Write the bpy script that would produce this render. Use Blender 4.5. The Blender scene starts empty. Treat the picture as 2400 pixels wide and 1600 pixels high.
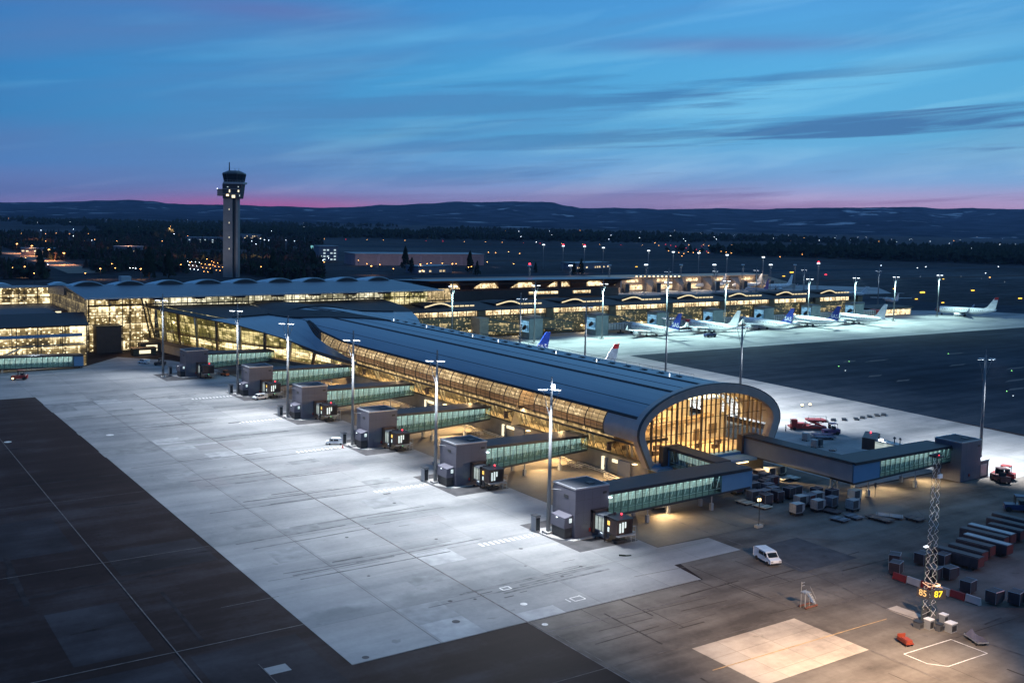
import bpy, math, random
from mathutils import Vector, Matrix
random.seed(11)
rad = math.radians
sc = bpy.context.scene
COL = sc.collection
# ------------------------------------------------------------------ camera (world X = along the far pier, Y = along the near pier, Z up, metres)
CXP, CYP, FPX, HC = 1200.0, 700.0, 2434.2, 52.0
RM = Matrix(((0.82702632, 0.02629875, -0.56154771), (-0.56176015, 0.0764806, -0.8237574), (0.02128372, 0.99672418, 0.07802505)))
cam = bpy.data.cameras.new('camera'); camo = bpy.data.objects.new('camera', cam); COL.objects.link(camo)
m4 = RM.to_4x4(); m4.translation = (0, 0, HC); camo.matrix_world = m4
cam.sensor_width = 36; cam.lens = FPX / 2400 * 36; cam.shift_y = -100 / 2400
cam.clip_start = 1; cam.clip_end = 60000
sc.camera = camo
def G(x, y, z=0.0):                       # photo pixel (2400 px wide) -> point of the horizontal plane z
    w = RM @ Vector((x - CXP, -(y - CYP), -FPX)); t = (z - HC) / w.z
    return (w.x * t, w.y * t)
def PX(X, Y, Z=0.0):
    v = RM.transposed() @ Vector((X, Y, Z - HC)); return (CXP + FPX * v.x / -v.z, CYP - FPX * v.y / -v.z)
# ------------------------------------------------------------------ render settings, world
sc.view_settings.view_transform = 'Standard'; sc.view_settings.look = 'None'
sc.view_settings.exposure = 0.0; sc.view_settings.gamma = 1.0
sc.cycles.use_denoising = True
sc.cycles.max_bounces = 6; sc.cycles.diffuse_bounces = 3; sc.cycles.glossy_bounces = 3
sc.cycles.transparent_max_bounces = 12; sc.cycles.sample_clamp_indirect = 4; sc.cycles.sample_clamp_direct = 30
sc.cycles.use_light_tree = True
W = bpy.data.worlds.new('World'); sc.world = W; W.use_nodes = True
def nn(nt, t, **k):
    n = nt.nodes.new(t)
    for a, b in k.items(): setattr(n, a, b)
    return n
def ramp(nt, fac, stops, interp='LINEAR'):
    n = nn(nt, 'ShaderNodeValToRGB'); n.color_ramp.interpolation = interp
    while len(n.color_ramp.elements) < len(stops): n.color_ramp.elements.new(0.5)
    for e, (p, c) in zip(n.color_ramp.elements, stops): e.position = p; e.color = (*c, 1)
    if fac is not None: nt.links.new(fac, n.inputs[0])
    return n
def math_n(nt, op, a, b=None, c=None, clamp=False):
    n = nn(nt, 'ShaderNodeMath', operation=op); n.use_clamp = clamp
    for i, v in enumerate((a, b, c)):
        if v is None: continue
        if isinstance(v, (int, float)): n.inputs[i].default_value = v
        else: nt.links.new(v, n.inputs[i])
    return n.outputs[0]
def mixc(nt, f, a, b, bt='MIX'):
    n = nn(nt, 'ShaderNodeMixRGB', blend_type=bt)
    for i, v in enumerate((f, a, b)):
        if isinstance(v, (int, float)): n.inputs[i].default_value = v
        elif isinstance(v, tuple): n.inputs[i].default_value = (*v, 1)
        else: nt.links.new(v, n.inputs[i])
    return n.outputs[0]
def build_world():
    nt = W.node_tree; nt.nodes.clear()
    out = nn(nt, 'ShaderNodeOutputWorld'); bg = nn(nt, 'ShaderNodeBackground')
    tc = nn(nt, 'ShaderNodeTexCoord'); sep = nn(nt, 'ShaderNodeSeparateXYZ'); nt.links.new(tc.outputs['Generated'], sep.inputs[0])
    x, y, z = sep.outputs
    el = math_n(nt, 'ARCSINE', z); az = math_n(nt, 'ARCTAN2', x, y)      # azimuth east of +Y; camera looks near 0.6 rad
    eld = math_n(nt, 'MULTIPLY', el, 57.2958)
    # dusk gradient by elevation, slowly bent by a broad noise
    cmb = nn(nt, 'ShaderNodeCombineXYZ')
    tilt = math_n(nt, 'SUBTRACT', eld, math_n(nt, 'MULTIPLY', az, 9.0))
    nt.links.new(math_n(nt, 'MULTIPLY', az, 3.4), cmb.inputs[0]); nt.links.new(math_n(nt, 'MULTIPLY', tilt, 0.60), cmb.inputs[1])
    n1 = nn(nt, 'ShaderNodeTexNoise'); n1.inputs['Scale'].default_value = 1.0; n1.inputs['Detail'].default_value = 7; n1.inputs['Roughness'].default_value = 0.55; n1.inputs['Distortion'].default_value = 0.5
    nt.links.new(cmb.outputs[0], n1.inputs['Vector'])
    cmb2 = nn(nt, 'ShaderNodeCombineXYZ')
    nt.links.new(math_n(nt, 'MULTIPLY_ADD', az, 2.2, 7.3), cmb2.inputs[0]); nt.links.new(math_n(nt, 'MULTIPLY', math_n(nt, 'SUBTRACT', eld, math_n(nt, 'MULTIPLY', az, 3.6)), 0.8), cmb2.inputs[1])
    n2 = nn(nt, 'ShaderNodeTexNoise'); n2.inputs['Scale'].default_value = 1.0; n2.inputs['Detail'].default_value = 8; n2.inputs['Roughness'].default_value = 0.6; n2.inputs['Distortion'].default_value = 0.35
    nt.links.new(cmb2.outputs[0], n2.inputs['Vector'])
    e01 = math_n(nt, 'DIVIDE', eld, 30.0)
    ew = math_n(nt, 'ADD', e01, math_n(nt, 'MULTIPLY', math_n(nt, 'SUBTRACT', n1.outputs['Fac'], 0.5), 0.05))
    base = ramp(nt, ew, [(0.0, (.40, .31, .60)), (0.03, (.30, .35, .66)), (0.075, (.16, .37, .70)), (0.15, (.09, .37, .68)), (0.26, (.075, .36, .70)), (0.39, (.06, .29, .66)), (0.6, (.12, .38, .78)), (1.0, (.13, .36, .70))])
    # brighter toward the right part of the view, darker to the far left
    azf = ramp(nt, math_n(nt, 'MULTIPLY_ADD', az, 0.9, 0.02, clamp=True), [(0.0, (.42, .50, .66)), (0.16, (.62, .72, .86)), (0.42, (.95, .99, 1.02)), (0.8, (1.6, 1.35, 1.22)), (1.0, (1.6, 1.3, 1.15))])
    c1 = mixc(nt, 1.0, base.outputs[0], azf.outputs[0], 'MULTIPLY')
    # cirrus: pale streaks and slate-blue bands
    hi = ramp(nt, n1.outputs['Fac'], [(0.50, (0, 0, 0)), (0.72, (1, 1, 1))])
    c2 = mixc(nt, math_n(nt, 'MULTIPLY', hi.outputs[0], 0.62), c1, mixc(nt, 1.0, c1, (2.3, 1.5, 1.2), 'MULTIPLY'))
    lo = ramp(nt, n2.outputs['Fac'], [(0.51, (0, 0, 0)), (0.60, (1, 1, 1))])
    azm = ramp(nt, az, [(0.35, (.12, .12, .12)), (0.62, (.45, .45, .45)), (0.85, (1, 1, 1))])
    c3 = mixc(nt, math_n(nt, 'MULTIPLY', math_n(nt, 'MULTIPLY', lo.outputs[0], math_n(nt, 'MULTIPLY', azm.outputs[0], ramp(nt, math_n(nt, 'DIVIDE', eld, 12.0), [(0.0, (1, 1, 1)), (.58, (1, 1, 1)), (.72, (.12, .12, .12))]).outputs[0])), 0.78), c2, mixc(nt, 0.5, mixc(nt, 1.0, c2, (.5, .42, .58), 'MULTIPLY'), (.05, .105, .29)))
    # pink afterglow close to the ridge: two patches
    def patch(a0, wa, e0, we):
        da = math_n(nt, 'DIVIDE', math_n(nt, 'SUBTRACT', az, a0), wa); de = math_n(nt, 'DIVIDE', math_n(nt, 'SUBTRACT', eld, e0), we)
        s = math_n(nt, 'ADD', math_n(nt, 'MULTIPLY', da, da), math_n(nt, 'MULTIPLY', de, de))
        return math_n(nt, 'EXPONENT', math_n(nt, 'MULTIPLY', s, -1.0))
    p1 = math_n(nt, 'MULTIPLY', patch(0.37, 0.13, 0.25, 0.62), 0.85)
    c4 = mixc(nt, p1, c3, (.62, .12, .36))
    p2 = math_n(nt, 'MULTIPLY', patch(1.0, 0.36, 0.6, 1.0), 0.62)
    n4 = nn(nt, 'ShaderNodeTexNoise'); n4.inputs['Scale'].default_value = 1.0; n4.inputs['Detail'].default_value = 5; cm4 = nn(nt, 'ShaderNodeCombineXYZ'); nt.links.new(math_n(nt, 'MULTIPLY', az, 1.6), cm4.inputs[0]); nt.links.new(math_n(nt, 'MULTIPLY', tilt, .28), cm4.inputs[1]); cm4.inputs[2].default_value = 9.1; nt.links.new(cm4.outputs[0], n4.inputs['Vector'])
    lav = ramp(nt, n4.outputs['Fac'], [(.46, (0, 0, 0)), (.68, (1, 1, 1))]); c4 = mixc(nt, math_n(nt, 'MULTIPLY', lav.outputs[0], .50), c4, (.13, .22, .48))
    c5 = mixc(nt, p2, c4, (.80, .42, .66))
    p3 = math_n(nt, 'MULTIPLY', math_n(nt, 'ADD', patch(0.37, 0.09, 10.5, 0.55), patch(0.80, 0.13, 9.3, 0.45)), 0.45)
    c6 = mixc(nt, p3, c5, (.17, .16, .42))
    below = ramp(nt, math_n(nt, 'MULTIPLY_ADD', eld, 0.25, 0.5, clamp=True), [(0.25, (0.06, .06, .08)), (0.5, (1, 1, 1))])
    c7 = mixc(nt, 1.0, c6, below.outputs[0], 'MULTIPLY')
    nt.links.new(c7, bg.inputs['Color']); bg.inputs['Strength'].default_value = 0.92
    nt.links.new(bg.outputs[0], out.inputs[0])
build_world()
# ------------------------------------------------------------------ materials
MATS = {}
def mat(name, col, rough=0.6, metal=0.0, var=0.12, vscale=0.6, detail=4, emit=None, estr=0.0, spec=0.5, bump=0.0, col2=None, sample=False, stretch=(1, 1, 1)):
    if name in MATS: return MATS[name]
    m = bpy.data.materials.new(name); m.use_nodes = True; nt = m.node_tree; b = nt.nodes['Principled BSDF']
    b.inputs['Roughness'].default_value = rough; b.inputs['Metallic'].default_value = metal; b.inputs['Specular IOR Level'].default_value = spec
    tc = nn(nt, 'ShaderNodeTexCoord'); mp = nn(nt, 'ShaderNodeMapping'); mp.inputs['Scale'].default_value = stretch; nt.links.new(tc.outputs['Object'], mp.inputs[0])
    no = nn(nt, 'ShaderNodeTexNoise'); no.inputs['Scale'].default_value = vscale; no.inputs['Detail'].default_value = detail; nt.links.new(mp.outputs[0], no.inputs['Vector'])
    a = tuple(max(0, c * (1 - var)) for c in col); d = col2 or tuple(min(1, c * (1 + var)) for c in col)
    r = ramp(nt, no.outputs['Fac'], [(0.32, a), (0.68, d)]); nt.links.new(r.outputs[0], b.inputs['Base Color'])
    if bump:
        bp = nn(nt, 'ShaderNodeBump'); bp.inputs['Strength'].default_value = bump; nt.links.new(no.outputs['Fac'], bp.inputs['Height']); nt.links.new(bp.outputs[0], b.inputs['Normal'])
    if emit:
        b.inputs['Emission Color'].default_value = (*emit, 1); b.inputs['Emission Strength'].default_value = estr
        if not sample: m.cycles.emission_sampling = 'NONE'
    MATS[name] = m; return m
def lit(name, dark, mid, bright, strength=1.0, scale=(0.5, 0.5, 0.5), big=0.12, floors=None, thr=(0.3, 0.55, 0.72), bay=3.1):
    # painted glow of a lit interior: bright and dim bays, ceiling lamps, furniture silhouettes
    if name in MATS: return MATS[name]
    m = bpy.data.materials.new(name); m.use_nodes = True; nt = m.node_tree; b = nt.nodes['Principled BSDF']
    b.inputs['Base Color'].default_value = (.1, .08, .05, 1); b.inputs['Roughness'].default_value = .8
    tc = nn(nt, 'ShaderNodeTexCoord'); sp = nn(nt, 'ShaderNodeSeparateXYZ'); nt.links.new(tc.outputs['Object'], sp.inputs[0])
    u = math_n(nt, 'ADD', sp.outputs[0], math_n(nt, 'MULTIPLY', sp.outputs[1], .83)); z = sp.outputs[2]
    fh, fo = (floors[0], floors[1]) if floors else (3.4, .2)
    zz = math_n(nt, 'DIVIDE', math_n(nt, 'SUBTRACT', z, fo), fh); fr = math_n(nt, 'FRACT', zz)
    def wn(a, c, k):
        cm = nn(nt, 'ShaderNodeCombineXYZ'); nt.links.new(math_n(nt, 'FLOOR', a), cm.inputs[0]); nt.links.new(math_n(nt, 'FLOOR', c), cm.inputs[1]); cm.inputs[2].default_value = k
        w = nn(nt, 'ShaderNodeTexWhiteNoise'); w.noise_dimensions = '3D'; nt.links.new(cm.outputs[0], w.inputs['Vector']); return w.outputs['Value']
    r1 = wn(math_n(nt, 'DIVIDE', u, bay), zz, 1.5); r2 = wn(math_n(nt, 'DIVIDE', u, bay * .27), math_n(nt, 'MULTIPLY', zz, 3), 4.5); r3 = wn(math_n(nt, 'DIVIDE', u, bay * 4.1), zz, 7.5)
    cm = nn(nt, 'ShaderNodeCombineXYZ'); nt.links.new(u, cm.inputs[0]); nt.links.new(math_n(nt, 'MULTIPLY', z, 1.8), cm.inputs[1])
    n2 = nn(nt, 'ShaderNodeTexNoise'); n2.inputs['Scale'].default_value = 1.1; n2.inputs['Detail'].default_value = 4; nt.links.new(cm.outputs[0], n2.inputs['Vector'])
    n1 = nn(nt, 'ShaderNodeTexNoise'); n1.inputs['Scale'].default_value = big; n1.inputs['Detail'].default_value = 2; nt.links.new(cm.outputs[0], n1.inputs['Vector'])
    up = ramp(nt, fr, [(0.0, (0, 0, 0)), (.06, (.42, .42, .42)), (.30, (.30, .30, .30)), (.62, (.5, .5, .5)), (.80, (.62, .62, .62)), (.84, (1, 1, 1)), (.92, (.9, .9, .9)), (.95, (.1, .1, .1))])
    f = math_n(nt, 'MULTIPLY', r1, .20)
    for q, k in ((r2, .14), (r3, .14), (n2.outputs['Fac'], .16), (n1.outputs['Fac'], .22), (up.outputs[0], .26)): f = math_n(nt, 'ADD', f, math_n(nt, 'MULTIPLY', q, k))
    vd = nn(nt, 'ShaderNodeTexVoronoi'); vd.voronoi_dimensions = '2D'; vd.inputs['Scale'].default_value = .55; nt.links.new(cm.outputs[0], vd.inputs['Vector'])
    dots = ramp(nt, vd.outputs['Distance'], [(0.0, (1, 1, 1)), (.14, (1, 1, 1)), (.22, (0, 0, 0))]); f = math_n(nt, 'ADD', f, math_n(nt, 'MULTIPLY', math_n(nt, 'MULTIPLY', dots.outputs[0], .30), math_n(nt, 'GREATER_THAN', r2, .45)))
    post = math_n(nt, 'LESS_THAN', math_n(nt, 'FRACT', math_n(nt, 'DIVIDE', u, bay * 2.35)), .07); f = math_n(nt, 'SUBTRACT', f, math_n(nt, 'MULTIPLY', post, .16))
    r = ramp(nt, f, [(thr[0], dark), (thr[1], mid), (thr[2], bright)])
    nt.links.new(r.outputs[0], b.inputs['Emission Color']); b.inputs['Emission Strength'].default_value = strength
    m.cycles.emission_sampling = 'NONE'; MATS[name] = m; return m
def glass(name, tint=(.85, .95, .92), refl=0.10, rough=0.05, fk=.35):
    if name in MATS: return MATS[name]
    m = bpy.data.materials.new(name); m.use_nodes = True; nt = m.node_tree; nt.nodes.clear()
    o = nn(nt, 'ShaderNodeOutputMaterial'); t = nn(nt, 'ShaderNodeBsdfTransparent'); t.inputs[0].default_value = (*tint, 1)
    g = nn(nt, 'ShaderNodeBsdfGlossy'); g.inputs['Color'].default_value = (.8, .9, 1, 1); g.inputs['Roughness'].default_value = rough
    mx = nn(nt, 'ShaderNodeMixShader'); fr = nn(nt, 'ShaderNodeLayerWeight'); fr.inputs[0].default_value = 0.25
    f = math_n(nt, 'MULTIPLY_ADD', fr.outputs['Fresnel'], fk, refl, clamp=True)
    nt.links.new(f, mx.inputs[0]); nt.links.new(t.outputs[0], mx.inputs[1]); nt.links.new(g.outputs[0], mx.inputs[2]); nt.links.new(mx.outputs[0], o.inputs[0])
    MATS[name] = m; return m
def glow(name, col, s, sample=False):
    return mat(name, tuple(min(.8, c) for c in col), 0.5, emit=col, estr=s, var=0, sample=sample)
def ground_mat(name, a, b, c, joints=None, streak=0.5, rough=0.75, scale=0.02, tint=None, spec=0.06, bands=None):
    # paving: large blotches, tyre streaks running along X, fine grain, optional slab joints
    m = bpy.data.materials.new(name); m.use_nodes = True; nt = m.node_tree; p = nt.nodes['Principled BSDF']
    p.inputs['Roughness'].default_value = rough; p.inputs['Specular IOR Level'].default_value = spec
    tc = nn(nt, 'ShaderNodeTexCoord'); O = tc.outputs['Object']
    def noise(sc_, det, st=(1, 1, 1), ro=0.55):
        mp = nn(nt, 'ShaderNodeMapping'); mp.inputs['Scale'].default_value = st; nt.links.new(O, mp.inputs[0])
        n = nn(nt, 'ShaderNodeTexNoise'); n.inputs['Scale'].default_value = sc_; n.inputs['Detail'].default_value = det; n.inputs['Roughness'].default_value = ro; nt.links.new(mp.outputs[0], n.inputs['Vector']); return n.outputs['Fac']
    big = noise(scale, 5); st = noise(0.05, 7, (0.35, 3.5, 1), 0.6); fine = noise(1.4, 6); mid = noise(.16, 5)
    f = math_n(nt, 'ADD', math_n(nt, 'MULTIPLY', big, 0.5), math_n(nt, 'ADD', math_n(nt, 'MULTIPLY', st, streak * 0.6), math_n(nt, 'ADD', math_n(nt, 'MULTIPLY', fine, 0.12), math_n(nt, 'MULTIPLY', mid, 0.25))))
    mean = 0.25 + streak * 0.3 + 0.06 + 0.125
    r = ramp(nt, f, [(mean - 0.13, a), (mean, b), (mean + 0.13, c)]); col = r.outputs[0]
    if bands:                            # rubber and oil carried in along each stand's lead-in line
        sp = nn(nt, 'ShaderNodeSeparateXYZ'); nt.links.new(O, sp.inputs[0]); wob = math_n(nt, 'MULTIPLY', math_n(nt, 'SUBTRACT', mid, .5), 9.0)
        fy = math_n(nt, 'ABSOLUTE', math_n(nt, 'SUBTRACT', math_n(nt, 'FRACT', math_n(nt, 'DIVIDE', math_n(nt, 'SUBTRACT', math_n(nt, 'ADD', sp.outputs[1], wob), bands[0]), bands[1])), .5))
        bd = ramp(nt, fy, [(0.0, (.60, .63, .64)), (.05, (.74, .76, .77)), (.10, (1, 1, 1)), (.5, (1, 1, 1))]); st2 = ramp(nt, st, [(.40, (0, 0, 0)), (.60, (1, 1, 1))])
        col = mixc(nt, st2.outputs[0], col, mixc(nt, 1.0, col, bd.outputs[0], 'MULTIPLY'))
    if joints:
        br = nn(nt, 'ShaderNodeTexBrick'); br.offset = 0.0; br.squash = 1.0
        br.inputs['Color1'].default_value = (1, 1, 1, 1); br.inputs['Color2'].default_value = (.78, .80, .83, 1); br.inputs['Mortar'].default_value = (.60, .60, .60, 1)
        br.inputs['Scale'].default_value = 1.0; br.inputs['Brick Width'].default_value = joints; br.inputs['Row Height'].default_value = joints; br.inputs['Mortar Size'].default_value = 0.06; br.inputs['Mortar Smooth'].default_value = 0.2
        mp = nn(nt, 'ShaderNodeMapping'); mp.inputs['Location'].default_value = (-0.9 - 0, -6.1, 0); nt.links.new(O, mp.inputs[0]); nt.links.new(mp.outputs[0], br.inputs['Vector'])
        col = mixc(nt, 0.75, col, mixc(nt, 1.0, col, br.outputs['Color'], 'MULTIPLY'))
    spot = ramp(nt, noise(.35, 3), [(0.68, (1, 1, 1)), (0.74, (.72, .72, .72))]); col = mixc(nt, 1.0, col, spot.outputs[0], 'MULTIPLY')
    nt.links.new(col, p.inputs['Base Color']); MATS[name] = m; return m
M = dict(
 asphalt=ground_mat('asphalt', (.013, .008, .008), (.022, .014, .014), (.042, .036, .040), streak=.8, scale=.03),
 tarmac=ground_mat('light_warmed_tarmac', (.070, .062, .056), (.125, .112, .10), (.18, .165, .148), streak=1.0, scale=.04),  # browner, paler than asphalt: the warm light is put into the colour
 concrete=ground_mat('concrete', (.21, .22, .225), (.30, .305, .305), (.38, .385, .38), joints=12.5, bands=(138.6, 37.4), streak=.8, scale=.03),
 grass=ground_mat('infield_grass', (.006, .014, .026), (.015, .027, .044), (.032, .046, .066), streak=1.0, scale=.012, rough=.95),
 earth=ground_mat('dark_land', (.014, .016, .020), (.026, .030, .036), (.075, .088, .10), streak=1.2, scale=.0022, rough=1.0),
 patch=mat('dark_patch', (.075, .075, .08), .85, var=.25, vscale=.5, spec=.2), pale=ground_mat('pale_concrete', (.30, .26, .22), (.46, .40, .33), (.56, .50, .42), joints=6.1, streak=.9, scale=.08),
 paint=mat('white_paint', (.62, .62, .60), .7, var=.25, vscale=1.2, spec=.2), paintw=mat('worn_line_paint', (.11, .10, .10), .8, var=.4, vscale=.8, spec=.2), painto=mat('faded_orange_paint', (.42, .28, .13), .7, var=.3, vscale=1.0),
 kerb=mat('kerb_stone', (.33, .33, .32), .8, var=.2), road=ground_mat('service_road', (.13, .115, .095), (.17, .15, .125), (.22, .195, .165), streak=.5, scale=.05),
 boxw=mat('blue_grey_panel', (.092, .093, .122), .55, var=.06, vscale=.3), boxr=mat('bitumen_roof', (.07, .075, .085), .8, var=.2), rim=mat('zinc_rim', (.45, .45, .47), .4, .6),
 bridgeroof=mat('bridge_roof_dark', (.028, .030, .036), .6, var=.15), dark=mat('dark_steel', (.035, .037, .042), .5, .3), steel=mat('painted_steel', (.32, .34, .36), .45, .4), white=mat('white_steel', (.75, .76, .76), .45),
 mast=mat('galvanised_mast', (.15, .165, .18), .5, .2, var=.08), brownp=mat('brown_panel', (.085, .055, .042), .55), cabp=mat('dark_brown_cab', (.055, .034, .030), .5, var=.15), 
 wall=mat('beige_wall', (.36, .31, .22), .7, var=.12), wallg=mat('olive_wall', (.12, .095, .05), .7, var=.15), plinth=mat('light_plinth', (.42, .40, .34), .7), 
 ring=mat('ring_metal', (.36, .31, .29), .5, .25, var=.08), gutter=mat('gutter_metal', (.060, .050, .042), .5, .4, var=.2, stretch=(1, .15, 1)),
 mull=mat('bronze_mullion', (.22, .15, .08), .5, .3), mulld=mat('dark_mullion', (.05, .045, .035), .5, .3), tmull=mat('green_grey_mullion', (.055, .10, .095), .5, .3),
 column=mat('cream_column', (.75, .70, .58), .5), floor=mat('honey_floor', (.50, .36, .20), .4, var=.2), ceil=mat('cream_ceiling', (.62, .52, .36), .6, var=.1),
 black=mat('black_roof', (.012, .011, .014), .75, var=.2, vscale=.2), wood=mat('dark_timber', (.14, .055, .03), .6, var=.3), termroof=mat('terminal_roof', (.085, .115, .15), .42, .35, var=.12, vscale=.2),
 vault=mat('vault_skin', (.34, .46, .52), .38, .3, var=.12), bluepanel=mat('sky_tinted_panel', (.10, .22, .36), .5, var=.04), lpanel=mat('light_grey_panel', (.24, .25, .26), .6, var=.05),  # bluepanel: reflected sky blue is painted into its base colour
 red=mat('red_paint', (.30, .025, .02), .45), orange=mat('orange_paint', (.55, .13, .05), .5), navy=mat('navy_paint', (.02, .03, .09), .4), purple=mat('violet_paint', (.10, .05, .13), .45),
 tyre=mat('tyre', (.02, .02, .02), .85), carwhite=mat('white_van_paint', (.72, .74, .75), .25), carglass=mat('dark_glass', (.02, .025, .03), .1), alum=mat('scuffed_aluminium', (.40, .39, .38), .45, .5, var=.2, vscale=2), tarp=mat('grey_tarpaulin', (.09, .09, .13), .8),
 plane=mat('aircraft_white', (.78, .79, .78), .35), planered=mat('aircraft_red', (.50, .02, .02), .35), planeblue=mat('aircraft_blue', (.012, .045, .30), .35), planegrey=mat('aircraft_grey', (.40, .42, .44), .4),
 trunk=mat('bark', (.05, .035, .025), .9), leaf=mat('spruce_needles', (.020, .028, .018), 1.0, var=.5, vscale=.4, spec=.05), leafb=mat('bare_twigs', (.035, .026, .024), 1.0, var=.5, vscale=.4, spec=.05),
 tower=mat('tower_concrete', (.20, .19, .19), .7, var=.15, vscale=.2), towerd=mat('tower_dark_panel', (.035, .035, .04), .4),
 concrete2=mat('cast_concrete', (.42, .38, .31), .8, var=.15), farwall=mat('sandy_wall', (.52, .36, .24), .7, var=.1), farroof=mat('far_roof', (.20, .17, .15), .8), hangar=mat('hangar_cladding', (.13, .13, .17), .7, stretch=(1, 1, .1)),
 jbwall=mat('green_bridge_wall', (.20, .26, .25), .5), crate=mat('dull_container', (.06, .040, .045), .6, .2, var=.3, vscale=.7), crateg=mat('grey_container', (.15, .16, .19), .5, .4, var=.25, vscale=.9), creddoor=mat('red_curtain', (.11, .022, .018), .7, var=.3), cdark=mat('container_door_dark', (.05, .045, .05), .6),
 glassend=glass('end_glass', (.98, .96, .90), .01), glassband=glass('band_glass', (.92, .89, .83), .03, fk=.08), glassside=glass('side_glass', (.85, .80, .65), .04), glasstq=glass('bridge_glass', (.86, .97, .95), .05),
)
teal = lit('bridge_interior_teal', (.22, .265, .26), (.36, .43, .415), (.52, .60, .58), 1.0, (.25, .25, 1.6), .12, thr=(.25, .5, .8))
hall = lit('hall_interior', (.045, .040, .010), (.25, .22, .07), (1.6, 1.35, .75), 1.0, big=.10, floors=(4.0, 3.9, 0), thr=(.36, .56, .80), bay=3.4)
termi = lit('terminal_interior', (.045, .030, .010), (.36, .25, .095), (2.3, 1.9, 1.15), 1.0, (.30, .30, .75), .10, floors=(3.2, 0.3, 0), thr=(.36, .53, .76))
termup = lit('terminal_upper_interior', (.06, .055, .030), (.38, .35, .22), (1.7, 1.55, 1.1), 1.0, (.25, .25, .8), .07, floors=(3.0, 16.6, 0), thr=(.34, .54, .74), bay=5.2)
farwin = lit('far_window_interior', (.08, .05, .02), (.75, .52, .25), (2.1, 1.7, 1.05), 1.0, (.30, .30, .8), .10, floors=(2.0, 9.7, 0), thr=(.30, .5, .72), bay=2.2)
fardim = lit('far_dim_interior', (.010, .015, .011), (.035, .040, .022), (.80, .60, .28), 1.0, (.30, .30, .8), .10, thr=(.36, .60, .84))
GL = dict(lamp=glow('lamp_white', (.85, .93, 1), 9), lampc=glow('lamp_cool', (.80, .92, 1), 3.0), bright=glow('lamp_glare', (.85, .92, 1), 60), red=glow('beacon_red', (1, .03, .05), 7), green=glow('signal_green', (.1, 1, .3), 4), warm=glow('lamp_warm', (1, .72, .35), 3.5), yellow=glow('sign_yellow', (1, .68, .03), 1.1), yd=glow('sign_yellow_dim', (.75, .50, .2), .55),
 sodium=glow('street_sodium', (1, .42, .10), 14), swhite=glow('street_white', (.8, .9, 1), 14), taxi=glow('taxi_sign', (1, .55, .05), 2.6), tgreen=glow('taxiway_green', (.3, 1, .25), 8), winw=glow('cab_window', (.72, .85, .78), .75), winy=glow('yellow_window', (1, .6, .12), 1.1), strip=glow('cool_tube', (.75, 1, .92), 1.6), slot=glow('lit_slot', (1, .85, .55), 1.3), skyl=glow('skylight_glow', (1, .75, .40), 1.0), blue=glow('screen_blue', (.20, .50, .95), .55), tealp=glow('teal_screen', (.25, .6, .55), .7))
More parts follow.
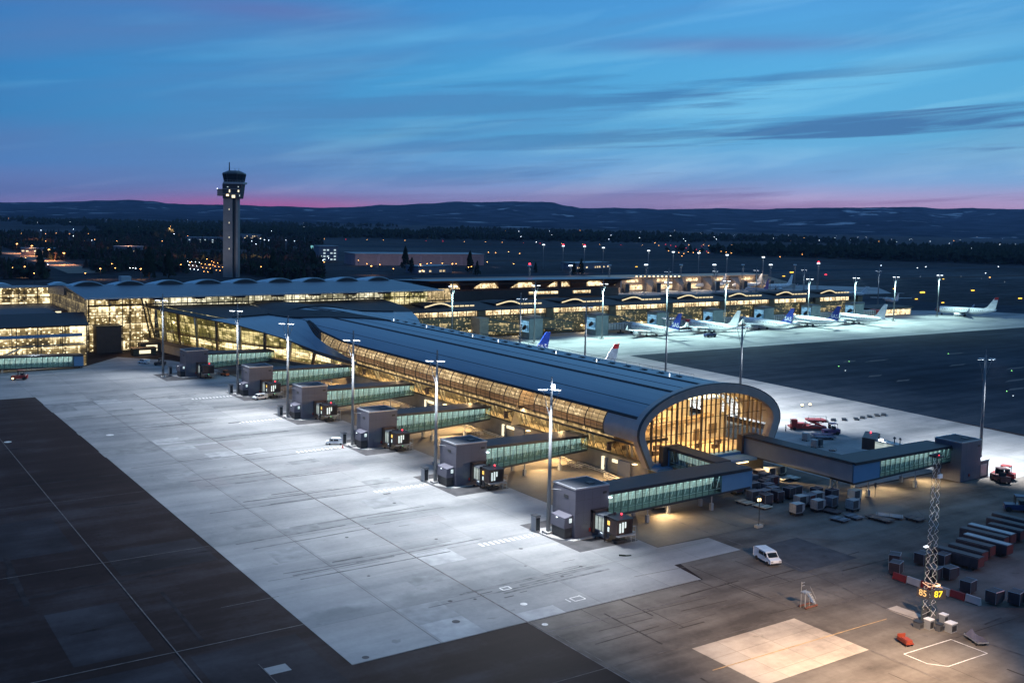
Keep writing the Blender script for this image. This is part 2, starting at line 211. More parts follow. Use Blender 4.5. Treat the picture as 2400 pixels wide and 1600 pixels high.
# ------------------------------------------------------------------ mesh and object helpers
class MB:
    def __init__(s): s.v = []; s.f = []
    def add(s, vs, fs):
        n = len(s.v); s.v += [tuple(p) for p in vs]; s.f += [tuple(i + n for i in f) for f in fs]; return s
    def box(s, x0, y0, z0, x1, y1, z1):
        x0, x1 = sorted((x0, x1)); y0, y1 = sorted((y0, y1)); z0, z1 = sorted((z0, z1))
        return s.add([(x0, y0, z0), (x1, y0, z0), (x1, y1, z0), (x0, y1, z0), (x0, y0, z1), (x1, y0, z1), (x1, y1, z1), (x0, y1, z1)],
                     [(0, 3, 2, 1), (4, 5, 6, 7), (0, 1, 5, 4), (1, 2, 6, 5), (2, 3, 7, 6), (3, 0, 4, 7)])
    def hexa(s, b, t):    # bottom 4 and top 4 points
        return s.add(list(b) + list(t), [(0, 3, 2, 1), (4, 5, 6, 7), (0, 1, 5, 4), (1, 2, 6, 5), (2, 3, 7, 6), (3, 0, 4, 7)])
    def quad(s, *p): return s.add(p, [tuple(range(len(p)))])
    def prism(s, pts, z0, z1):
        n = len(pts); v = [(x, y, z0) for x, y in pts] + [(x, y, z1) for x, y in pts]
        return s.add(v, [tuple(range(n - 1, -1, -1)), tuple(range(n, 2 * n))] + [(i, (i + 1) % n, n + (i + 1) % n, n + i) for i in range(n)])
    def ext(s, pts, d):   # extrude a 3-D polygon by vector d
        n = len(pts); v = [tuple(p) for p in pts] + [tuple(p[i] + d[i] for i in range(3)) for p in pts]
        return s.add(v, [tuple(range(n - 1, -1, -1)), tuple(range(n, 2 * n))] + [(i, (i + 1) % n, n + (i + 1) % n, n + i) for i in range(n)])
    def tube(s, p, q, r, r2=None, n=6):
        p = Vector(p); q = Vector(q); d = (q - p).normalized(); r2 = r if r2 is None else r2
        a = d.cross(Vector((0, 0, 1)) if abs(d.z) < .95 else Vector((1, 0, 0))).normalized(); b = d.cross(a)
        v = [p + (a * math.cos(2 * math.pi * i / n) + b * math.sin(2 * math.pi * i / n)) * r for i in range(n)] + [q + (a * math.cos(2 * math.pi * i / n) + b * math.sin(2 * math.pi * i / n)) * r2 for i in range(n)]
        return s.add(v, [tuple(range(n)), tuple(range(2 * n - 1, n - 1, -1))] + [(i, n + i, n + (i + 1) % n, (i + 1) % n) for i in range(n)])
    def loft(s, secs, closed=True, caps=True):
        n = len(secs[0]); base = len(s.v); s.v += [tuple(p) for sec in secs for p in sec]
        for k in range(len(secs) - 1):
            for i in range(n if closed else n - 1):
                j = (i + 1) % n; s.f.append((base + k * n + i, base + k * n + j, base + (k + 1) * n + j, base + (k + 1) * n + i))
        if caps and closed: s.f.append(tuple(base + i for i in range(n - 1, -1, -1))); s.f.append(tuple(base + (len(secs) - 1) * n + i for i in range(n)))
        return s
    def build(s, name, m, parent=None, org=None, smooth=False):
        if parent is not None and org is None: org = tuple(parent.location)
        org = org or (0, 0, 0)
        me = bpy.data.meshes.new(name); me.from_pydata([(x - org[0], y - org[1], z - org[2]) for x, y, z in s.v], [], s.f)
        me.materials.append(m); me.update()
        if smooth: me.polygons.foreach_set('use_smooth', [True] * len(me.polygons))
        o = bpy.data.objects.new(name, me); COL.objects.link(o)
        if parent is not None: o.parent = parent
        else: o.location = org
        return o
def box(x0, y0, z0, x1, y1, z1): return MB().box(x0, y0, z0, x1, y1, z1)
def tag(o, label=None, cat=None, group=None, kind=None):
    if label: o['label'] = label
    if cat: o['category'] = cat
    if group: o['group'] = group
    if kind: o['kind'] = kind
    return o
def thing(name, loc, label, cat, group=None, rz=0):
    o = bpy.data.objects.new(name, None); COL.objects.link(o); o.location = loc; o.rotation_euler.z = rz; o.empty_display_size = .2
    return tag(o, label, cat, group)
def struct(name, mb, m, smooth=False): return tag(mb.build(name, m, smooth=smooth), kind='structure')
def kids(o): return [c for c in COL.objects if c.parent == o]
def copy_tree(o, children=None):
    kmap = children
    def rec(a, par):
        c = a.copy(); COL.objects.link(c); c.parent = par
        for ch in KID.get(a.name, []): rec(ch, c)
        return c
    return rec(o, None)
KID = {}
def freeze(o):            # remember the tree of a prototype before copying it
    for a in [o] + list(o.children_recursive): KID[a.name] = list(a.children)
ORD = ['leftmost', 'second from the left', 'third from the left', 'fourth from the left', 'fifth from the left', 'sixth from the left', 'seventh from the left', 'eighth from the left', 'ninth from the left', 'tenth from the left', 'eleventh from the left', 'twelfth from the left', 'thirteenth from the left', 'fourteenth from the left', 'fifteenth from the left', 'sixteenth from the left', 'seventeenth from the left', 'eighteenth from the left', 'nineteenth from the left', 'twentieth from the left', 'twenty-first from the left', 'twenty-second from the left', 'twenty-third from the left', 'twenty-fourth from the left', 'twenty-fifth from the left', 'twenty-sixth from the left', 'twenty-seventh from the left', 'twenty-eighth from the left', 'twenty-ninth from the left', 'thirtieth from the left']
NTH = ['nearest', 'second nearest', 'third nearest', 'fourth nearest', 'fifth nearest', 'farthest']
def spot(parent, loc, target, power, col, size=150, blend=.6, radius=.3, name='lamp_light'):
    l = bpy.data.lights.new(name, 'SPOT'); l.energy = power; l.color = col; l.spot_size = rad(size); l.spot_blend = blend; l.shadow_soft_size = radius
    o = bpy.data.objects.new(name, l); COL.objects.link(o); d = Vector(target) - Vector(loc)
    o.rotation_euler = d.to_track_quat('-Z', 'Y').to_euler()
    o.location = Vector(loc) - (parent.location if parent else Vector((0, 0, 0))); o.parent = parent; return o
def area(parent, loc, sx, sy, power, col, rot=(0, 0, 0), name='ceiling_or_fill_light', spread=180):
    l = bpy.data.lights.new(name, 'AREA'); l.shape = 'RECTANGLE'; l.spread = rad(spread); l.size = sx; l.size_y = sy; l.energy = power; l.color = col
    o = bpy.data.objects.new(name, l); COL.objects.link(o); o.rotation_euler = rot
    o.location = Vector(loc) - (parent.location if parent else Vector((0, 0, 0))); o.parent = parent; return o
def text_mesh(s, size, m, name, parent, loc, rot, thick=.02):
    c = bpy.data.curves.new(name, 'FONT'); c.body = s; c.size = size; c.extrude = thick; c.align_x = 'CENTER'; c.align_y = 'CENTER'; c.offset = size * .006
    t = bpy.data.objects.new(name + '_tmp', c); COL.objects.link(t); dg = bpy.context.evaluated_depsgraph_get(); me = bpy.data.meshes.new_from_object(t.evaluated_get(dg))
    bpy.data.objects.remove(t); me.name = name; me.materials.clear(); me.materials.append(m)
    o = bpy.data.objects.new(name, me); COL.objects.link(o); o.parent = parent
    o.location = loc; o.rotation_euler = rot; return o
def sheet(name, pts, z, m): return struct(name, MB().quad(*[(x, y, z) for x, y in pts]), m)
def rect(x0, y0, x1, y1): return [(x0, y0), (x1, y0), (x1, y1), (x0, y1)]
LNO = [0]
def line(mb, p, q, w, z):
    LNO[0] += 1; z += (LNO[0] % 60) * .00008
    p = Vector((*p, 0)); q = Vector((*q, 0)); n = (q - p).normalized().cross(Vector((0, 0, 1))) * w / 2
    mb.quad((p.x + n.x, p.y + n.y, z), (p.x - n.x, p.y - n.y, z), (q.x - n.x, q.y - n.y, z), (q.x + n.x, q.y + n.y, z))
#@@SETTING
# ================================================================== SETTING
N = 48
struct('ground', MB().quad(*[(42000 * math.cos(2 * math.pi * i / N), 42000 * math.sin(2 * math.pi * i / N), 0) for i in range(N)]), M['earth'])
sheet('taxiway', rect(-260, -60, 254, 470), .02, M['asphalt'])
sheet('infield', [(254, -60), (700, -60), (760, 300), (640, 420), (640, 525), (254, 525)], .024, M['grass'])
sheet('forecourt', [(76, 40), (262, 40), (262, 116), (205, 117), (200, 128), (172, 128), (172, 300), (111, 300), (111, 120), (107, 106), (76, 106)], .03, M['tarmac'])
sheet('apron', [(-140, 306.5), (51.1, 306.5), (51.1, 106.1), (106.8, 106.1), (107.7, 112.8), (122, 112.8), (122, 120), (111.2, 120.4), (111.2, 335), (104, 362), (90, 378), (76, 360.5), (-140, 360.5)], .05, M['concrete'])
sheet('pier_apron', [(205, 116.7), (251, 116.7), (251.5, 139), (258, 227), (261, 302), (172, 302), (172, 128.6), (200, 128.6)], .055, M['concrete'])
sheet('far_apron', [(205, 302.05), (262, 302.05), (575, 297.5), (618, 338), (600, 372), (545, 398), (205, 398)], .055, M['concrete'])
sheet('commuter_apron', [(455, 500), (690, 494), (742, 545), (700, 590), (430, 600)], .05, M['concrete'])
sheet('service_road', rect(111.4, 120.6, 136.4, 345), .045, M['road'])
# taxiways and runways crossing the infield
for i, (y0, y1, x0, x1) in enumerate(((620, 640, 260, 2200), (760, 790, 300, 2600), (1010, 1055, 300, 3600), (1500, 1560, 500, 5200))):
    sheet('runway' if i >= 2 else 'taxiway', rect(x0, y0, x1, y1), .03, M['grass'] if i % 2 else M['asphalt'])
mb = MB()
for x, y, r in ((340.5, 249, 9), (305.2, 223.7, 5), (305, 212.4, 5), (390.8, 248.3, 8), (359.2, 227, 7), (371.7, 211.5, 8), (342.3, 194.5, 8), (324, 183.6, 7), (328.4, 252.4, 5)):
    mb.quad((x - r, y - .9, .04), (x + r * .3, y - 1.1, .04), (x + r, y + .6, .04), (x - r * .2, y + 1.2, .04))
struct('infield_marking', mb, M['patch'])
# darker and paler paving
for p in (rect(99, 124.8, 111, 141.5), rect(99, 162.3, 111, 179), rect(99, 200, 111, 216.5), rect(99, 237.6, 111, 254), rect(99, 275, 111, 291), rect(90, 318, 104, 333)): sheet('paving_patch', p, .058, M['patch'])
for p in (rect(83, 190, 93, 196), rect(70, 222, 80, 227), rect(84.5, 150.5, 90, 153.5), rect(60, 190, 66, 200), rect(122.2, 100.5, 135, 112.5)): sheet('paving_patch', p, .054, M['patch'] if p[0][0] > 100 else ground_mat('worn_slab', (.2, .2, .205), (.24, .24, .245), (.29, .29, .295)) if 'worn_slab' not in MATS else MATS['worn_slab'])
sheet('paving_patch', rect(88.3, 77.2, 106.8, 88.9), .04, M['pale'])
sheet('paving_patch', rect(120.3, 80.4, 122.7, 84.6), .04, M['pale'])
sheet('paving_patch', rect(42.1, 108.6, 44.7, 110.6), .03, M['concrete'])
for p in (rect(12, 100, 34, 118), rect(36, 60, 49, 118), rect(18, 165, 33, 185), rect(36, 150, 50, 162), rect(-10, 128, 16, 150), rect(24, 122, 33, 140), rect(84, 60, 104, 76)): sheet('paving_patch', p, .026, MATS.get('lighter_asphalt') or ground_mat('lighter_asphalt', (.014, .012, .014), (.026, .024, .029), (.045, .044, .052), streak=.8, scale=.04))
def slab_mat(n, c): return MATS.get(n) or mat(n, c, .85, var=.18, vscale=.5, detail=6, spec=.06)
rs = random.Random(5)
for k in range(46):                                     # relaid slabs, each its own tone
    gx = 50.9 + rs.randint(0, 8) * 6.25; gy = 106.1 + rs.randint(0, 30) * 6.25; w = rs.choice((6.25, 6.25, 12.5)); d = rs.choice((6.25, 3.1, 6.25))
    if gx + w > 98: continue
    sheet('paving_patch', rect(gx, gy, gx + w, gy + d), .0512 + k * .00002, slab_mat(*rs.choice((('new_slab', (.35, .36, .365)), ('old_slab', (.22, .23, .235)), ('mid_slab', (.27, .28, .285))))))
rub = mat('rubber_marks', (.15, .155, .16), .85, var=.35, vscale=.6, spec=.05); rubd = mat('dull_marks', (.026, .023, .026), .85, var=.4, vscale=.4, spec=.05)
mb = MB(); mb_d = MB()
for y0 in (119, 138.5, 157, 175.5, 194, 212, 231, 250, 268, 290):
    for k in range(7):
        x0 = rs.uniform(51.5, 84); L = rs.uniform(6, 30); y = y0 + rs.gauss(0, 2.2); line(mb, (x0, y), (min(98, x0 + L), y + rs.uniform(-.8, .8)), rs.uniform(.12, .55), .0585)
for k in range(60):
    x0 = rs.uniform(-40, 40); y = rs.uniform(60, 290); L = rs.uniform(5, 28); a = rs.choice((0, 0, 1)); p = (x0, y); q = (min(50.5, x0 + L), y + rs.uniform(-1, 1)) if not a else (x0 + rs.uniform(-1, 1), y + L); line(mb_d, p, q, rs.uniform(.15, .9), .034)
mb_t = MB()
for k in range(34):
    x0 = rs.uniform(78, 134); y = rs.choice((rs.uniform(90, 104), rs.uniform(56, 76))); L = rs.uniform(4, 16); t = rs.uniform(-.06, .06) + rs.choice((0, 0, 1.57)); line(mb_t, (x0, y), (x0 + L * math.cos(t), y + L * math.sin(t)), rs.uniform(.08, .35), .0405)
struct('tyre_marks', mb_t, mat('faint_tarmac_marks', (.070, .062, .056), .85, var=.3, spec=.05))
struct('tyre_marks', mb, rub); struct('tyre_marks', mb_d, rubd)
# painted lines
mb = MB()
for i in range(12):                                      # dashed stand crossings beside each gate
    x = 87.4 + i * .98
    for y in (135.7, 172.6, 210.2, 247, 284.3):
        mb.quad((x, y - .75, .064), (x + .45, y - .75, .064), (x + .45, y + .75, .064), (x, y + .75, .064))
struct('crossing_stripes', mb, M['paint'])
mb = MB(); Z = .062
for p, q, w in (((75.8, 40), (75.8, 300), .22), ((76.6, 40), (76.6, 106), .12), ((63, 106), (63, 300), .10), ((35, 40), (35, 300), .16), ((-60, 120), (51, 120.2), .22), ((-60, 157.5), (51, 156.8), .14), ((-60, 92), (150, 89), .12), ((51, 106.2), (106, 106.2), .08),
    ((-60, 194), (51, 194), .10), ((76, 102.2), (104, 101), .2), ((42, 104), (42, 112), .1), ((44, 131), (52, 131), .12), ((122.2, 60), (120.4, 84.6), .2), ((120.4, 84.6), (122.6, 96), .2), ((122.6, 96), (124, 113), .2), ((124, 113), (124, 330), .22), ((106.8, 66), (106.8, 77), .12),
    ((130.9, 122), (130.9, 330), .15), ((107, 97), (76, 97), .10), ((99, 112), (131, 109.5), .12), ((170, 132), (196, 113.5), .3), ((168, 141), (168, 128), .15)): line(mb, p, q, w, Z)
for pts in ([(109.6, 100.3), (118.5, 99.9), (118.7, 89.1), (109.5, 89.4)],): 
    for a, b in zip(pts, pts[1:] + pts[:1]): line(mb, a, b, .14, Z)
curve = [(130.9, 124.8), (131.4, 121), (132.7, 117.8), (135.3, 111.8), (139.8, 107.6), (146.5, 105.3), (154.7, 105), (160.9, 106.5), (165.2, 109.4), (168.4, 113.2), (169.9, 118.3), (169.5, 124)]
for a, b in zip(curve, curve[1:]): line(mb, a, b, .14, Z)
curve = [(126, 96), (129, 99), (132, 99.5), (136, 97), (139, 92)]
for a, b in zip(curve, curve[1:]): line(mb, a, b, .12, Z)
for k in range(8): line(mb, (127 + k * .75, 92.5 + k * .1), (127.35 + k * .75, 92.9 + k * .1), .2, Z)
for k in range(14): line(mb, (118 - k * .1, 108 - k * 2.6), (118 - k * .1, 107 - k * 2.6), .08, Z)
struct('painted_lines', mb, M['paintw'])
mb = MB()
pts = [(109.4, 74.1), (118.5, 73.7), (118.5, 68.8), (110.9, 69.1), (109.4, 70.9)]
for a, b in zip(pts, pts[1:] + pts[:1]): line(mb, a, b, .14, Z)
for a, b in (((79.5, 117.2), (80.9, 117.2)), ((79.5, 118.2), (80.9, 118.2)), ((79.5, 117.2), (79.5, 118.2)), ((80.9, 117.2), (80.9, 118.2)), ((85.6, 108.7), (87.4, 108.7)), ((85.6, 110), (87.4, 110)), ((85.6, 108.7), (85.6, 110)), ((87.4, 108.7), (87.4, 110.3)), ((84.9, 108.8), (84.9, 110))): line(mb, a, b, .2, Z)
for cx, cy, r in ((77.3, 104.3, .42), (79, 111.5, .5), (57, 247, .9), (36, 250, .8)):
    mb.add([(cx + r * math.cos(t * .5236), cy + r * math.sin(t * .5236), Z) for t in range(12)], [tuple(range(12))])
struct('white_markings', mb, M['paint'])
mb = MB(); line(mb, (86, 83.1), (117.3, 82.3), .16, .066); line(mb, (117.3, 40), (86, 60), .16, .066); struct('lead_in_line', mb, M['painto'])
mb = MB()
for cx, cy, r in ((68, 111, .55), (71, 117.5, .35), (74.3, 116.4, .25), (53.3, 107.2, .45), (95, 119.5, .3), (92, 131, .35), (83, 142, .3), (87, 164, .35), (66, 132, .25), (71, 150, .3), (88, 124, .22), (90, 117.5, .3)):
    mb.add([(cx + r * math.cos(t * .5236), cy + r * math.sin(t * .5236), .0645) for t in range(12)], [tuple(range(12))])
for x, y, w, d in ((75.5, 117.5, 2.4, .25), (78, 114.6, 1.6, .3), (81, 115.2, 1.2, .2), (92, 120, 3, .12), (94, 122.5, 2.2, .12), (81, 151, 2, .15), (78, 154, 3, .2), (88, 170, 1.5, .6), (85, 247, 3, 1), (70, 180, 6, .4), (64, 140, 5, .3)): mb.quad((x, y, .0645), (x + w, y, .0645), (x + w, y + d, .0645), (x, y + d, .0645))
struct('pavement_stain', mb, M['patch'])
# gate islands: low kerbs
GY0 = [130.4, 168.0, 205.5, 243.3, 281.0, 322.6]; GX0 = [102.2, 102.3, 102.4, 102.4, 102.5, 97.3]
for gx, gy in zip(GX0, GY0):
    struct('kerb', MB().prism([(gx - 3, gy + 7.5), (gx - 2.8, gy + 2.4), (gx - .9, gy - .9), (gx + 5.4, gy - .7), (gx + 8.2, gy - .7), (gx + 8.4, gy + 7.6)], .0, .16), M['kerb'])
# hills
ridge = [(-400, 478), (-150, 476), (0, 474), (100, 474), (180, 472), (240, 470), (300, 468), (350, 471), (400, 477), (450, 479), (520, 480), (640, 483), (760, 487), (850, 484), (900, 480), (940, 480), (1000, 477), (1060, 473), (1130, 474), (1200, 472), (1290, 474), (1330, 482), (1370, 489), (1430, 487), (1500, 488), (1550, 491), (1600, 490), (1700, 488), (1780, 491), (1850, 488), (1950, 487), (2050, 486), (2150, 485), (2200, 489), (2250, 488), (2400, 490), (2600, 487), (2850, 492)]
def ridge_at(x):
    for (a, b), (c, d) in zip(ridge, ridge[1:]):
        if a <= x <= c: t = (x - a) / (c - a); t = t * t * (3 - 2 * t); return b + (d - b) * t
    return ridge[-1][1]
from mathutils import noise as mn
secs = []; D1 = 11000
for i in range(0, 326):
    x = -400 + i * 10; y = ridge_at(x) + mn.noise(Vector((x * .02, 0, 3))) * 1.6 + mn.noise(Vector((x * .12, 0, 9))) * .8
    w = RM @ Vector((x - CXP, -(y - CYP), -FPX)); hd = math.hypot(w.x, w.y); t = D1 / hd; top = HC + w.z * t; ux, uy = w.x / hd, w.y / hd
    col = []
    for k in range(15):
        f = k / 14; d = 5200 + (D1 - 5200) * f; zz = top * (0.02 + .98 * (f ** 1.7)) if k else -30
        if 0 < k < 14: zz *= 1 + .55 * mn.noise(Vector((ux * d * .0009, uy * d * .0009, 0))) + .22 * mn.noise(Vector((ux * d * .004, uy * d * .004, 2)))
        if 0 < k < 14: zz = min(zz, HC + (top - HC) * d / D1 - 6 if top > HC else zz)
        col.append((ux * d, uy * d, zz))
    col.append((ux * 15000, uy * 15000, top - 60)); secs.append(col)
def hill_mat():
    m = bpy.data.materials.new('forested_hill'); m.use_nodes = True; nt = m.node_tree; p = nt.nodes['Principled BSDF']; p.inputs['Roughness'].default_value = 1; p.inputs['Specular IOR Level'].default_value = 0
    tc = nn(nt, 'ShaderNodeTexCoord')
    def no(s, d, off=0, st=(1, 1, 1)):
        mp = nn(nt, 'ShaderNodeMapping'); mp.inputs['Location'].default_value = (off, off, 0); mp.inputs['Scale'].default_value = st; nt.links.new(tc.outputs['Object'], mp.inputs[0])
        n = nn(nt, 'ShaderNodeTexNoise'); n.inputs['Scale'].default_value = s; n.inputs['Detail'].default_value = d; nt.links.new(mp.outputs[0], n.inputs['Vector']); return n.outputs['Fac']
    base = ramp(nt, no(.006, 9), [(.40, (.010, .020, .030)), (.62, (.045, .062, .085))])
    snow = ramp(nt, no(.0032, 7, 3000, (1, 1, 3)), [(.635, (0, 0, 0)), (.665, (1, 1, 1))])
    nt.links.new(mixc(nt, math_n(nt, 'MULTIPLY', snow.outputs[0], .8), base.outputs[0], (.38, .42, .46)), p.inputs['Base Color']); return m
struct('hills', MB().loft(secs, closed=False), hill_mat(), smooth=True)
# woods: one mass of spruces and bare crowns nobody could count
def tree_into(mb, x, y, h, r, spruce=True):
    a = random.random() * 6
    if spruce:
        for k, (z0, z1, rr) in enumerate(((.10, .55, 1), (.35, .8, .72), (.6, 1.0, .45))):
            n = 5; b = len(mb.v)
            mb.v += [(x + r * rr * math.cos(a + i * 2 * math.pi / n + k) * random.uniform(.8, 1.2), y + r * rr * math.sin(a + i * 2 * math.pi / n + k) * random.uniform(.8, 1.2), h * z0) for i in range(n)] + [(x, y, h * z1)]
            mb.f += [(b + i, b + (i + 1) % n, b + n) for i in range(n)]
    else:
        for k in range(3):
            n = 5; b = len(mb.v); cx, cy, cz = x + random.uniform(-.4, .4) * r, y + random.uniform(-.4, .4) * r, h * random.uniform(.45, .75); q = r * random.uniform(.5, .8)
            mb.v += [(cx, cy, cz - q * 1.1)] + [(cx + q * math.cos(i * 2 * math.pi / n), cy + q * math.sin(i * 2 * math.pi / n), cz + random.uniform(-.3, .3) * q) for i in range(n)] + [(cx, cy, cz + q * random.uniform(.8, 1.3))]
            mb.f += [(b, b + 1 + (i + 1) % n, b + 1 + i) for i in range(n)] + [(b + n + 1, b + 1 + i, b + 1 + (i + 1) % n) for i in range(n)]
#@@NEXT
# ================================================================== NEAR PIER
CX, EA, ZC = 153.0, 19.8, 10.2
def interp(tab, y):
    if y <= tab[0][0]: return tab[0][1:]
    for a, b in zip(tab, tab[1:]):
        if y <= b[0]:
            t = (y - a[0]) / (b[0] - a[0]); return tuple(p + (q - p) * t for p, q in zip(a[1:], b[1:]))
    return tab[-1][1:]
EDGE = [(150, 133.7, 8.15), (270, 133.7, 8.15), (286, 133.6, 8.3), (302, 132.0, 8.9), (317, 127.0, 11.6), (337, 118.7, 14.3), (356, 111.5, 15.3), (375, 106.6, 15.9), (396.5, 103.4, 16.3)]
XB = [(150, 136.6), (268, 136.6), (285, 135.2), (300, 132.8), (320, 126.9), (350, 115.6), (370, 109.7), (396.5, 105.6)]
BAND = [(150, -11.0, 19), (278, -11.0, 19), (289, 0.5, 20), (299, 9, 24.6), (308, 18.6, 28.4), (318, 33, 38.5), (326, 43, 44), (340, 46, 46.2), (396.5, 62, 62.2)]
CROWN = [(150, 8.4), (330, 8.4), (350, 7.9), (396.5, 6.5)]
def ell(y, deg): b = interp(CROWN, y)[0]; return (CX - EA * math.cos(rad(deg)), y, ZC + b * math.sin(rad(deg)))
def sheet_pts(y, n=7):
    ex, ez = interp(EDGE, y); p0 = Vector((ex, y, ez)); j = Vector(ell(y, interp(BAND, y)[0])); c = Vector((ex + (j.x - ex) * .55, y, ez + (j.z - ez) * .28))
    return [tuple((1 - t) ** 2 * p0 + 2 * t * (1 - t) * c + t * t * j) for t in [i / n for i in range(n + 1)]]
mir = lambda p: (2 * CX - p[0], p[1], p[2])
def roof_half(y, n=14):                 # from band top to the crown
    a = interp(BAND, y)[1]; return [ell(y, a + (90 - a) * i / n) for i in range(n + 1)]
def surf_z(X, Y, up=0.0):
    pts = sheet_pts(Y) + roof_half(Y); x = X if X <= CX else 2 * CX - X
    for a, b in zip(pts, pts[1:]):
        if a[0] <= x <= b[0] and b[0] > a[0]: return a[2] + (b[2] - a[2]) * (x - a[0]) / (b[0] - a[0]) + up
    return pts[-1][2] + up
def stripe(pts, m, name, parent, up=.12, th=.3):  # raised band lying on the roof; pts = [(Y, X0, X1)]
    mb = MB(); secs = []
    for y, a, b in pts: za, zb = surf_z(a, y), surf_z(b, y); secs.append([(a, y, za - th), (a, y, za + up), (b, y, zb + up), (b, y, zb - th)])
    mb.loft(secs); return mb.build(name, m, parent)
def roof_mat():
    m = bpy.data.materials.new('blue_standing_seam'); m.use_nodes = True; nt = m.node_tree; p = nt.nodes['Principled BSDF']
    p.inputs['Metallic'].default_value = .3; p.inputs['Roughness'].default_value = .4
    tc = nn(nt, 'ShaderNodeTexCoord'); sp = nn(nt, 'ShaderNodeSeparateXYZ'); nt.links.new(tc.outputs['Object'], sp.inputs[0])
    fr = math_n(nt, 'FRACT', math_n(nt, 'MULTIPLY', sp.outputs[0], 1 / 2.3)); r = ramp(nt, fr, [(0, (.75, .75, .75)), (.04, (1, 1, 1)), (.96, (1, 1, 1)), (1, (.75, .75, .75))])
    mp = nn(nt, 'ShaderNodeMapping'); mp.inputs['Scale'].default_value = (1, .12, 1); nt.links.new(tc.outputs['Object'], mp.inputs[0])
    n = nn(nt, 'ShaderNodeTexNoise'); n.inputs['Scale'].default_value = .5; n.inputs['Detail'].default_value = 6; nt.links.new(mp.outputs[0], n.inputs['Vector'])
    c = ramp(nt, n.outputs['Fac'], [(.3, (.19, .25, .29)), (.7, (.27, .33, .37))]); nt.links.new(mixc(nt, 1, c.outputs[0], r.outputs[0], 'MULTIPLY'), p.inputs['Base Color'])
    rr = ramp(nt, n.outputs['Fac'], [(.3, (.30, .30, .30)), (.7, (.46, .46, .46))]); nt.links.new(rr.outputs[0], p.inputs['Roughness']); MATS['roof'] = m; return m
ROOF = roof_mat()
PY0, PY1 = 151.4, 396.5
pier = thing('pier_building', (CX, PY0, 0), 'long tube-shaped pier with blue metal roof ending in a glowing oval glass front', 'airport pier')
ys = [PY0, 156, 161.5] + [161.5 + i * 6.05 for i in range(1, 20)] + [280 + i * 3.5 for i in range(1, 33)] + [PY1]
ys = sorted(set(round(y, 2) for y in ys if y <= PY1))
yr = [y for y in ys if y < 350] + [350.0]; yb = [350.0] + [y for y in ys if y > 350]
full = lambda y, off=0: [(p[0], p[1], p[2] + off) for p in roof_half(y)] + [(mir(p)[0], p[1], p[2] + off) for p in roof_half(y)[-2::-1]]
MB().loft([full(y) for y in yr], closed=False).build('roof', ROOF, pier, smooth=True)
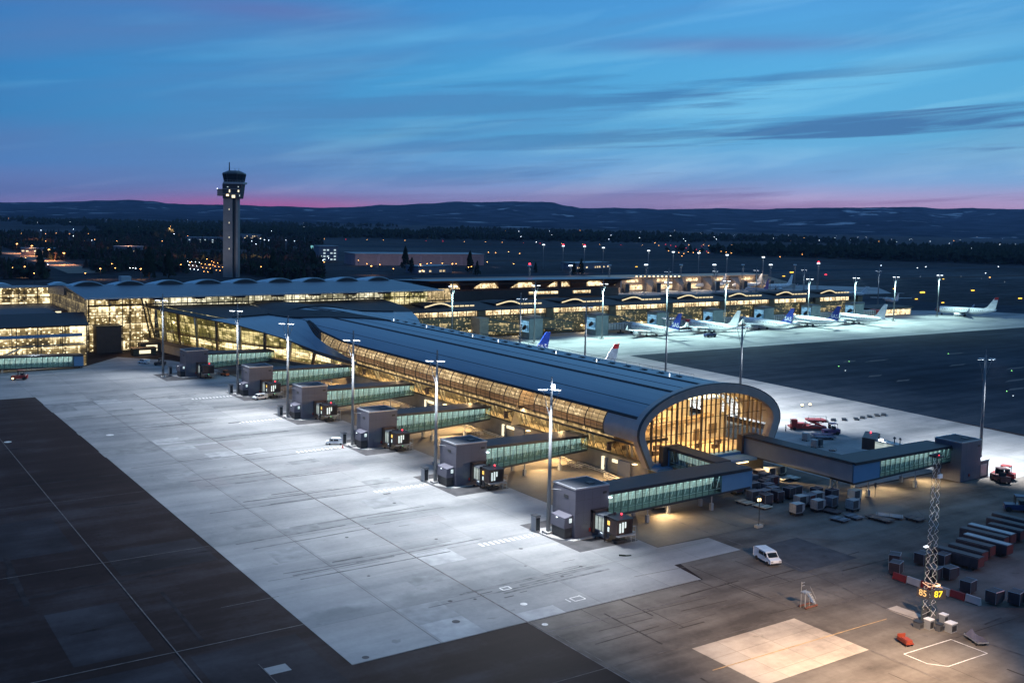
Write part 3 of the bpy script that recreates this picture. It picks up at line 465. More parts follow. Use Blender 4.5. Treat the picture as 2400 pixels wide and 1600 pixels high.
for sgn in (0, 1):
    f = (lambda p: p) if sgn == 0 else mir
    MB().loft([[f(p) for p in sheet_pts(y)] for y in yr if y >= 274], closed=False).build('roof_skirt', ROOF, pier, smooth=True)
    MB().loft([[f(p) for p in sheet_pts(y)] for y in yb], closed=False).build('hall_roof_side', M['black'], pier, smooth=True)
    # solid end panel, then the curved window band
    MB().loft([[f(ell(y, a)) for a in (-11, -4, 3, 10, 19)] for y in (PY0, 161.5)], closed=False).build('end_panel', MATS['ring_metal'], pier, smooth=True)
    by = [161.5 + i * 6.05 for i in range(20)] + [279.4 + i * 3 for i in range(16)]
    def bp(y, t): a, b = interp(BAND, y); p = ell(y, a + (b - a) * t); return f(p)
    MB().loft([[bp(y, t / 6) for t in range(7)] for y in by], closed=False).build('window_band', M['glassband'], pier, smooth=True)
    mb = MB()
    for t in range(1, 6):               # thin horizontal glazing bars
        for a, b in zip(by, by[1:]):
            if a > 306 and t % 2: continue
            mb.tube(bp(a, t / 6), bp(b, t / 6), .045, n=4)
    for i, y in enumerate([161.6 + k * 2.0166 for k in range(79)]):   # ribs, a strong one every third bar
        w = .13 if i % 3 == 0 else .05
        if y > 322: continue
        for t in range(6): mb.tube(bp(y, t / 6), bp(y, (t + 1) / 6), w if t % 6 else w, n=4)
    mb.build('glazing_bars', M['mulld'], pier)
    # gutter and soffit under the tube, sill, side glazing that leans outward
    def low(y):
        e = interp(EDGE, y); xb = interp(XB, y)[0]; k = min(1, max(0, (y - 285) / 30)); zt = 7.3 + (e[1] - .35 - 7.3) * k; xt = (xb - 1.7) + ((e[0] + .5) - (xb - 1.7)) * k
        return [f(p) for p in ((xb, y, 4.1), (xt, y, zt), (e[0], y, e[1] - .25 * (1 - k) - .1), (e[0], y, e[1] + .02))]
    ly = [y for y in ys]
    MB().loft([[low(y)[1], low(y)[2], low(y)[3]] for y in ly], closed=False).build('gutter', M['gutter'], pier)
    mb = MB()
    for y in ly[:]:
        pass
    secs = [[(low(y)[3][0] + (-.12 if not sgn else .12), y, low(y)[3][2] - .35), (low(y)[3][0] + (-.12 if not sgn else .12), y, low(y)[3][2] - .05), (low(y)[3][0] + (.1 if not sgn else -.1), y, low(y)[3][2] - .05), (low(y)[3][0] + (.1 if not sgn else -.1), y, low(y)[3][2] - .35)] for y in ly]
    MB().loft(secs).build('eaves_rail', M['gutter'], pier)
    MB().loft([[low(y)[0], low(y)[1]] for y in ly if y >= 152], closed=False).build('side_glazing', M['glassside'], pier)
    mb = MB(); y = 152.6
    while y < PY1:
        a, b = low(y)[0], low(y)[1]; MB().tube(a, b, .05, n=4).build('mullion', M['mulld'], pier); y += 2.07
    for fr in (.5,):
        for a, b in zip(ly, ly[1:]):
            if a > 290:
                for fr in (.25, .5, .75): mb.tube(Vector(low(a)[0]).lerp(Vector(low(a)[1]), fr), Vector(low(b)[0]).lerp(Vector(low(b)[1]), fr), .06, n=4)
    if mb.v: mb.build('side_glazing_bars', M['mulld'], pier)
    # lit pairs of leaning columns behind the side glass
    y = 157.5; ins = 1.1 if not sgn else -1.1; k = 0
    if sgn == 0:
        while y < PY1 - 4:
            a, b = Vector(low(y)[0]), Vector(low(y)[1]); o = Vector((ins, 0, 0))
            for dy, lean in ((0, -1.6), (1.5, -1.6)) if y < 300 else ((0, -2.8),):
                MB().tube(a + o + Vector((0, dy, 0)), b + o + Vector((0, dy + lean, 0)), .24 if y < 300 else .5, .24 if y < 300 else .6, n=8).build('column', M['column'] if y < 300 or k % 2 else M['mull'], pier)
            y += 12.45 if y < 290 else 11.2; k += 1
    # ground storey
    gw = MB().loft([[f((interp(XB, y)[0] - .25, y, 3.75)), f((interp(XB, y)[0] - .25, y, 4.1)), f((interp(XB, y)[0] + .1, y, 4.12))] for y in ly], closed=False); gw.build('sill', M['wallg'], pier)
    MB().loft([[f((interp(XB, y)[0] + .05, y, 0)), f((interp(XB, y)[0] + .05, y, 3.8))] for y in ly], closed=False).build('ground_storey_wall', M['wall'], pier)
# black hall roof in the middle and its end at the terminal
MB().loft([full(y, .02) for y in yb], closed=False).build('hall_roof', M['black'], pier, smooth=True)
MB().loft([[(p[0], 350.0, p[2] - .05), (p[0], 350.0, p[2] + .5), (p[0], 350.8, p[2] + .5), (p[0], 350.8, p[2] - .05)] for p in sheet_pts(350.0)[2:] + full(350.0)[1:-1] + [mir(q) for q in sheet_pts(350.0)[::-1]][:-2]]).build('hall_roof_kerb', M['black'], pier)
stripe([(290.7, 151.9, 152.3), (300, 149.3, 152.3), (311, 145.3, 151.4), (320, 142.6, 150.2), (328, 140.2, 148.9), (338, 137.4, 146.2), (350, 134.8, 144.4), (360, 138.5, 142.6)], M['black'], 'roof_light_trough', pier, up=.35)
stripe([(y, 148.6, 152.0) if y > 330 else (y, 149.5, 151.0) for y in (332, 340, 349)], M['boxr'], 'roof_plant_walk', pier, up=.2)
for y0, y1, a, b in ((151.6, 350, 151.3, 151.95), (151.6, 335, 143.5, 144.05)):
    n = 40; stripe([(y0 + (y1 - y0) * i / n, a, b) for i in range(n + 1)], M['black'], 'roof_seam', pier, up=.16)
for dx in (137.6, 146.9, 157.2):
    stripe([(151.6 + 170 * i / 20, dx, dx + .12) for i in range(21)], M['dark'], 'roof_seam', pier, up=.05)
mb = MB(); secs = []
for y in by: 
    a = ell(y, interp(BAND, y)[1] + .3); b = ell(y, interp(BAND, y)[1] + 2.6); secs.append([(a[0] - .1, y, a[2]), (a[0] - .16, y, a[2] + .2), (b[0] - .05, y, b[2] + .2), (b[0], y, b[2])])
for y in (PY0, 156.0)[::-1]: secs.insert(0, [(p[0], y, p[2]) for p in secs[0]])
mb.loft(secs).build('band_cap', M['black'], pier)
hb = MB().box(-.05, -.9, 0, .05, .9, .18).box(-.9, -.9, 0, .05, -.78, .18).box(-.9, -.78, 0, -.05, .78, .07)
first = None
for i in range(24):
    y = 163 + i * 5.6; x = 155.2
    if first is None:
        first = hb.build('roof_hatch', M['dark'], pier, org=(0, 0, 0)); o = first
    else: o = first.copy(); COL.objects.link(o); o.parent = pier
    o.location = (x - CX, y - PY0, surf_z(x, y) + .05)
for xr in (156.6,):                  # safety rail along the ridge walkway
    rl = MB(); yy = [160 + k * 4.4 for k in range(30)]
    for a, b in zip(yy, yy[1:]): rl.tube((xr, a, surf_z(xr, a) + .9), (xr, b, surf_z(xr, b) + .9), .035, n=4).tube((xr, a, surf_z(xr, a)), (xr, a, surf_z(xr, a) + .9), .03, n=4)
    rl.build('safety_rail', M['dark'], pier)
for y in (164, 189, 205, 231, 244, 270, 291): 
    z = surf_z(153.3, y); MB().tube((153.3, y, z), (153.3, y, z + .45), .1).add([(153.3 + .16 * math.cos(t), y + .16 * math.sin(t), z + .5) for t in (0, 1.57, 3.14, 4.71)] + [(153.3, y, z + .7), (153.3, y, z + .4)], [(0, 1, 4), (1, 2, 4), (2, 3, 4), (3, 0, 4), (1, 0, 5), (2, 1, 5), (3, 2, 5), (0, 3, 5)]).build('roof_lamp', GL['lampc'], pier)
# end frame ring
def outer_path():
    L = [(135.9, 3.3), (134.9, 5.2), (133.7, 7.6)] + [(CX - 20.1 * math.cos(rad(a)), ZC + 8.75 * math.sin(rad(a))) for a in range(-8, 91, 7)]
    return L + [(2 * CX - x, z) for x, z in L[-2::-1]]
def inner_path():
    L = [(137.3, 4.0), (136.4, 5.6), (135.5, 7.9)] + [(CX - 18.3 * math.cos(rad(a)), ZC + 6.75 * math.sin(rad(a))) for a in range(-8, 91, 7)]
    return L + [(2 * CX - x, z) for x, z in L[-2::-1]]
O_, I_ = outer_path(), inner_path(); Yf, Yb = 150.2, 152.3
mb = MB().loft([[(a[0], Yf, a[1]), (b[0], Yf + .25, b[1]), (b[0], Yb, b[1]), (a[0], Yb, a[1])] for a, b in zip(O_, I_)]); mb.build('end_frame', M['ring'], pier, smooth=False)
MB().loft([[(a[0] + (.12 if a[0] < CX else -.12), Yf - .0, a[1] - .0), (a[0] + (-.10 if a[0] < CX else .10), Yf - .03, a[1] + .12), (a[0] + (-.10 if a[0] < CX else .10), Yf + .5, a[1] + .12), (a[0], Yf + .5, a[1])] for a in O_]).build('frame_edge', M['dark'], pier)
def zin(x):
    for a, b in zip(I_, I_[1:]):
        if a[1] > 7.9 and b[1] > 7.9 and a[0] <= x <= b[0]: return a[1] + (b[1] - a[1]) * (x - a[0]) / (b[0] - a[0])
    return 9.2
MB().quad(*[(x, Yb - .35, z) for x, z in I_]).build('end_glass', M['glassend'], pier)
k = 0; x = 137.4
while x < 169:
    zt = zin(x); d = .55 if k % 5 else .8
    MB().box(x - (.075 if k % 5 else .12), Yb - .42 - d * .6, 4.0, x + (.075 if k % 5 else .12), Yb - .40, zt).build('mullion', M['mull'], pier); x += 1.36; k += 1
for z in (6.6, 9.2, 11.9, 14.4):
    xs = [x for x in [134 + i * .2 for i in range(191)] if zin(x) > z and x > 135.9 and x < 170.1]; MB().box(xs[0], Yb - .75, z - .05, xs[-1], Yb - .68, z + .05).build('transom', M['mulld'], pier)
MB().box(137, 150.6, 3.3, 169, 152.5, 4.0).build('end_sill', M['bluepanel'], pier)
MB().box(136.6, 152.0, 0, 169.4, 152.4, 3.35).build('end_ground_wall', M['wall'], pier)
# interior: floor, gallery, core boxes, trusses, ceiling lamps
MB().box(136.8, 152.5, 3.8, 169.2, 330, 4.08).build('floor', M['floor'], pier)
MB().box(136.0, 166, 8.2, 149, 318, 8.5).build('gallery_floor', M['brownp'], pier)
MB().box(136.2, 153.3, 7.7, 143.5, 166, 8.3).build('gallery_floor', M['mull'], pier)
MB().hexa([(141, 160, 8.0), (163, 160, 9.6), (163, 162, 9.6), (141, 162, 8.0)], [(141, 160, 8.7), (163, 160, 10.3), (163, 162, 10.3), (141, 162, 8.7)]).build('gallery_bridge', M['mull'], pier)
MB().box(149.5, 168, 4.1, 163.5, 178, 12.2).box(152, 164, 4.1, 156.5, 168, 7.6).box(143, 172, 8.5, 148, 176, 11.0).build('interior_block', M['ceil'], pier)
MB().box(148.6, 158, 12.5, 150.2, 160.4, 14.6).box(144.4, 158, 11.0, 145.6, 160, 12.4).box(147, 162, 10, 148, 163, 11.4).box(140, 156, 11.4, 146, 157, 11.9).build('interior_panel', M['mull'], pier)
mb = MB()
for i in range(5):
    x = 141.5; mb.tube((x, 158, 4.1), (x + math.cos(i * 1.25) * 3, 158 + math.sin(i * 1.25) * 2, 13.0), .12)
    mb.tube((x + 1, 157, 12.9), (x + 6 * math.cos(i), 157 + i * .5, 10.6), .08)
mb.build('tree_column', M['mull'], pier)
for dx in (0, 1.1):
    secs = []
    for a in range(-10, 62, 6):
        X = CX + (17.0 - dx) * math.cos(rad(a)); Zq = ZC + (6.4 - dx * .4) * math.sin(rad(a)); secs.append([(X - .25, 158 + dx * 3, Zq), (X + .25, 158 + dx * 3, Zq), (X + .25, 158.5 + dx * 3, Zq), (X - .25, 158.5 + dx * 3, Zq)])
    MB().loft(secs).build('interior_rib', M['column'], pier)
MB().quad((134, 196, 4.1), (172, 196, 4.1), (168, 196, 15.6), (153, 196, 18.0), (138, 196, 15.6)).build('interior_partition', M['ceil'], pier)
MB().box(157.5, 163, 4.1, 170.2, 163.4, 9.6).box(163, 163, 9.6, 168.5, 163.4, 12.8).build('interior_wall', M['ceil'], pier)
MB().box(160, 162.8, 4.1, 161.6, 162.98, 6.6).box(164.5, 162.8, 5.2, 167, 162.98, 7.4).build('interior_doors', M['mull'], pier)
for x, y in ((142, 156), (149, 155.5), (155.2, 157), (158, 155), (162, 158), (146, 160), (140, 163)):
    MB().box(x, y, 4.1, x + 1.6, y + .5, 5.0).build('seat_row', M['brownp'], pier)
cl = lit('tube_ceiling_lamps', (.22, .14, .05), (.62, .40, .17), (1.0, .72, .38), 1.0, (.25, .08, .5), .08, thr=(.35, .55, .75))
MB().loft([[ (CX - 18.9 * math.cos(rad(a)), y, ZC + 7.6 * math.sin(rad(a))) for a in range(24, 157, 6)] for y in [152.6, 200, 240, 284]], closed=False).build('ceiling', M['ceil'], pier, smooth=True)
MB().quad((139.8, 166, 4.2), (139.8, 318, 4.2), (139.8, 318, 8.1), (139.8, 166, 8.1)).build('concourse_backdrop', lit('concourse_interior', (.035, .022, .008), (.12, .078, .03), (.8, .56, .26), 1.0, (.4, .35, .6), .16, thr=(.40, .58, .82), bay=2.6), pier)  # glowing backdrop, the concourse lighting is painted into its emission
MB().quad((140.6, 166, 8.6), (140.6, 318, 8.6), (140.6, 318, 15.4), (140.6, 166, 15.4)).build('gallery_backdrop', lit('gallery_interior', (.26, .18, .08), (.54, .40, .21), (1.3, 1.0, .58), .95, (.30, .16, .8), .10, thr=(.34, .62, .85)), pier)  # backdrop plane that glows, gallery lighting painted in
for y in (156, 161, 166): MB().box(150, y, 15.0 - (y - 156) * .1, 160, y + 1.6, 15.2).build('ceiling_lamp', glow('warm_panel', (1, .86, .58), 2.4), pier)
for x, y, p in ((146, 158, 700), (160, 158, 800), (153, 163, 800)): area(pier, (x, y, 14.6), 8, 4, p * 2.0, (1, .72, .38), spread=105)
area(pier, (145, 156, 7.5), 5, 3, 420, (1, .68, .34), spread=130); area(pier, (153, 152.9, 13.2), 22, 1.0, 4200, (1, .74, .40), (rad(62), 0, 0)); area(pier, (153, 154.0, 15.6), 18, 1.5, 1500, (1, .80, .50), (rad(150), 0, 0))  # the inward-facing one behind the glass is an added fill light
area(pier, (156, 176, 16.0), 12, 8, 1500, (1, .74, .42), spread=120)  # fill added to brighten the tops of the interior blocks
for q in (180, 222, 262): area(pier, (137.5, q, 7.7), .5, 38, 2200, (1, .84, .56))
if 1: area(pier, (138.0, 190, 13.5), 1.5, 40, 2200, (1, .66, .36)); area(pier, (138.0, 240, 13.5), 1.5, 50, 2400, (1, .66, .36)); area(pier, (138.2, 288, 13.0), 1.5, 36, 1600, (1, .66, .36))
# hall interior backdrop, 4 to 5 m inside the tall leaning glass
MB().loft([[(interp(XB, y)[0] + 4.2, y, 4.1), (interp(EDGE, y)[0] + 5.2, y, interp(EDGE, y)[1] + .2)] for y in ly if y > 286], closed=False).build('hall_interior', hall, pier)
MB().loft([[(interp(XB, y)[0] + .1, y, 4.0), (interp(XB, y)[0] + 4.4, y, 4.0)] for y in ly if y > 286], closed=False).build('hall_floor', M['floor'], pier)
MB().loft([[(interp(XB, y)[0] + .9, y, 7.4), (interp(XB, y)[0] + 4.2, y, 7.4), (interp(XB, y)[0] + 4.2, y, 7.75), (interp(XB, y)[0] + .9, y, 7.75)] for y in ly if y > 320]).build('hall_gallery', M['mull'], pier)
MB().loft([[(interp(XB, y)[0] - .5, y, 3.2), (interp(XB, y)[0] - .5, y, 4.3), (interp(XB, y)[0] + .4, y, 4.35), (interp(XB, y)[0] + .4, y, 3.2)] for y in ly if y > 300]).build('hall_plinth', M['brownp'], pier)
MB().loft([[(interp(XB, y)[0] + 4.0, y, 5.0), (interp(XB, y)[0] + 4.0, y, 7.0)] for y in ly if 298 < y < 372], closed=False).build('shop_fronts', lit('shop_lights', (.25, .18, .07), (1.1, .9, .5), (2.6, 2.2, 1.5), 1.0, floors=(2.1, 4.95, 0), thr=(.30, .46, .66), bay=2.4), pier)
for y in (159, 181, 198, 219, 236, 256, 272): MB().box(136.35, y, 2.3, 136.62, y + 3.2, 2.9).build('slot_window', GL['slot'], pier)
for y in (164, 201.5, 239, 276.5, 188, 226):
    d = MB().box(136.3, y, 0, 136.6, y + 2.0, 2.7); o = d.build('door', M['lpanel'], pier); MB().box(136.2, y + .3, .9, 136.28, y + .9, 1.1).build('handle', M['dark'], o, org=tuple(pier.location))
for y in (161, 198.5, 236, 273.5): MB().box(136.2, y - 4.6, 0, 136.62, y - .8, 3.2).build('shutter_door', M['lpanel'], pier); MB().box(136.1, y + 3.6, .2, 136.5, y + 4.3, 2.9).build('lit_door', GL['slot'], pier)
for i, y in enumerate((154.5, 176, 191.5, 213, 229, 251, 266.5, 288)):
    MB().box(135.4, y - .4, 3.35, 136.2, y + .4, 3.5).build('wall_lamp', GL['warm'], pier); spot(pier, (133.5, y, 6.9), (125.0, y, 0), 17000, (1, .66, .30), 160, .8, .3)  # soffit-level spot assumed for the warm ground; no fitting built there
for y in (159.5, 197, 234, 271): MB().box(133.0, y, 5.5, 133.9, y + .5, 6.9).box(132.9, y + .1, 6.9, 135.2, y + .4, 7.2).build('stand_guidance_unit', M['brownp'], pier)
# canopies over the ground storey at the end front
for x0, x1, yq in ((136.5, 142.0, 148.6), (154.5, 162.3, 146.5)):
    MB().box(x0, yq, 3.0, x1, 152.0, 3.5).build('canopy', M['bluepanel'], pier); MB().box(x0 + .2, yq - .02, 2.75, x1 - (2.6 if x0 > 150 else .4), yq + .12, 2.98).build('canopy_lamp', GL['warm'], pier)
MB().box(154.6, 147.2, 0, 165.0, 152.0, 2.98).build('goods_entrance', M['wallg'], pier)
spot(pier, (158.5, 146.0, 2.9), (160, 142.4, 0), 26000, (1, .74, .40), 88, .8, .3); spot(pier, (139.5, 148.2, 2.9), (138, 143, 0), 1500, (1, .72, .36), 165, .8, .3)
#@@NEXT
# ================================================================== GATES
BH = 8.4
def gate_box(gx, gy, label, right=False):
    t = thing('gate_building', (gx, gy, 0), label, 'gate building', 'grey stair blocks of the pier gates')
    w, d = 7.0, 6.1; x1, y1 = gx + w, gy + d
    wl = MB().box(gx, gy, .14, x1, y1, BH - .25).build('walls', M['boxw'], t)
    MB().box(gx + .25, gy + .25, BH - .3, x1 - .25, y1 - .25, BH - .12).build('roof', mat('gate_roof', (.035, .04, .05), .8, var=.2), t)
    r = MB(); 
    for a in ((gx - .06, gy - .06, x1 + .06, gy + .2), (gx - .06, y1 - .2, x1 + .06, y1 + .06), (gx - .06, gy + .2, gx + .2, y1 - .2), (x1 - .2, gy + .2, x1 + .06, y1 - .2)): r.box(a[0], a[1], BH - .26, a[2], a[3], BH)
    r.build('parapet_rim', M['rim'] if not right else M['steel'], t)
    MB().box(gx + 5.7, gy - .05, 6.9, gx + 6.5, gy + .02, 7.3).build('vent', M['dark'], t); MB().box(gx - .05, gy + 1.9, 6.4, gx + .02, gy + 3.1, 6.95).build('vent', M['dark'], t)
    sm = MB()
    for k in range(1, 4): sm.box(gx + k * 1.75 - .012, gy - .006, .3, gx + k * 1.75 + .012, gy + .01, BH - .3).box(gx - .006, gy + k * 1.52 - .012, .3, gx + .01, gy + k * 1.52 + .012, BH - .3)
    for z in (2.2, 4.3, 6.4): sm.box(gx + .02, gy - .007, z - .012, x1, gy + .01, z + .012).box(gx - .007, gy + .02, z - .012, gx + .01, y1, z + .012)
    sm.build('panel_seams', M['towerd'], t)
    MB().box(gx + 1.2, gy - .05, .16, gx + 2.2, gy - .008, 2.3).build('door', M['boxw'], t); MB().box(gx + 2.9, gy - .16, 1.0, gx + 3.15, gy - .008, 1.6).build('hydrant_box', M['red'], t)
    hr = MB()
    for k in range(5): hr.tube((gx + 4.4 + k * .5, gy + 2.0, BH - .12), (gx + 4.4 + k * .5, gy + 2.0, BH + .0), .03, n=4)
    hr.box(gx + 4.2, gy + 1.8, BH - .12, gx + 5.4, gy + 3.0, BH + .02); hr.build('roof_hatch', M['dark'], t)
    if right: return t
    # annex with a lit hood, stair opening below, corner lamp and bracket
    MB().hexa([(gx - 1.75, gy + .6, 1.9), (gx, gy + .6, 1.9), (gx, gy + 4.4, 1.9), (gx - 1.75, gy + 4.4, 1.9)], [(gx - 1.6, gy + .6, 3.6), (gx, gy + .6, 3.9), (gx, gy + 4.4, 3.9), (gx - 1.6, gy + 4.4, 3.6)]).build('annex', M['boxw'], t)
    MB().box(gx - 1.5, gy + .75, .14, gx - .02, gy + 4.2, 1.9).build('annex_opening', M['dark'], t)
    MB().box(gx - .75, gy + .52, 2.75, gx - .25, gy + .6, 3.45).build('annex_window', GL['winw'], t)
    MB().box(gx - 1.72, gy + 2.6, 3.3, gx - 1.62, gy + 2.85, 3.4).build('annex_lamp', GL['lampc'], t)
    MB().box(x1 - .15, gy - .55, 6.05, x1 + .25, gy - .02, 6.25).build('corner_lamp', GL['lampc'] if gy < 170 else M['steel'], t)
    MB().tube((gx, gy + 3.9, 7.4), (gx - 1.5, gy + 4.8, 7.55), .05).build('bracket', M['steel'], t)

    spot(t, (gx + 3.2, gy - 1.6, .6), (gx + 2.2, gy, 3.2), 45, (.75, 1, .8), 75, .9, .15, 'wall_washer')
    MB().box(gx + 3.1, gy - 1.7, .14, gx + 3.4, gy - 1.4, .5).build('wall_washer', M['dark'], t)
    return t
def bridge(gx, gy, label, lights=True):
    # dark cab docked on the box: rotunda frame, glazed tunnel, cab, lift column, stair
    t = thing('boarding_bridge', (gx + 4.8, gy - 3.5, 0), label, 'boarding bridge', 'dark boarding bridges')
    x = gx
    MB().box(x + 3.2, gy - .75, .9, x + 3.6, gy - .02, 4.5).box(x + 6.0, gy - .75, .9, x + 6.4, gy - .02, 4.5).box(x + 3.2, gy - .75, 4.2, x + 6.4, gy - .02, 4.6).build('dock_frame', M['cabp'], t)
    tn = MB().box(x + 3.75, gy - 3.3, 1.25, x + 6.0, gy - .4, 1.5).box(x + 3.75, gy - 3.3, 3.75, x + 6.0, gy - .4, 4.05).build('tunnel', M['steel'], t)
    MB().box(x + 3.82, gy - 3.2, 1.5, x + 3.9, gy - .5, 3.75).build('tunnel_window', teal, t); m = MB()
    for yy in (gy - 3.2, gy - 2.3, gy - 1.35, gy - .5): m.box(x + 3.74, yy - .05, 1.5, x + 3.81, yy + .05, 3.75)
    m.build('window_frame', M['dark'], t)
    MB().box(x + 5.95, gy - 3.2, 1.5, x + 6.0, gy - .5, 3.75).build('tunnel_window', M['carglass'], t)
    MB().box(x + 3.3, gy - 3.75, .9, x + 3.65, gy - 3.3, 4.35).box(x + 6.25, gy - 3.75, .9, x + 6.55, gy - 3.3, 4.35).box(x + 3.3, gy - 3.75, 4.1, x + 6.55, gy - 3.3, 4.4).build('portal_frame', M['dark'], t)
    c = MB().hexa([(x + 3.5, gy - 6.3, 1.75), (x + 6.9, gy - 6.2, 1.75), (x + 6.9, gy - 3.75, 1.75), (x + 3.5, gy - 3.75, 1.75)], [(x + 3.5, gy - 6.4, 4.25), (x + 6.9, gy - 6.3, 4.1), (x + 6.9, gy - 3.75, 4.2), (x + 3.5, gy - 3.75, 4.35)]).build('cab', M['cabp'], t)
    mb = MB()                           # ribbed canopy folds round the cab
    for i in range(6): mb.box(x + 5.2 + i * .3, gy - 6.42, 1.85, x + 5.26 + i * .3, gy - 6.3, 4.1)
    mb.build('canopy_ribs', M['dark'], t)
    MB().hexa([(x + 3.4, gy - 6.5, 4.25), (x + 7.0, gy - 6.4, 4.1), (x + 7.0, gy - 3.7, 4.22), (x + 3.4, gy - 3.7, 4.36)], [(x + 3.4, gy - 6.5, 4.38), (x + 7.0, gy - 6.4, 4.22), (x + 7.0, gy - 3.7, 4.35), (x + 3.4, gy - 3.7, 4.5)]).build('cab_roof', M['bridgeroof'], t)
    if lights:
        for i, (a, b, z0, z1) in enumerate(((4.0, 4.28, 2.2, 3.75), (4.55, 4.85, 2.2, 3.85), (5.1, 5.35, 2.9, 3.85))): MB().box(x + a, gy - 6.47, z0, x + b, gy - 6.38, z1).build('window', GL['winw'], t)
        MB().box(x + 3.42, gy - 4.6, 3.1, x + 3.5, gy - 4.1, 3.75).build('window', GL['winy'], t); MB().box(x + 3.42, gy - 4.5, 2.0, x + 3.5, gy - 4.15, 2.7).build('window', GL['winw'], t)
    else: MB().box(x + 3.42, gy - 4.6, 2.2, x + 3.5, gy - 4.0, 3.75).build('window', M['carglass'], t)
    bx_, by_ = x + 5.9, gy - 4.6
    MB().tube((bx_, by_, 4.3), (bx_, by_, 4.5), .08).build('beacon_post', M['dark'], t); b = MB()
    b.loft([[(bx_ + r * math.cos(a), by_ + r * math.sin(a), z) for a in (0, 1.05, 2.1, 3.14, 4.19, 5.24)] for z, r in ((4.5, .10), (4.6, .16), (4.72, .12))]).build('beacon', GL['red'], t)
    MB().tube((x + 3.7, gy - 3.9, 4.62), (x + 5.0, gy - 3.9, 4.62), .10).box(x + 4.9, gy - 4.05, 4.45, x + 5.25, gy - 3.75, 4.85).build('cable_drum', M['dark'], t)
    MB().tube((x + 3.45, gy - 3.5, .2), (x + 3.45, gy - 3.5, 1.2), .12).tube((x + 5.3, gy - 4.9, .3), (x + 5.3, gy - 4.9, 1.8), .22).box(x + 4.2, gy - 5.6, .3, x + 6.4, gy - 4.3, .6).build('lift_column', M['dark'], t)
    for dx in (4.3, 6.0): MB().tube((x + dx, gy - 5.0, .33), (x + dx + .35, gy - 5.0, .33), .33, n=10).build('wheel', M['tyre'], t)
    s = MB()
    for p, q in (((7.0, -5.9, 0), (7.0, -5.9, 2.7)), ((7.9, -5.9, 0), (7.9, -5.9, 2.7)), ((7.0, -4.6, 0), (7.0, -4.6, 1.8)), ((7.9, -4.6, 0), (7.9, -4.6, 1.8)), ((7.0, -5.9, 2.7), (7.9, -5.9, 2.7)), ((7.0, -5.9, 1.2), (7.9, -5.9, 1.2))): s.tube((x + p[0], gy + p[1], p[2]), (x + q[0], gy + q[1], q[2]), .05, n=4)
    for i in range(6): s.box(x + 7.0, gy - 4.6 + i * .3, 1.5 - i * .27, x + 7.9, gy - 4.3 + i * .3, 1.56 - i * .27)
    s.box(x + 6.9, gy - 5.9, 1.65, x + 7.9, gy - 4.6, 1.73); s.build('service_stair', M['steel'], t)
    MB().box(x + 3.4, gy - 6.9, 1.65, x + 7.0, gy - 6.3, 1.8).build('bumper', M['lpanel'] if gy < 170 else M['steel'], t)
    MB().tube((x + 4.4, gy - 1.2, .7), (x + 4.4, gy - 3.0, .7), .5, n=10).build('air_unit', M['steel'], t)
    MB().box(x + 3.9, gy - 2.2, 1.12, x + 4.5, gy - 1.7, 1.22).build('underside_lamp', GL['lampc'], t)
    if gy > 200 and gy < 300 or not lights: MB().box(x + 5.0, gy - 6.5, 1.5, x + 5.15, gy - 6.4, 1.63).build('signal_lamp', GL['green'], t)
    return t
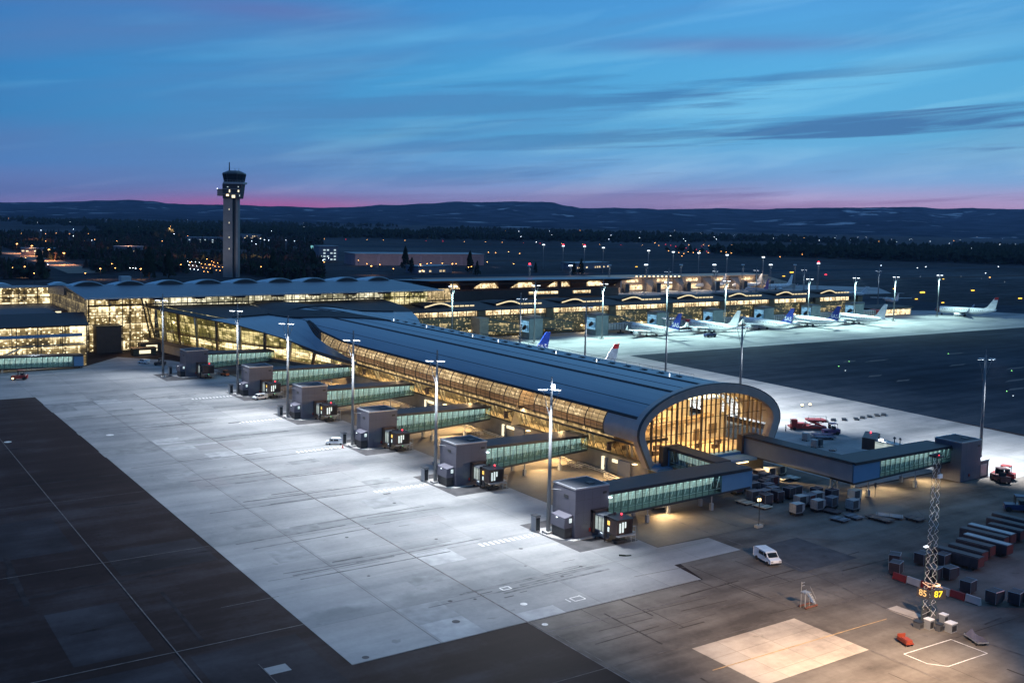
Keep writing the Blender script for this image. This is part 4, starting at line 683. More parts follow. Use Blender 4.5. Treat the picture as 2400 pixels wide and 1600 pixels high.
def walkway(name, label, x0, x1, yf, yb, zb0, zb1, zt0, zt1, glass_from=None, glass_to=None, legs=(), along='x', flipglass=False, lit_face='-y'):
    # glazed passage; runs along X (glass faces -Y) or along Y (glass faces -X, x0/x1 = the two long sides, yf..yb its length)
    t = thing('covered_walkway', ((x0 + x1) / 2, (yf + yb) / 2, 0), label, 'walkway', 'glazed walkways to the gates')
    if along == 'x': T = lambda s, o, z: (s, o, z); L0, L1, F, B = x0, x1, yf, yb
    else: T = lambda s, o, z: (o, s, z); L0, L1, F, B = yf, yb, x0, x1
    zb = lambda s: zb0 + (zb1 - zb0) * (s - L0) / (L1 - L0); zt = lambda s: zt0 + (zt1 - zt0) * (s - L0) / (L1 - L0)
    g0 = L0 if glass_from is None else glass_from; g1 = L1 if glass_to is None else glass_to; sg = 1 if B > F else -1
    def slab(s0, s1, o0, o1, f0, f1): return MB().hexa([T(s0, o0, f0(s0)), T(s1, o0, f0(s1)), T(s1, o1, f0(s1)), T(s0, o1, f0(s0))], [T(s0, o0, f1(s0)), T(s1, o0, f1(s1)), T(s1, o1, f1(s1)), T(s0, o1, f1(s0))])
    slab(L0, L1, F - .25 * sg, B + .25 * sg, zt, lambda s: zt(s) + .42).build('roof', M['bridgeroof'], t)
    slab(L0, L1, F - .3 * sg, F - .1 * sg, lambda s: zt(s) - .12, lambda s: zt(s) + .2).build('gutter', M['dark'], t)
    slab(L0, L1, F - .05 * sg, B, lambda s: zb(s) - .35, zb).build('floor', M['dark'], t)
    slab(L0, L1, B - .1 * sg, B, zb, zt).build('rear_wall', M['jbwall'], t)
    zm = lambda s: zb(s) + (zt(s) - zb(s)) * .34
    slab(g0, g1, F + 2.3 * sg, F + 2.4 * sg, zm, zt).build('glowing_inner_wall', teal, t); slab(g0, g1, F + 2.2 * sg, F + 2.4 * sg, zb, lambda s: zm(s) - .01).build('shaded_inner_wall', M['jbwall'], t)  # one wall: lamplight painted as glow above, shade as darker part below
    slab(g0, g1, F + .1 * sg, F + 2.2 * sg, zb, lambda s: zb(s) + .06).build('inner_floor', M['jbwall'], t)
    slab(g0, g1, F, F + .04 * sg, zb, zt).build('glass_wall', M['glasstq'], t)
    fr = MB(); n = max(3, round((g1 - g0) / 1.55))
    for i in range(n + 1):
        s = g0 + (g1 - g0) * i / n; fr.tube(T(s, F - .05 * sg, zb(s)), T(s, F - .05 * sg, zt(s)), .085, n=4)
    for fz in (0.0, .22): fr.tube(T(g0, F - .05 * sg, zb(g0) + (zt(g0) - zb(g0)) * fz), T(g1, F - .05 * sg, zb(g1) + (zt(g1) - zb(g1)) * fz), .05, n=4)
    fr.build('window_frame', M['tmull'], t); tr = MB()
    for i in range(n):
        s = g0 + (g1 - g0) * (i + .5) / n; q = s + (g1 - g0) / n * .42; o = F + .35 * sg
        tr.tube(T(s, o, zb(s) + (zt(s) - zb(s)) * .28), T(q, o, zt(q) - .18), .09, n=4).tube(T(q, o, zt(q) - .18), T(q + .15, o, zb(q) + (zt(q) - zb(q)) * .35), .05, n=4).tube(T(s - .5, o, zt(s) - .85), T(q, o, zt(q) - .85), .025, n=4)
    tr.build('inner_truss', M['white'], t)
    ha = MB().tube(T(g0, F + .2 * sg, zb(g0) + .75), T(g1, F + .2 * sg, zb(g1) + .75), .04, n=4); ha.build('handrail', M['white'], t)
    for a, b in ((L0, g0), (g1, L1)):
        if b - a > .3: slab(a, b, F - .03 * sg, F + .12 * sg, zb, zt).build('solid_panel', M['bluepanel'], t)
    if along == 'x': area(t, ((g0 + g1) / 2, F + .16 * sg, (zt(g0) + zt(g1)) / 2 - .12), (g1 - g0) * .96, .25, (g1 - g0) * 7, (.68, 1, .93), (0, math.atan((zt0 - zt1) / (L1 - L0)), 0))
    for (lx, ly) in legs:
        z = zb(lx if along == 'x' else ly) - .35
        MB().tube((lx, ly, 0), (lx, ly, z), .13).box(lx - .28, ly - .28, 0, lx + .28, ly + .28, 1.35).build('support_leg', M['concrete2'] if z < 2.4 else M['steel'], t)
    return t
for i in range(6):
    gx, gy = GX0[i], GY0[i]; wh = ('frontmost', 'second', 'third', 'fourth', 'fifth', 'sixth and farthest')[i]
    gate_box(gx, gy, '%s blue-grey windowless gate block along the floodlit apron left of the pier' % wh)
    bridge(gx, gy, 'dark boarding bridge with a red beacon docked on the %s grey gate block' % wh, lights=i < 5)
    if i == 0: walkway('w', 'teal-lit walkway with blue end panel, from the frontmost gate block towards the oval front', gx + 7, 143.6, 131.0, 136.6, 2.75, 3.35, 6.45, 6.5, None, 136.0, [(119.1, 129.8 + 2), (134.5, 134.6), (134.3, 131.6), (119.6, 136), (126, 134)])
    else:
        x1 = 135.0 if i < 5 else 126.4
        walkway('w', 'glazed teal-lit walkway running from the %s grey gate block to the pier side' % wh, gx + 7, x1, gy + .7, gy + 6.0, 2.3, 3.8, 6.75, 6.45, None, None, [(119.1, gy + .9), (119.3, gy + 5.5), (128, gy + .9)])
leg = walkway('w', 'short glazed walkway arm between the blue elbow and the left of the oval pier front', 140.6, 144.0, 136.7, 151.3, 3.35, 3.6, 6.6, 6.9, None, 149.5, (), 'y')
MB().box(140.6, 131.0, 2.95, 140.9, 136.7, 6.6).box(140.9, 131.0, 2.95, 144.0, 131.1, 6.6).build('solid_panel', M['bluepanel'], leg)
MB().box(139.2, 150.0, 3.4, 144.2, 151.2, 7.4).build('entrance_frame', M['brownp'], leg)
# right-hand gate of the pier front
rb = gate_box(193.3, 120.2, 'blue-grey gate block standing alone at the right end of the angled walkway', right=True)
w2 = thing('covered_walkway', (164, 137, 0), 'long solid grey-sided walkway from the right of the oval pier front to its elbow', 'walkway', 'glazed walkways to the gates')
MB().box(162.4, 122.9, 3.5, 162.6, 150.4, 6.95).build('side_panel', M['lpanel'], w2); MB().box(165.8, 127.9, 3.5, 166.0, 150.4, 6.95).build('side_panel', M['lpanel'], w2)
MB().box(162.25, 122.9, 6.95, 166.2, 150.4, 7.3).build('roof', M['bridgeroof'], w2); MB().box(162.1, 122.9, 6.9, 162.25, 150.4, 7.1).build('gutter', M['brownp'], w2); MB().box(162.4, 122.9, 3.2, 166, 150.4, 3.5).build('floor', M['dark'], w2)
MB().box(161.8, 150.3, 3.3, 166.4, 151.8, 7.45).build('entrance_frame', M['brownp'], w2)
for lx, ly in ((163.3, 128.5), (163.2, 126.8)): MB().box(lx - .12, ly - .12, 0, lx + .12, ly + .12, 3.2).box(lx - .3, ly - .3, 0, lx + .3, ly + .3, 1.3).build('support_leg', M['steel'], w2)
MB().tube((163.3, 128.5, .6), (163.2, 126.8, 3.1), .06).tube((163.3, 128.5, 3.1), (163.2, 126.8, 1.6), .06).build('cross_brace', M['dark'], w2)
w3 = walkway('w', 'teal-lit walkway with blue solid corner, ending at the lone right gate block', 162.4, 193.4, 122.6, 128.0, 3.4, 4.1, 6.95, 6.95, 170.3, 193.3, [(167.7, 123.2), (168.2, 127.1), (183.2, 126.8), (182.1, 122.9)])
b7 = thing('boarding_bridge', (200, 140, 0), 'brown boarding bridge with a red beacon reaching out onto the white right-hand apron', 'boarding bridge', 'dark boarding bridges')
MB().hexa([(196.8, 143.0, 1.8), (203.6, 147.2, 1.8), (202.0, 149.8, 1.8), (195.2, 145.6, 1.8)], [(196.8, 143.0, 4.3), (203.6, 147.2, 4.3), (202.0, 149.8, 4.5), (195.2, 145.6, 4.5)]).build('cab', M['cabp'], b7)
mb = MB()
for i in range(9): f = i / 8; mb.box(196.85 + 6.6 * f - .05, 142.95 + 4.1 * f - .1, 1.9, 196.85 + 6.6 * f + .05, 142.95 + 4.1 * f, 4.25)
mb.build('canopy_ribs', M['dark'], b7)
MB().box(196.6, 126.3, 1.6, 198.8, 144, 1.85).box(196.6, 126.3, 3.9, 198.8, 144, 4.15).build('tunnel', M['steel'], b7); MB().box(196.65, 126.5, 1.85, 196.8, 143.2, 3.9).build('tunnel_window', teal, b7)
MB().box(197.0, 141.9, 3.9, 197.8, 142.5, 4.5).build('cab_lamp', GL['lamp'], b7); spot(b7, (197.2, 141.5, 4.8), (192, 138, 0), 400, (.9, .95, 1), 120)
MB().tube((201.5, 148, 4.4), (201.5, 148, 4.7), .15).build('beacon', GL['red'], b7)
for x, y in ((197.7, 139), (197.7, 137.6)): MB().tube((x, y, 4.1), (x, y, 5.2), .10).tube((x, y, 5.2), (x, y, 5.6), .4, .1).build('vent_cowl', M['dark'], b7)
MB().tube((197.7, 140, 0), (197.7, 140, 1.7), .3).box(196.4, 139.2, .1, 199, 140.8, .6).build('lift_column', M['dark'], b7)
# assumed warm spots without fittings under the walkways; green wash at the right gate
for (x, y, p) in ((188, 124.6, 900), (176, 125, 500), (170, 125.5, 500)): spot(w3, (x, y, 2.9), (x, y - 1, 0), p * 4, (1, .74, .40), 165, .9, .4)
spot(w3, (191.5, 123.8, 6.2), (193.3, 124.5, 4.5), 60, (.5, 1, .75), 130, .9, .3)
for gx, gy in zip(GX0[:5], GY0[:5]): spot(pier, (gx + 22, gy + 3.2, 2.1), (gx + 22, gy + 1, 0), 5000, (1, .68, .34), 168, .9, .3)
# service cabinets beside the masts
for i, (gx, gy) in enumerate(zip(GX0, GY0)):
    c = thing('switch_cabinet', (gx - 3.2, gy + 6.6, 0), 'tall glazed switch cabinet left of the %s floodlight mast foot' % ('frontmost', 'second', 'third', 'fourth', 'fifth', 'sixth')[i], 'cabinet', 'cabinets beside the masts')
    x, y = gx - 3.4, gy + 6.2; MB().box(x, y, .16, x + .95, y + 1.3, 2.75).build('housing', M['steel'], c); MB().box(x + .1, y - .06, .4, x + .85, y - .01, 2.5).build('door', M['carglass'], c); MB().box(x - .08, y - .1, 2.75, x + 1.03, y + 1.4, 2.85).build('lid', M['dark'], c)
# ================================================================== FLOODLIGHT MASTS
MH = 25.0
def mast(loc, label, side=(-1, 0), group='tall floodlight masts', power=None, mirror=False, kind='v', target=None, col=(.96, .98, 1.0)):
    t = thing('floodlight_mast', (loc[0], loc[1], 0), label, 'floodlight mast', group); x, y = loc
    MB().tube((x, y, 0), (x, y, MH), .38, .20, 10).build('pole', M['mast'], t, smooth=True); MB().box(x - .75, y - .75, 0, x + .75, y + .75, .5).build('base', M['kerb'], t)
    sx, sy = side; ax, ay = -sy, sx
    ax_, ay_ = (.83, -.56)              # arms lie square to the diagonal between the two apron directions
    arm = MB().box(-1.6, -.10, 0, 1.6, .10, .16); 
    def loc3(u, z, o=0): return (x + ax_ * u + sx * o, y + ay_ * u + sy * o, z)
    MB().tube(loc3(-1.55, MH - .9), loc3(1.55, MH - .9), .10, n=6).build('crossarm', M['mast'], t)
    for s in (-1, 1): MB().tube(loc3(s * 1.4, MH - .95), loc3(s * .22, MH - 5.6 if s < 0 else MH - 4.2), .06 if group == 'tall floodlight masts' else .14, n=5).build('stay', M['mast'], t)
    MB().tube((x, y, MH), (x, y, MH + 1.2), .13, n=6).build('finial', M['mast'], t)
    hot = GL['lamp']
    for u in (-1.45, -.75, .75, 1.45):
        h = MB().hexa([loc3(u - .26, MH - 1.02, .1), loc3(u + .26, MH - 1.02, .1), loc3(u + .26, MH - .88, .75), loc3(u - .26, MH - .88, .75)], [loc3(u - .26, MH - .8, .1), loc3(u + .26, MH - .8, .1), loc3(u + .26, MH - .72, .75), loc3(u - .26, MH - .72, .75)]).build('floodlight', M['white'], t)
        MB().quad(loc3(u - .22, MH - 1.04, .14), loc3(u + .22, MH - 1.04, .14), loc3(u + .22, MH - .91, .72), loc3(u - .22, MH - .91, .72)).build('lens', hot, h, org=tuple(t.location))
    if power:
        tx, ty = target or (x + sx * 16, y + sy * 16)
        spot(t, (x + sx * (1.6 if sx < 1 else 2.8) + (.2 if sx < 0 else 0), y + sy * 1.6 - (.9 if sx < 0 else 0), MH - 1.3), (tx, ty, 0), power, col, 122, .55, .5, 'floodlight_beam')
    return t
LP = 66000
mp = [(100.4, 135.2), (100.4, 172.5), (100.2, 209.2), (100.2, 247), (100.4, 284.5), (91.1, 325.5)]
bigball = None
for i, p in enumerate(mp):
    t = mast(p, '%s white floodlight mast in the row beside the left gate blocks' % ('frontmost', 'second', 'third', 'fourth', 'fifth', 'sixth and farthest')[i], (-1, 0), power=LP * (1.0, 1.0, 1.0, .95, .7, .45)[i], target=(p[0] - 18, p[1] - 5))
    if i == 0:
        b = MB(); b.loft([[(p[0] - .05 + .34 * math.cos(a) * math.cos(e), p[1] - .5 + .34 * math.sin(a) * math.cos(e), MH - .3 + .34 * math.sin(e)) for a in [k * .785 for k in range(8)]] for e in (-1.3, -.7, 0, .7, 1.3)]).build('glaring_floodlight', GL['bright'], t)
rp = [(206.9, 124.3), (205.6, 192.5), (204.6, 220.6), (204.8, 258.4), (203.7, 293.4)]
for i, p in enumerate(rp): mast(p, '%s dark-sided floodlight mast in the row on the far side of the tube pier' % NTH[i], (1, 0), power=LP * (2.0, 1.9, 1.4, 1.2, 1.2)[i], target=(p[0] + 16, p[1]))
for i, X in enumerate((213.5, 250.2, 286.5, 324.0, 361.5, 420.8, 457.5, 491.4, 539.7)):
    yy = 355.5 if i in (0, 8) else 350.0
    mast((X, yy), '%s in the row of tall masts standing before the long far pier' % ORD[i], (0, -1), 'masts of the far pier', power=LP * (.9, 1.2, 1.6, 1.6, 1.6, 1.7, 1.7, 1.6, 1.0)[i], target=(X, yy - 14), col=(.66, .97, .90))
for i, (X, Y) in enumerate(((391.7, 422.3), (425.6, 419.9), (461.1, 422.3), (500, 419.7), (541.1, 397))): mast((X, Y), '%s of the masts rising behind the roof of the long far pier' % ORD[i], (0, 1), 'masts behind the far pier', power=LP * .2, col=(.8, .95, 1))
small = None
for i, (px, py) in enumerate(((1241, 622), (1337, 622), (1428, 621), (1514, 620), (1596, 620), (1674, 620), (1741, 620), (1806, 620), (1863, 620), (1918, 617))):
    X, Y = G(px, py, 25)
    lb = '%s in the distant lattice row behind the sandy pier' % ORD[i]
    t = thing('lattice_mast', (X, Y, 0), lb, 'lattice mast', 'distant lattice masts'); mb = MB()
    for a, b in ((-.5, -.5), (.5, -.5), (.5, .5), (-.5, .5)): mb.tube((X + a, Y + b, 0), (X + a * .7, Y + b * .7, 25), .12, n=4)
    for k in range(12): mb.tube((X - .5, Y - .5, k * 2.08), (X + .5, Y - .5, k * 2.08 + 2.08), .09, n=4)
    mb.build('tower_frame', M['mast'], t); MB().box(X - 1.2, Y - .5, 24.6, X + 1.2, Y + .2, 25.2).build('floodlight', GL['lampc'] if i % 2 else M['white'], t)
    if i in (0, 9): MB().box(X - .5, Y - .5, 25.5, X + .5, Y, 26.3).build('beacon', GL['red'], t)
    spot(t, (X, Y - 2.4, 25.5), (X, Y, 14), 900, (.85, .95, 1), 90, .9, .3)
for i, (px, py) in enumerate(((1274, 573), (1320, 576), (1370, 577), (1414, 580), (1520, 587), (1578, 590), (1638, 592), (1704, 597), (1789, 602))):
    X, Y = G(px, py, 25); t = thing('lattice_mast', (X, Y, 0), '%s in the farthest thin mast row out on the dark airfield' % ORD[i], 'lattice mast', 'farthest mast row'); mb = MB()
    mb.tube((X, Y, 0), (X, Y, 25), .45, .4, 5); mb.build('tower_frame', M['mast'], t); MB().box(X - 1.3, Y - .5, 24.4, X + 1.3, Y + .2, 25.2).build('floodlight', GL['lampc'], t)
    if i in (1, 2): MB().box(X - .6, Y - .6, 25.6, X + .6, Y, 26.6).build('beacon', GL['red'], t)
    spot(t, (X, Y - 3, 25.5), (X, Y, 15), 1500, (.85, .95, 1), 90, .9, .3)
#@@NEXT
# ================================================================== TERMINAL
TY = 397.0
tm = thing('terminal_building', (150, TY, 0), 'wide glowing glass terminal under a scalloped blue-grey roof behind the pier', 'airport terminal')
MB().quad((84, TY, 0), (108, TY, 0), (108, TY, 19.6), (84, TY, 19.6)).build('lit_hall', termi, tm)
MB().quad((108, TY, 14.5), (204, TY, 14.5), (204, TY, 19.6), (108, TY, 19.6)).build('upper_windows', termup, tm)
MB().quad((204, TY, 0), (225.6, TY, 0), (225.6, TY, 19.6), (204, TY, 19.6)).build('lit_hall', hall, tm)
MB().quad((84, TY + .2, 0), (84, 465, 0), (84, 465, 19.4), (84, TY + .2, 19.4)).build('side_wall', lit('side_hall_interior', (.03, .022, .012), (.10, .075, .04), (.5, .38, .18), .8, (.3, .25, .6), .1, thr=(.35, .55, .8)), tm)
MB().box(225.2, TY + .3, 0, 225.6, 470, 19.4).build('side_wall', M['wallg'], tm)
mb = MB()
for i in range(60):
    x = 84.3 + i * 2.4
    if x > 225.6: break
    mb.box(x - (.14 if i % 5 == 0 else .07), TY - .7, 0 if x < 106 or x > 204 else 15, x + (.14 if i % 5 == 0 else .07), TY - .5, 19.6)
mb.build('facade_mullions', M['mulld'], tm); mb = MB()
for z in (3.2, 5.4, 7.6, 9.8, 12.0, 14.2): mb.box(84, TY - .5, z - .06, 106, TY - .4, z + .06).box(206, TY - .5, z - .06, 225.6, TY - .4, z + .06)
mb.box(84, TY - .5, 18.6, 225.6, TY - .4, 18.75); mb.build('facade_transoms', M['mulld'], tm)
MB().box(84, TY - 1.3, 16.5, 225.6, TY - .72, 17.0).build('facade_beam', M['black'], tm)
for i in range(9):
    x = 92 + i * 15.8
    MB().tube((x, TY - .3, 16.9), (x - 1.6, TY - .3, 19.3), .13).tube((x, TY - .3, 16.9), (x + 1.6, TY - .3, 19.3), .13).tube((x, TY - .3, 16.9), (x, TY - .3, 19.3), .10).build('v_brace', M['column'], tm)
    MB().hexa([(x - 1.6, TY - 6, 18.7), (x + 1.6, TY - 6, 18.7), (x + 1.6, TY - .8, 18.3), (x - 1.6, TY - .8, 18.3)], [(x - 2, TY - 6, 19.6), (x + 2, TY - 6, 19.6), (x + 2, TY - .8, 19.6), (x - 2, TY - .8, 19.6)]).build('roof_truss', M['wood'], tm)
MB().hexa([(81.5, 388, 19.6), (228, 388, 19.6), (226, 432, 21.3), (83, 432, 21.3)], [(81.5, 388, 20.1), (228, 388, 20.1), (226, 432, 21.9), (83, 432, 21.9)]).build('roof', M['termroof'], tm)
MB().box(81.2, 387.4, 19.75, 228.4, 388.0, 20.3).build('eaves_rail', M['rim'], tm)
MB().hexa([(83, 432, 18), (226, 432, 18), (226, 475, 16), (83, 475, 16)], [(83, 432, 21.7), (226, 432, 21.7), (226, 475, 18.6), (83, 475, 18.6)]).build('rear_roof', M['termroof'], tm)
for i in range(9):
    x = 91.3 + i * 15.8; secs = []
    for y, k0 in ((428.5, 1), (436, 1), (446, .75), (456, .2)):
        z0 = 21.6 - (y - 428.5) * .07; secs.append([(x - 6.3, y, z0)] + [(x - 6.3 + 12.6 * k / 10, y, z0 + 2.1 * k0 * math.sin(math.pi * k / 10) ** .8) for k in range(1, 10)] + [(x + 6.3, y, z0)])
    mb = MB().loft(secs); mb.build('roof_vault', M['vault'], tm)
    MB().loft([[(x - 5.6 + 11.2 * k / 10, 428.38, 21.62) for k in range(11)], [(x - 5.6 + 11.2 * k / 10, 428.38, 21.62 + 1.7 * math.sin(math.pi * k / 10) ** .8 + .001 * k) for k in range(11)]], closed=False).build('vault_front', M['dark'], tm)
MB().box(104.5, 432, 21.5, 108.5, 436, 25.0).build('plant_room', M['steel'], tm)
for x0, x1, y in ((150, 190, 480), (196, 222, 485)): MB().box(x0, y, 10, x1, y + 18, 17.5).build('rear_block', M['boxr'], tm)
MB().tube((107.2, 396.2, 0), (103.0, 396.0, 19.4), .35, n=8).build('leaning_column', M['mulld'], tm)
MB().tube((109.0, 396.6, 0), (104.6, 396.4, 18.0), .35, n=8).build('leaning_column', M['wallg'], tm)
# left part set back, its lit clerestory, stepped dark roofs
MB().hexa([(-80, 462.5, 19.0), (83.2, 462.5, 19.0), (83.2, 500, 16), (-80, 500, 16)], [(-80, 462.5, 19.7), (83.2, 462.5, 19.7), (83.2, 500, 17.5), (-80, 500, 17.5)]).build('roof', M['termroof'], tm); MB().box(-80, 462.3, 19.05, 83.3, 462.5, 19.8).build('eaves_rail', M['rim'], tm)
for x in (66, 88): MB().loft([[(x - 4 + 8 * k / 8, y, 19.7 + 1.1 * math.sin(math.pi * k / 8)) for k in range(9)] for y in (464, 472)]).build('roof_vault', M['vault'], tm)
MB().quad((-80, 465, 12.4), (84, 465, 12.4), (84, 465, 19), (-80, 465, 19)).build('upper_windows', termi, tm)
mb = MB()
for i in range(34): mb.box(-78 + i * 4.9, 464.6, 12.4, -77.8 + i * 4.9, 464.8, 19)
mb.box(-80, 464.5, 14.7, 84, 464.75, 15.1); mb.build('facade_mullions', M['mulld'], tm)
for x in (-30, 20, 56, 61): MB().box(x, 463.6, 12.4, x + 1.6, 464.4, 19).build('timber_pier', M['wood'], tm)
MB().box(-80, 430, 0, 83.8, 464, 12.4).build('rear_block', M['brownp'], tm)
for x0, x1 in ((71.5, 76.5), (79.4, 81.5)): MB().box(x0, 429.85, 10.6, x1, 430.0, 12.0).build('window', GL['slot'], tm)
MB().box(-80, 399, 13.2, 76, 430, 13.5).build('rear_roof', M['boxr'], tm)
wing = thing('terminal_wing', (20, 362, 0), 'low glass terminal wing with lit storeys at the far left edge', 'airport terminal wing')
MB().quad((-90, 363.5, 0), (76.5, 363.5, 0), (76.5, 363.5, 13.3), (-90, 363.5, 13.3)).build('lit_hall', termi, wing)
MB().quad((76.5, 363.5, 0), (76.5, 399, 0), (76.5, 399, 13.3), (76.5, 363.5, 13.3)).build('side_hall', MATS['side_hall_interior'], wing)
mb = MB()
for i in range(22): mb.box(76.6 - i * 7.6, 362.3, 0, 76.8 - i * 7.6, 362.6, 13.3)
for i in range(60): mb.box(76.0 - i * 2.53, 362.4, 0, 76.06 - i * 2.53, 362.5, 13.3)
for z in (2.6, 5, 7.4, 9.6): mb.box(-90, 362.4, z, 76.6, 362.5, z + .1)
mb.build('facade_mullions', M['mulld'], wing)
MB().box(-90, 361.6, 9.9, 75.0, 362.2, 10.9).build('sun_shade', M['bluepanel'], wing)
MB().box(-90, 362.7, 7.0, 76, 363.3, 7.3).build('floor_slab', M['concrete2'], wing)
MB().hexa([(-90, 361.8, 13.3), (77, 361.8, 13.3), (83.5, 400, 13.3), (-90, 400, 13.3)], [(-90, 361.8, 13.7), (77, 361.8, 13.7), (83.5, 400, 14.3), (-90, 400, 14.3)]).build('roof', M['black'], wing)
MB().box(20, 385, 14.0, 46, 392, 17.0).build('roof_room', M['steel'], wing); MB().box(22, 384.8, 14.9, 42, 385, 16.4).build('window', GL['slot'], wing)
for x in (-5, 24, 44): MB().hexa([(x, 363.0, 1.5), (x + 1.2, 363.0, 1.5), (x + 13, 363.0, 6.6), (x + 11.6, 363.0, 6.6)], [(x, 363.3, 1.5), (x + 1.2, 363.3, 1.5), (x + 13, 363.3, 6.6), (x + 11.6, 363.3, 6.6)]).build('stair_flight', M['column'], wing)
walkway('w', 'low glazed walkway along the foot of the glass terminal wing at the left edge', 10, 74, 355.5, 359.5, 2.4, .9, 5.8, 4.2, None, 71, [(30, 356), (50, 356)])
dk = thing('brown_block', (90, 394, 0), 'plain dark brown block standing before the lit terminal front', 'plant building')
MB().box(85.8, 390.5, 0, 94.6, 396.0, 9.4).build('walls', M['brownp'], dk); MB().box(85.6, 390.3, 9.4, 94.8, 396.2, 9.8).build('roof', M['mulld'], dk)
for x0, x1, z1, y in ((100, 118, 3.2, 386), (96, 104, 2.2, 380)):
    s = thing('store_shed', (x0 + 5, y, 0), 'low brown store with a lit opening below the hall glass' if y > 382 else 'low dark shed in the shadow beside the terminal corner', 'shed'); MB().box(x0, y, 0, x1, y + 4, z1).build('walls', M['wallg'], s); MB().box(x0 - .3, y - .4, z1, x1 + .3, y + 4.3, z1 + .25).build('roof', M['brownp'], s); MB().box(x0 + 2, y - .05, .5, x0 + 6, y + .05, z1 - .5).build('opening', GL['slot'], s)
spot(dk, (96, 386, 8), (98, 376, 0), 2500, (1, .62, .3), 150, .9, .5); spot(wing, (60, 360.5, 9), (60, 352, 0), 3000, (.8, .9, 1), 160, .9, .5); spot(wing, (10, 360.5, 11), (10, 340, 0), 5000, (.7, .85, 1), 165, .9, .5)
# ================================================================== CONTROL TOWER
tw = thing('control_tower', (280, 807, 0), 'tall slim concrete control tower with flared cab rising behind the terminal', 'control tower', rz=rad(-34))
def tb(name, m, mb, parent=tw):
    o = mb.build(name, m); o.parent = parent; return o
tb('shaft', M['tower'], MB().hexa([(-6.0, -4, 0), (1.5, -4, 0), (1.5, 4, 0), (-6.0, 4, 0)], [(-5.7, -4, 62), (1.5, -4, 62), (1.5, 4, 62), (-5.7, 4, 62)]))
tb('lift_shaft', M['tower'], MB().box(3.9, -3, 0, 5.7, 3, 62)); tb('dark_gap', M['towerd'], MB().box(1.5, -2, 0, 3.9, 3.5, 62))
tb('service_floors', M['towerd'], MB().hexa([(-5.8, -5, 62), (7.6, -5, 62), (7.6, 6, 62), (-5.8, 6, 62)], [(-6, -5.5, 73.5), (9.0, -5.5, 73.5), (9.0, 6.5, 73.5), (-6, 6.5, 73.5)]))
for z in (65.5, 69.3): tb('floor_band', M['tower'], MB().box(-6.0, -5.7, z, 8.6, -5.3, z + .5))
tb('side_platform', M['tower'], MB().box(-10.7, -3, 64, -6.0, 3, 69.4)); tb('platform_lamp', GL['lampc'], MB().box(-10.9, -3.2, 69.4, -10.3, -2.7, 70.0))
tb('gallery', M['steel'], MB().prism([(-5.2, -6.5), (10.4, -6.5), (11.2, -2), (11.2, 4), (9, 8), (-4.5, 8), (-6.3, 4), (-6.3, -3)], 73.5, 75.0))
g = MB()
for i in range(9): g.tube((-6.0 + i * 2.1, -6.5, 75), (-6.0 + i * 2.1, -6.5, 76.3), .08, n=4)
g.tube((-6, -6.5, 76.3), (11, -6.5, 76.3), .08, n=4); tb('railing', M['steel'], g)
def octa(x0, x1, y0, y1, z, c=.25):
    w, d = (x1 - x0) * c, (y1 - y0) * c; return [(x0 + w, y0, z), (x1 - w, y0, z), (x1, y0 + d, z), (x1, y1 - d, z), (x1 - w, y1, z), (x0 + w, y1, z), (x0, y1 - d, z), (x0, y0 + d, z)]
tb('cab_glass', M['carglass'], MB().loft([octa(-5.2, 9.0, -6, 7, 75), octa(-6.5, 10.2, -7, 8, 81.2)])); tb('cab_roof', M['towerd'], MB().loft([octa(-6.8, 10.5, -7.3, 8.3, 81.2), octa(-6.2, 9.9, -6.8, 7.8, 82.2), octa(-2.5, 6, -3, 4, 84.0)]))
m = MB(); A, B = octa(-5.2, 9.0, -6, 7, 75), octa(-6.5, 10.2, -7, 8, 81.2)
for p, q in zip(A, B): m.tube(p, q, .22, n=4)
tb('cab_frame', M['towerd'], m); tb('antenna', M['dark'], MB().tube((-1.9, 0, 84), (-1.9, 0, 90.5), .5, .35).tube((2.5, 0, 84), (2.5, 0, 86), .12).tube((5.2, 1, 84), (5.2, 1, 86), .12))
for x, z, w, h, m in ((-.7, 66.8, .9, 2.2, 'slot'), (6.2, 67.2, 1.1, 1.6, 'slot'), (-2.8, 64.0, 1.9, 1.3, 'warm'), (1.5, 62.6, 2.6, 2.2, 'slot'), (-2.2, 70.8, 1.0, .5, 'winw'), (6.3, 70.9, .6, .8, 'winw'), (7.4, 63.8, .5, 1.3, 'winw')): tb('window', GL[m], MB().box(x, -5.9, z, x + w, -5.75, z + h))
for z in (53, 42.5, 31, 22): tb('stair_window', GL['slot'], MB().box(-1.2, -4.15, z, -.85, -4.02, z + 1.1))
_tl = spot(tw, (250, 745, 3), (280, 807, 40), 42000, (.95, .9, .88), 60, .8, 1.0, 'tower_fill_light')  # added fill that lifts the shaft's tone; no fitting stands there
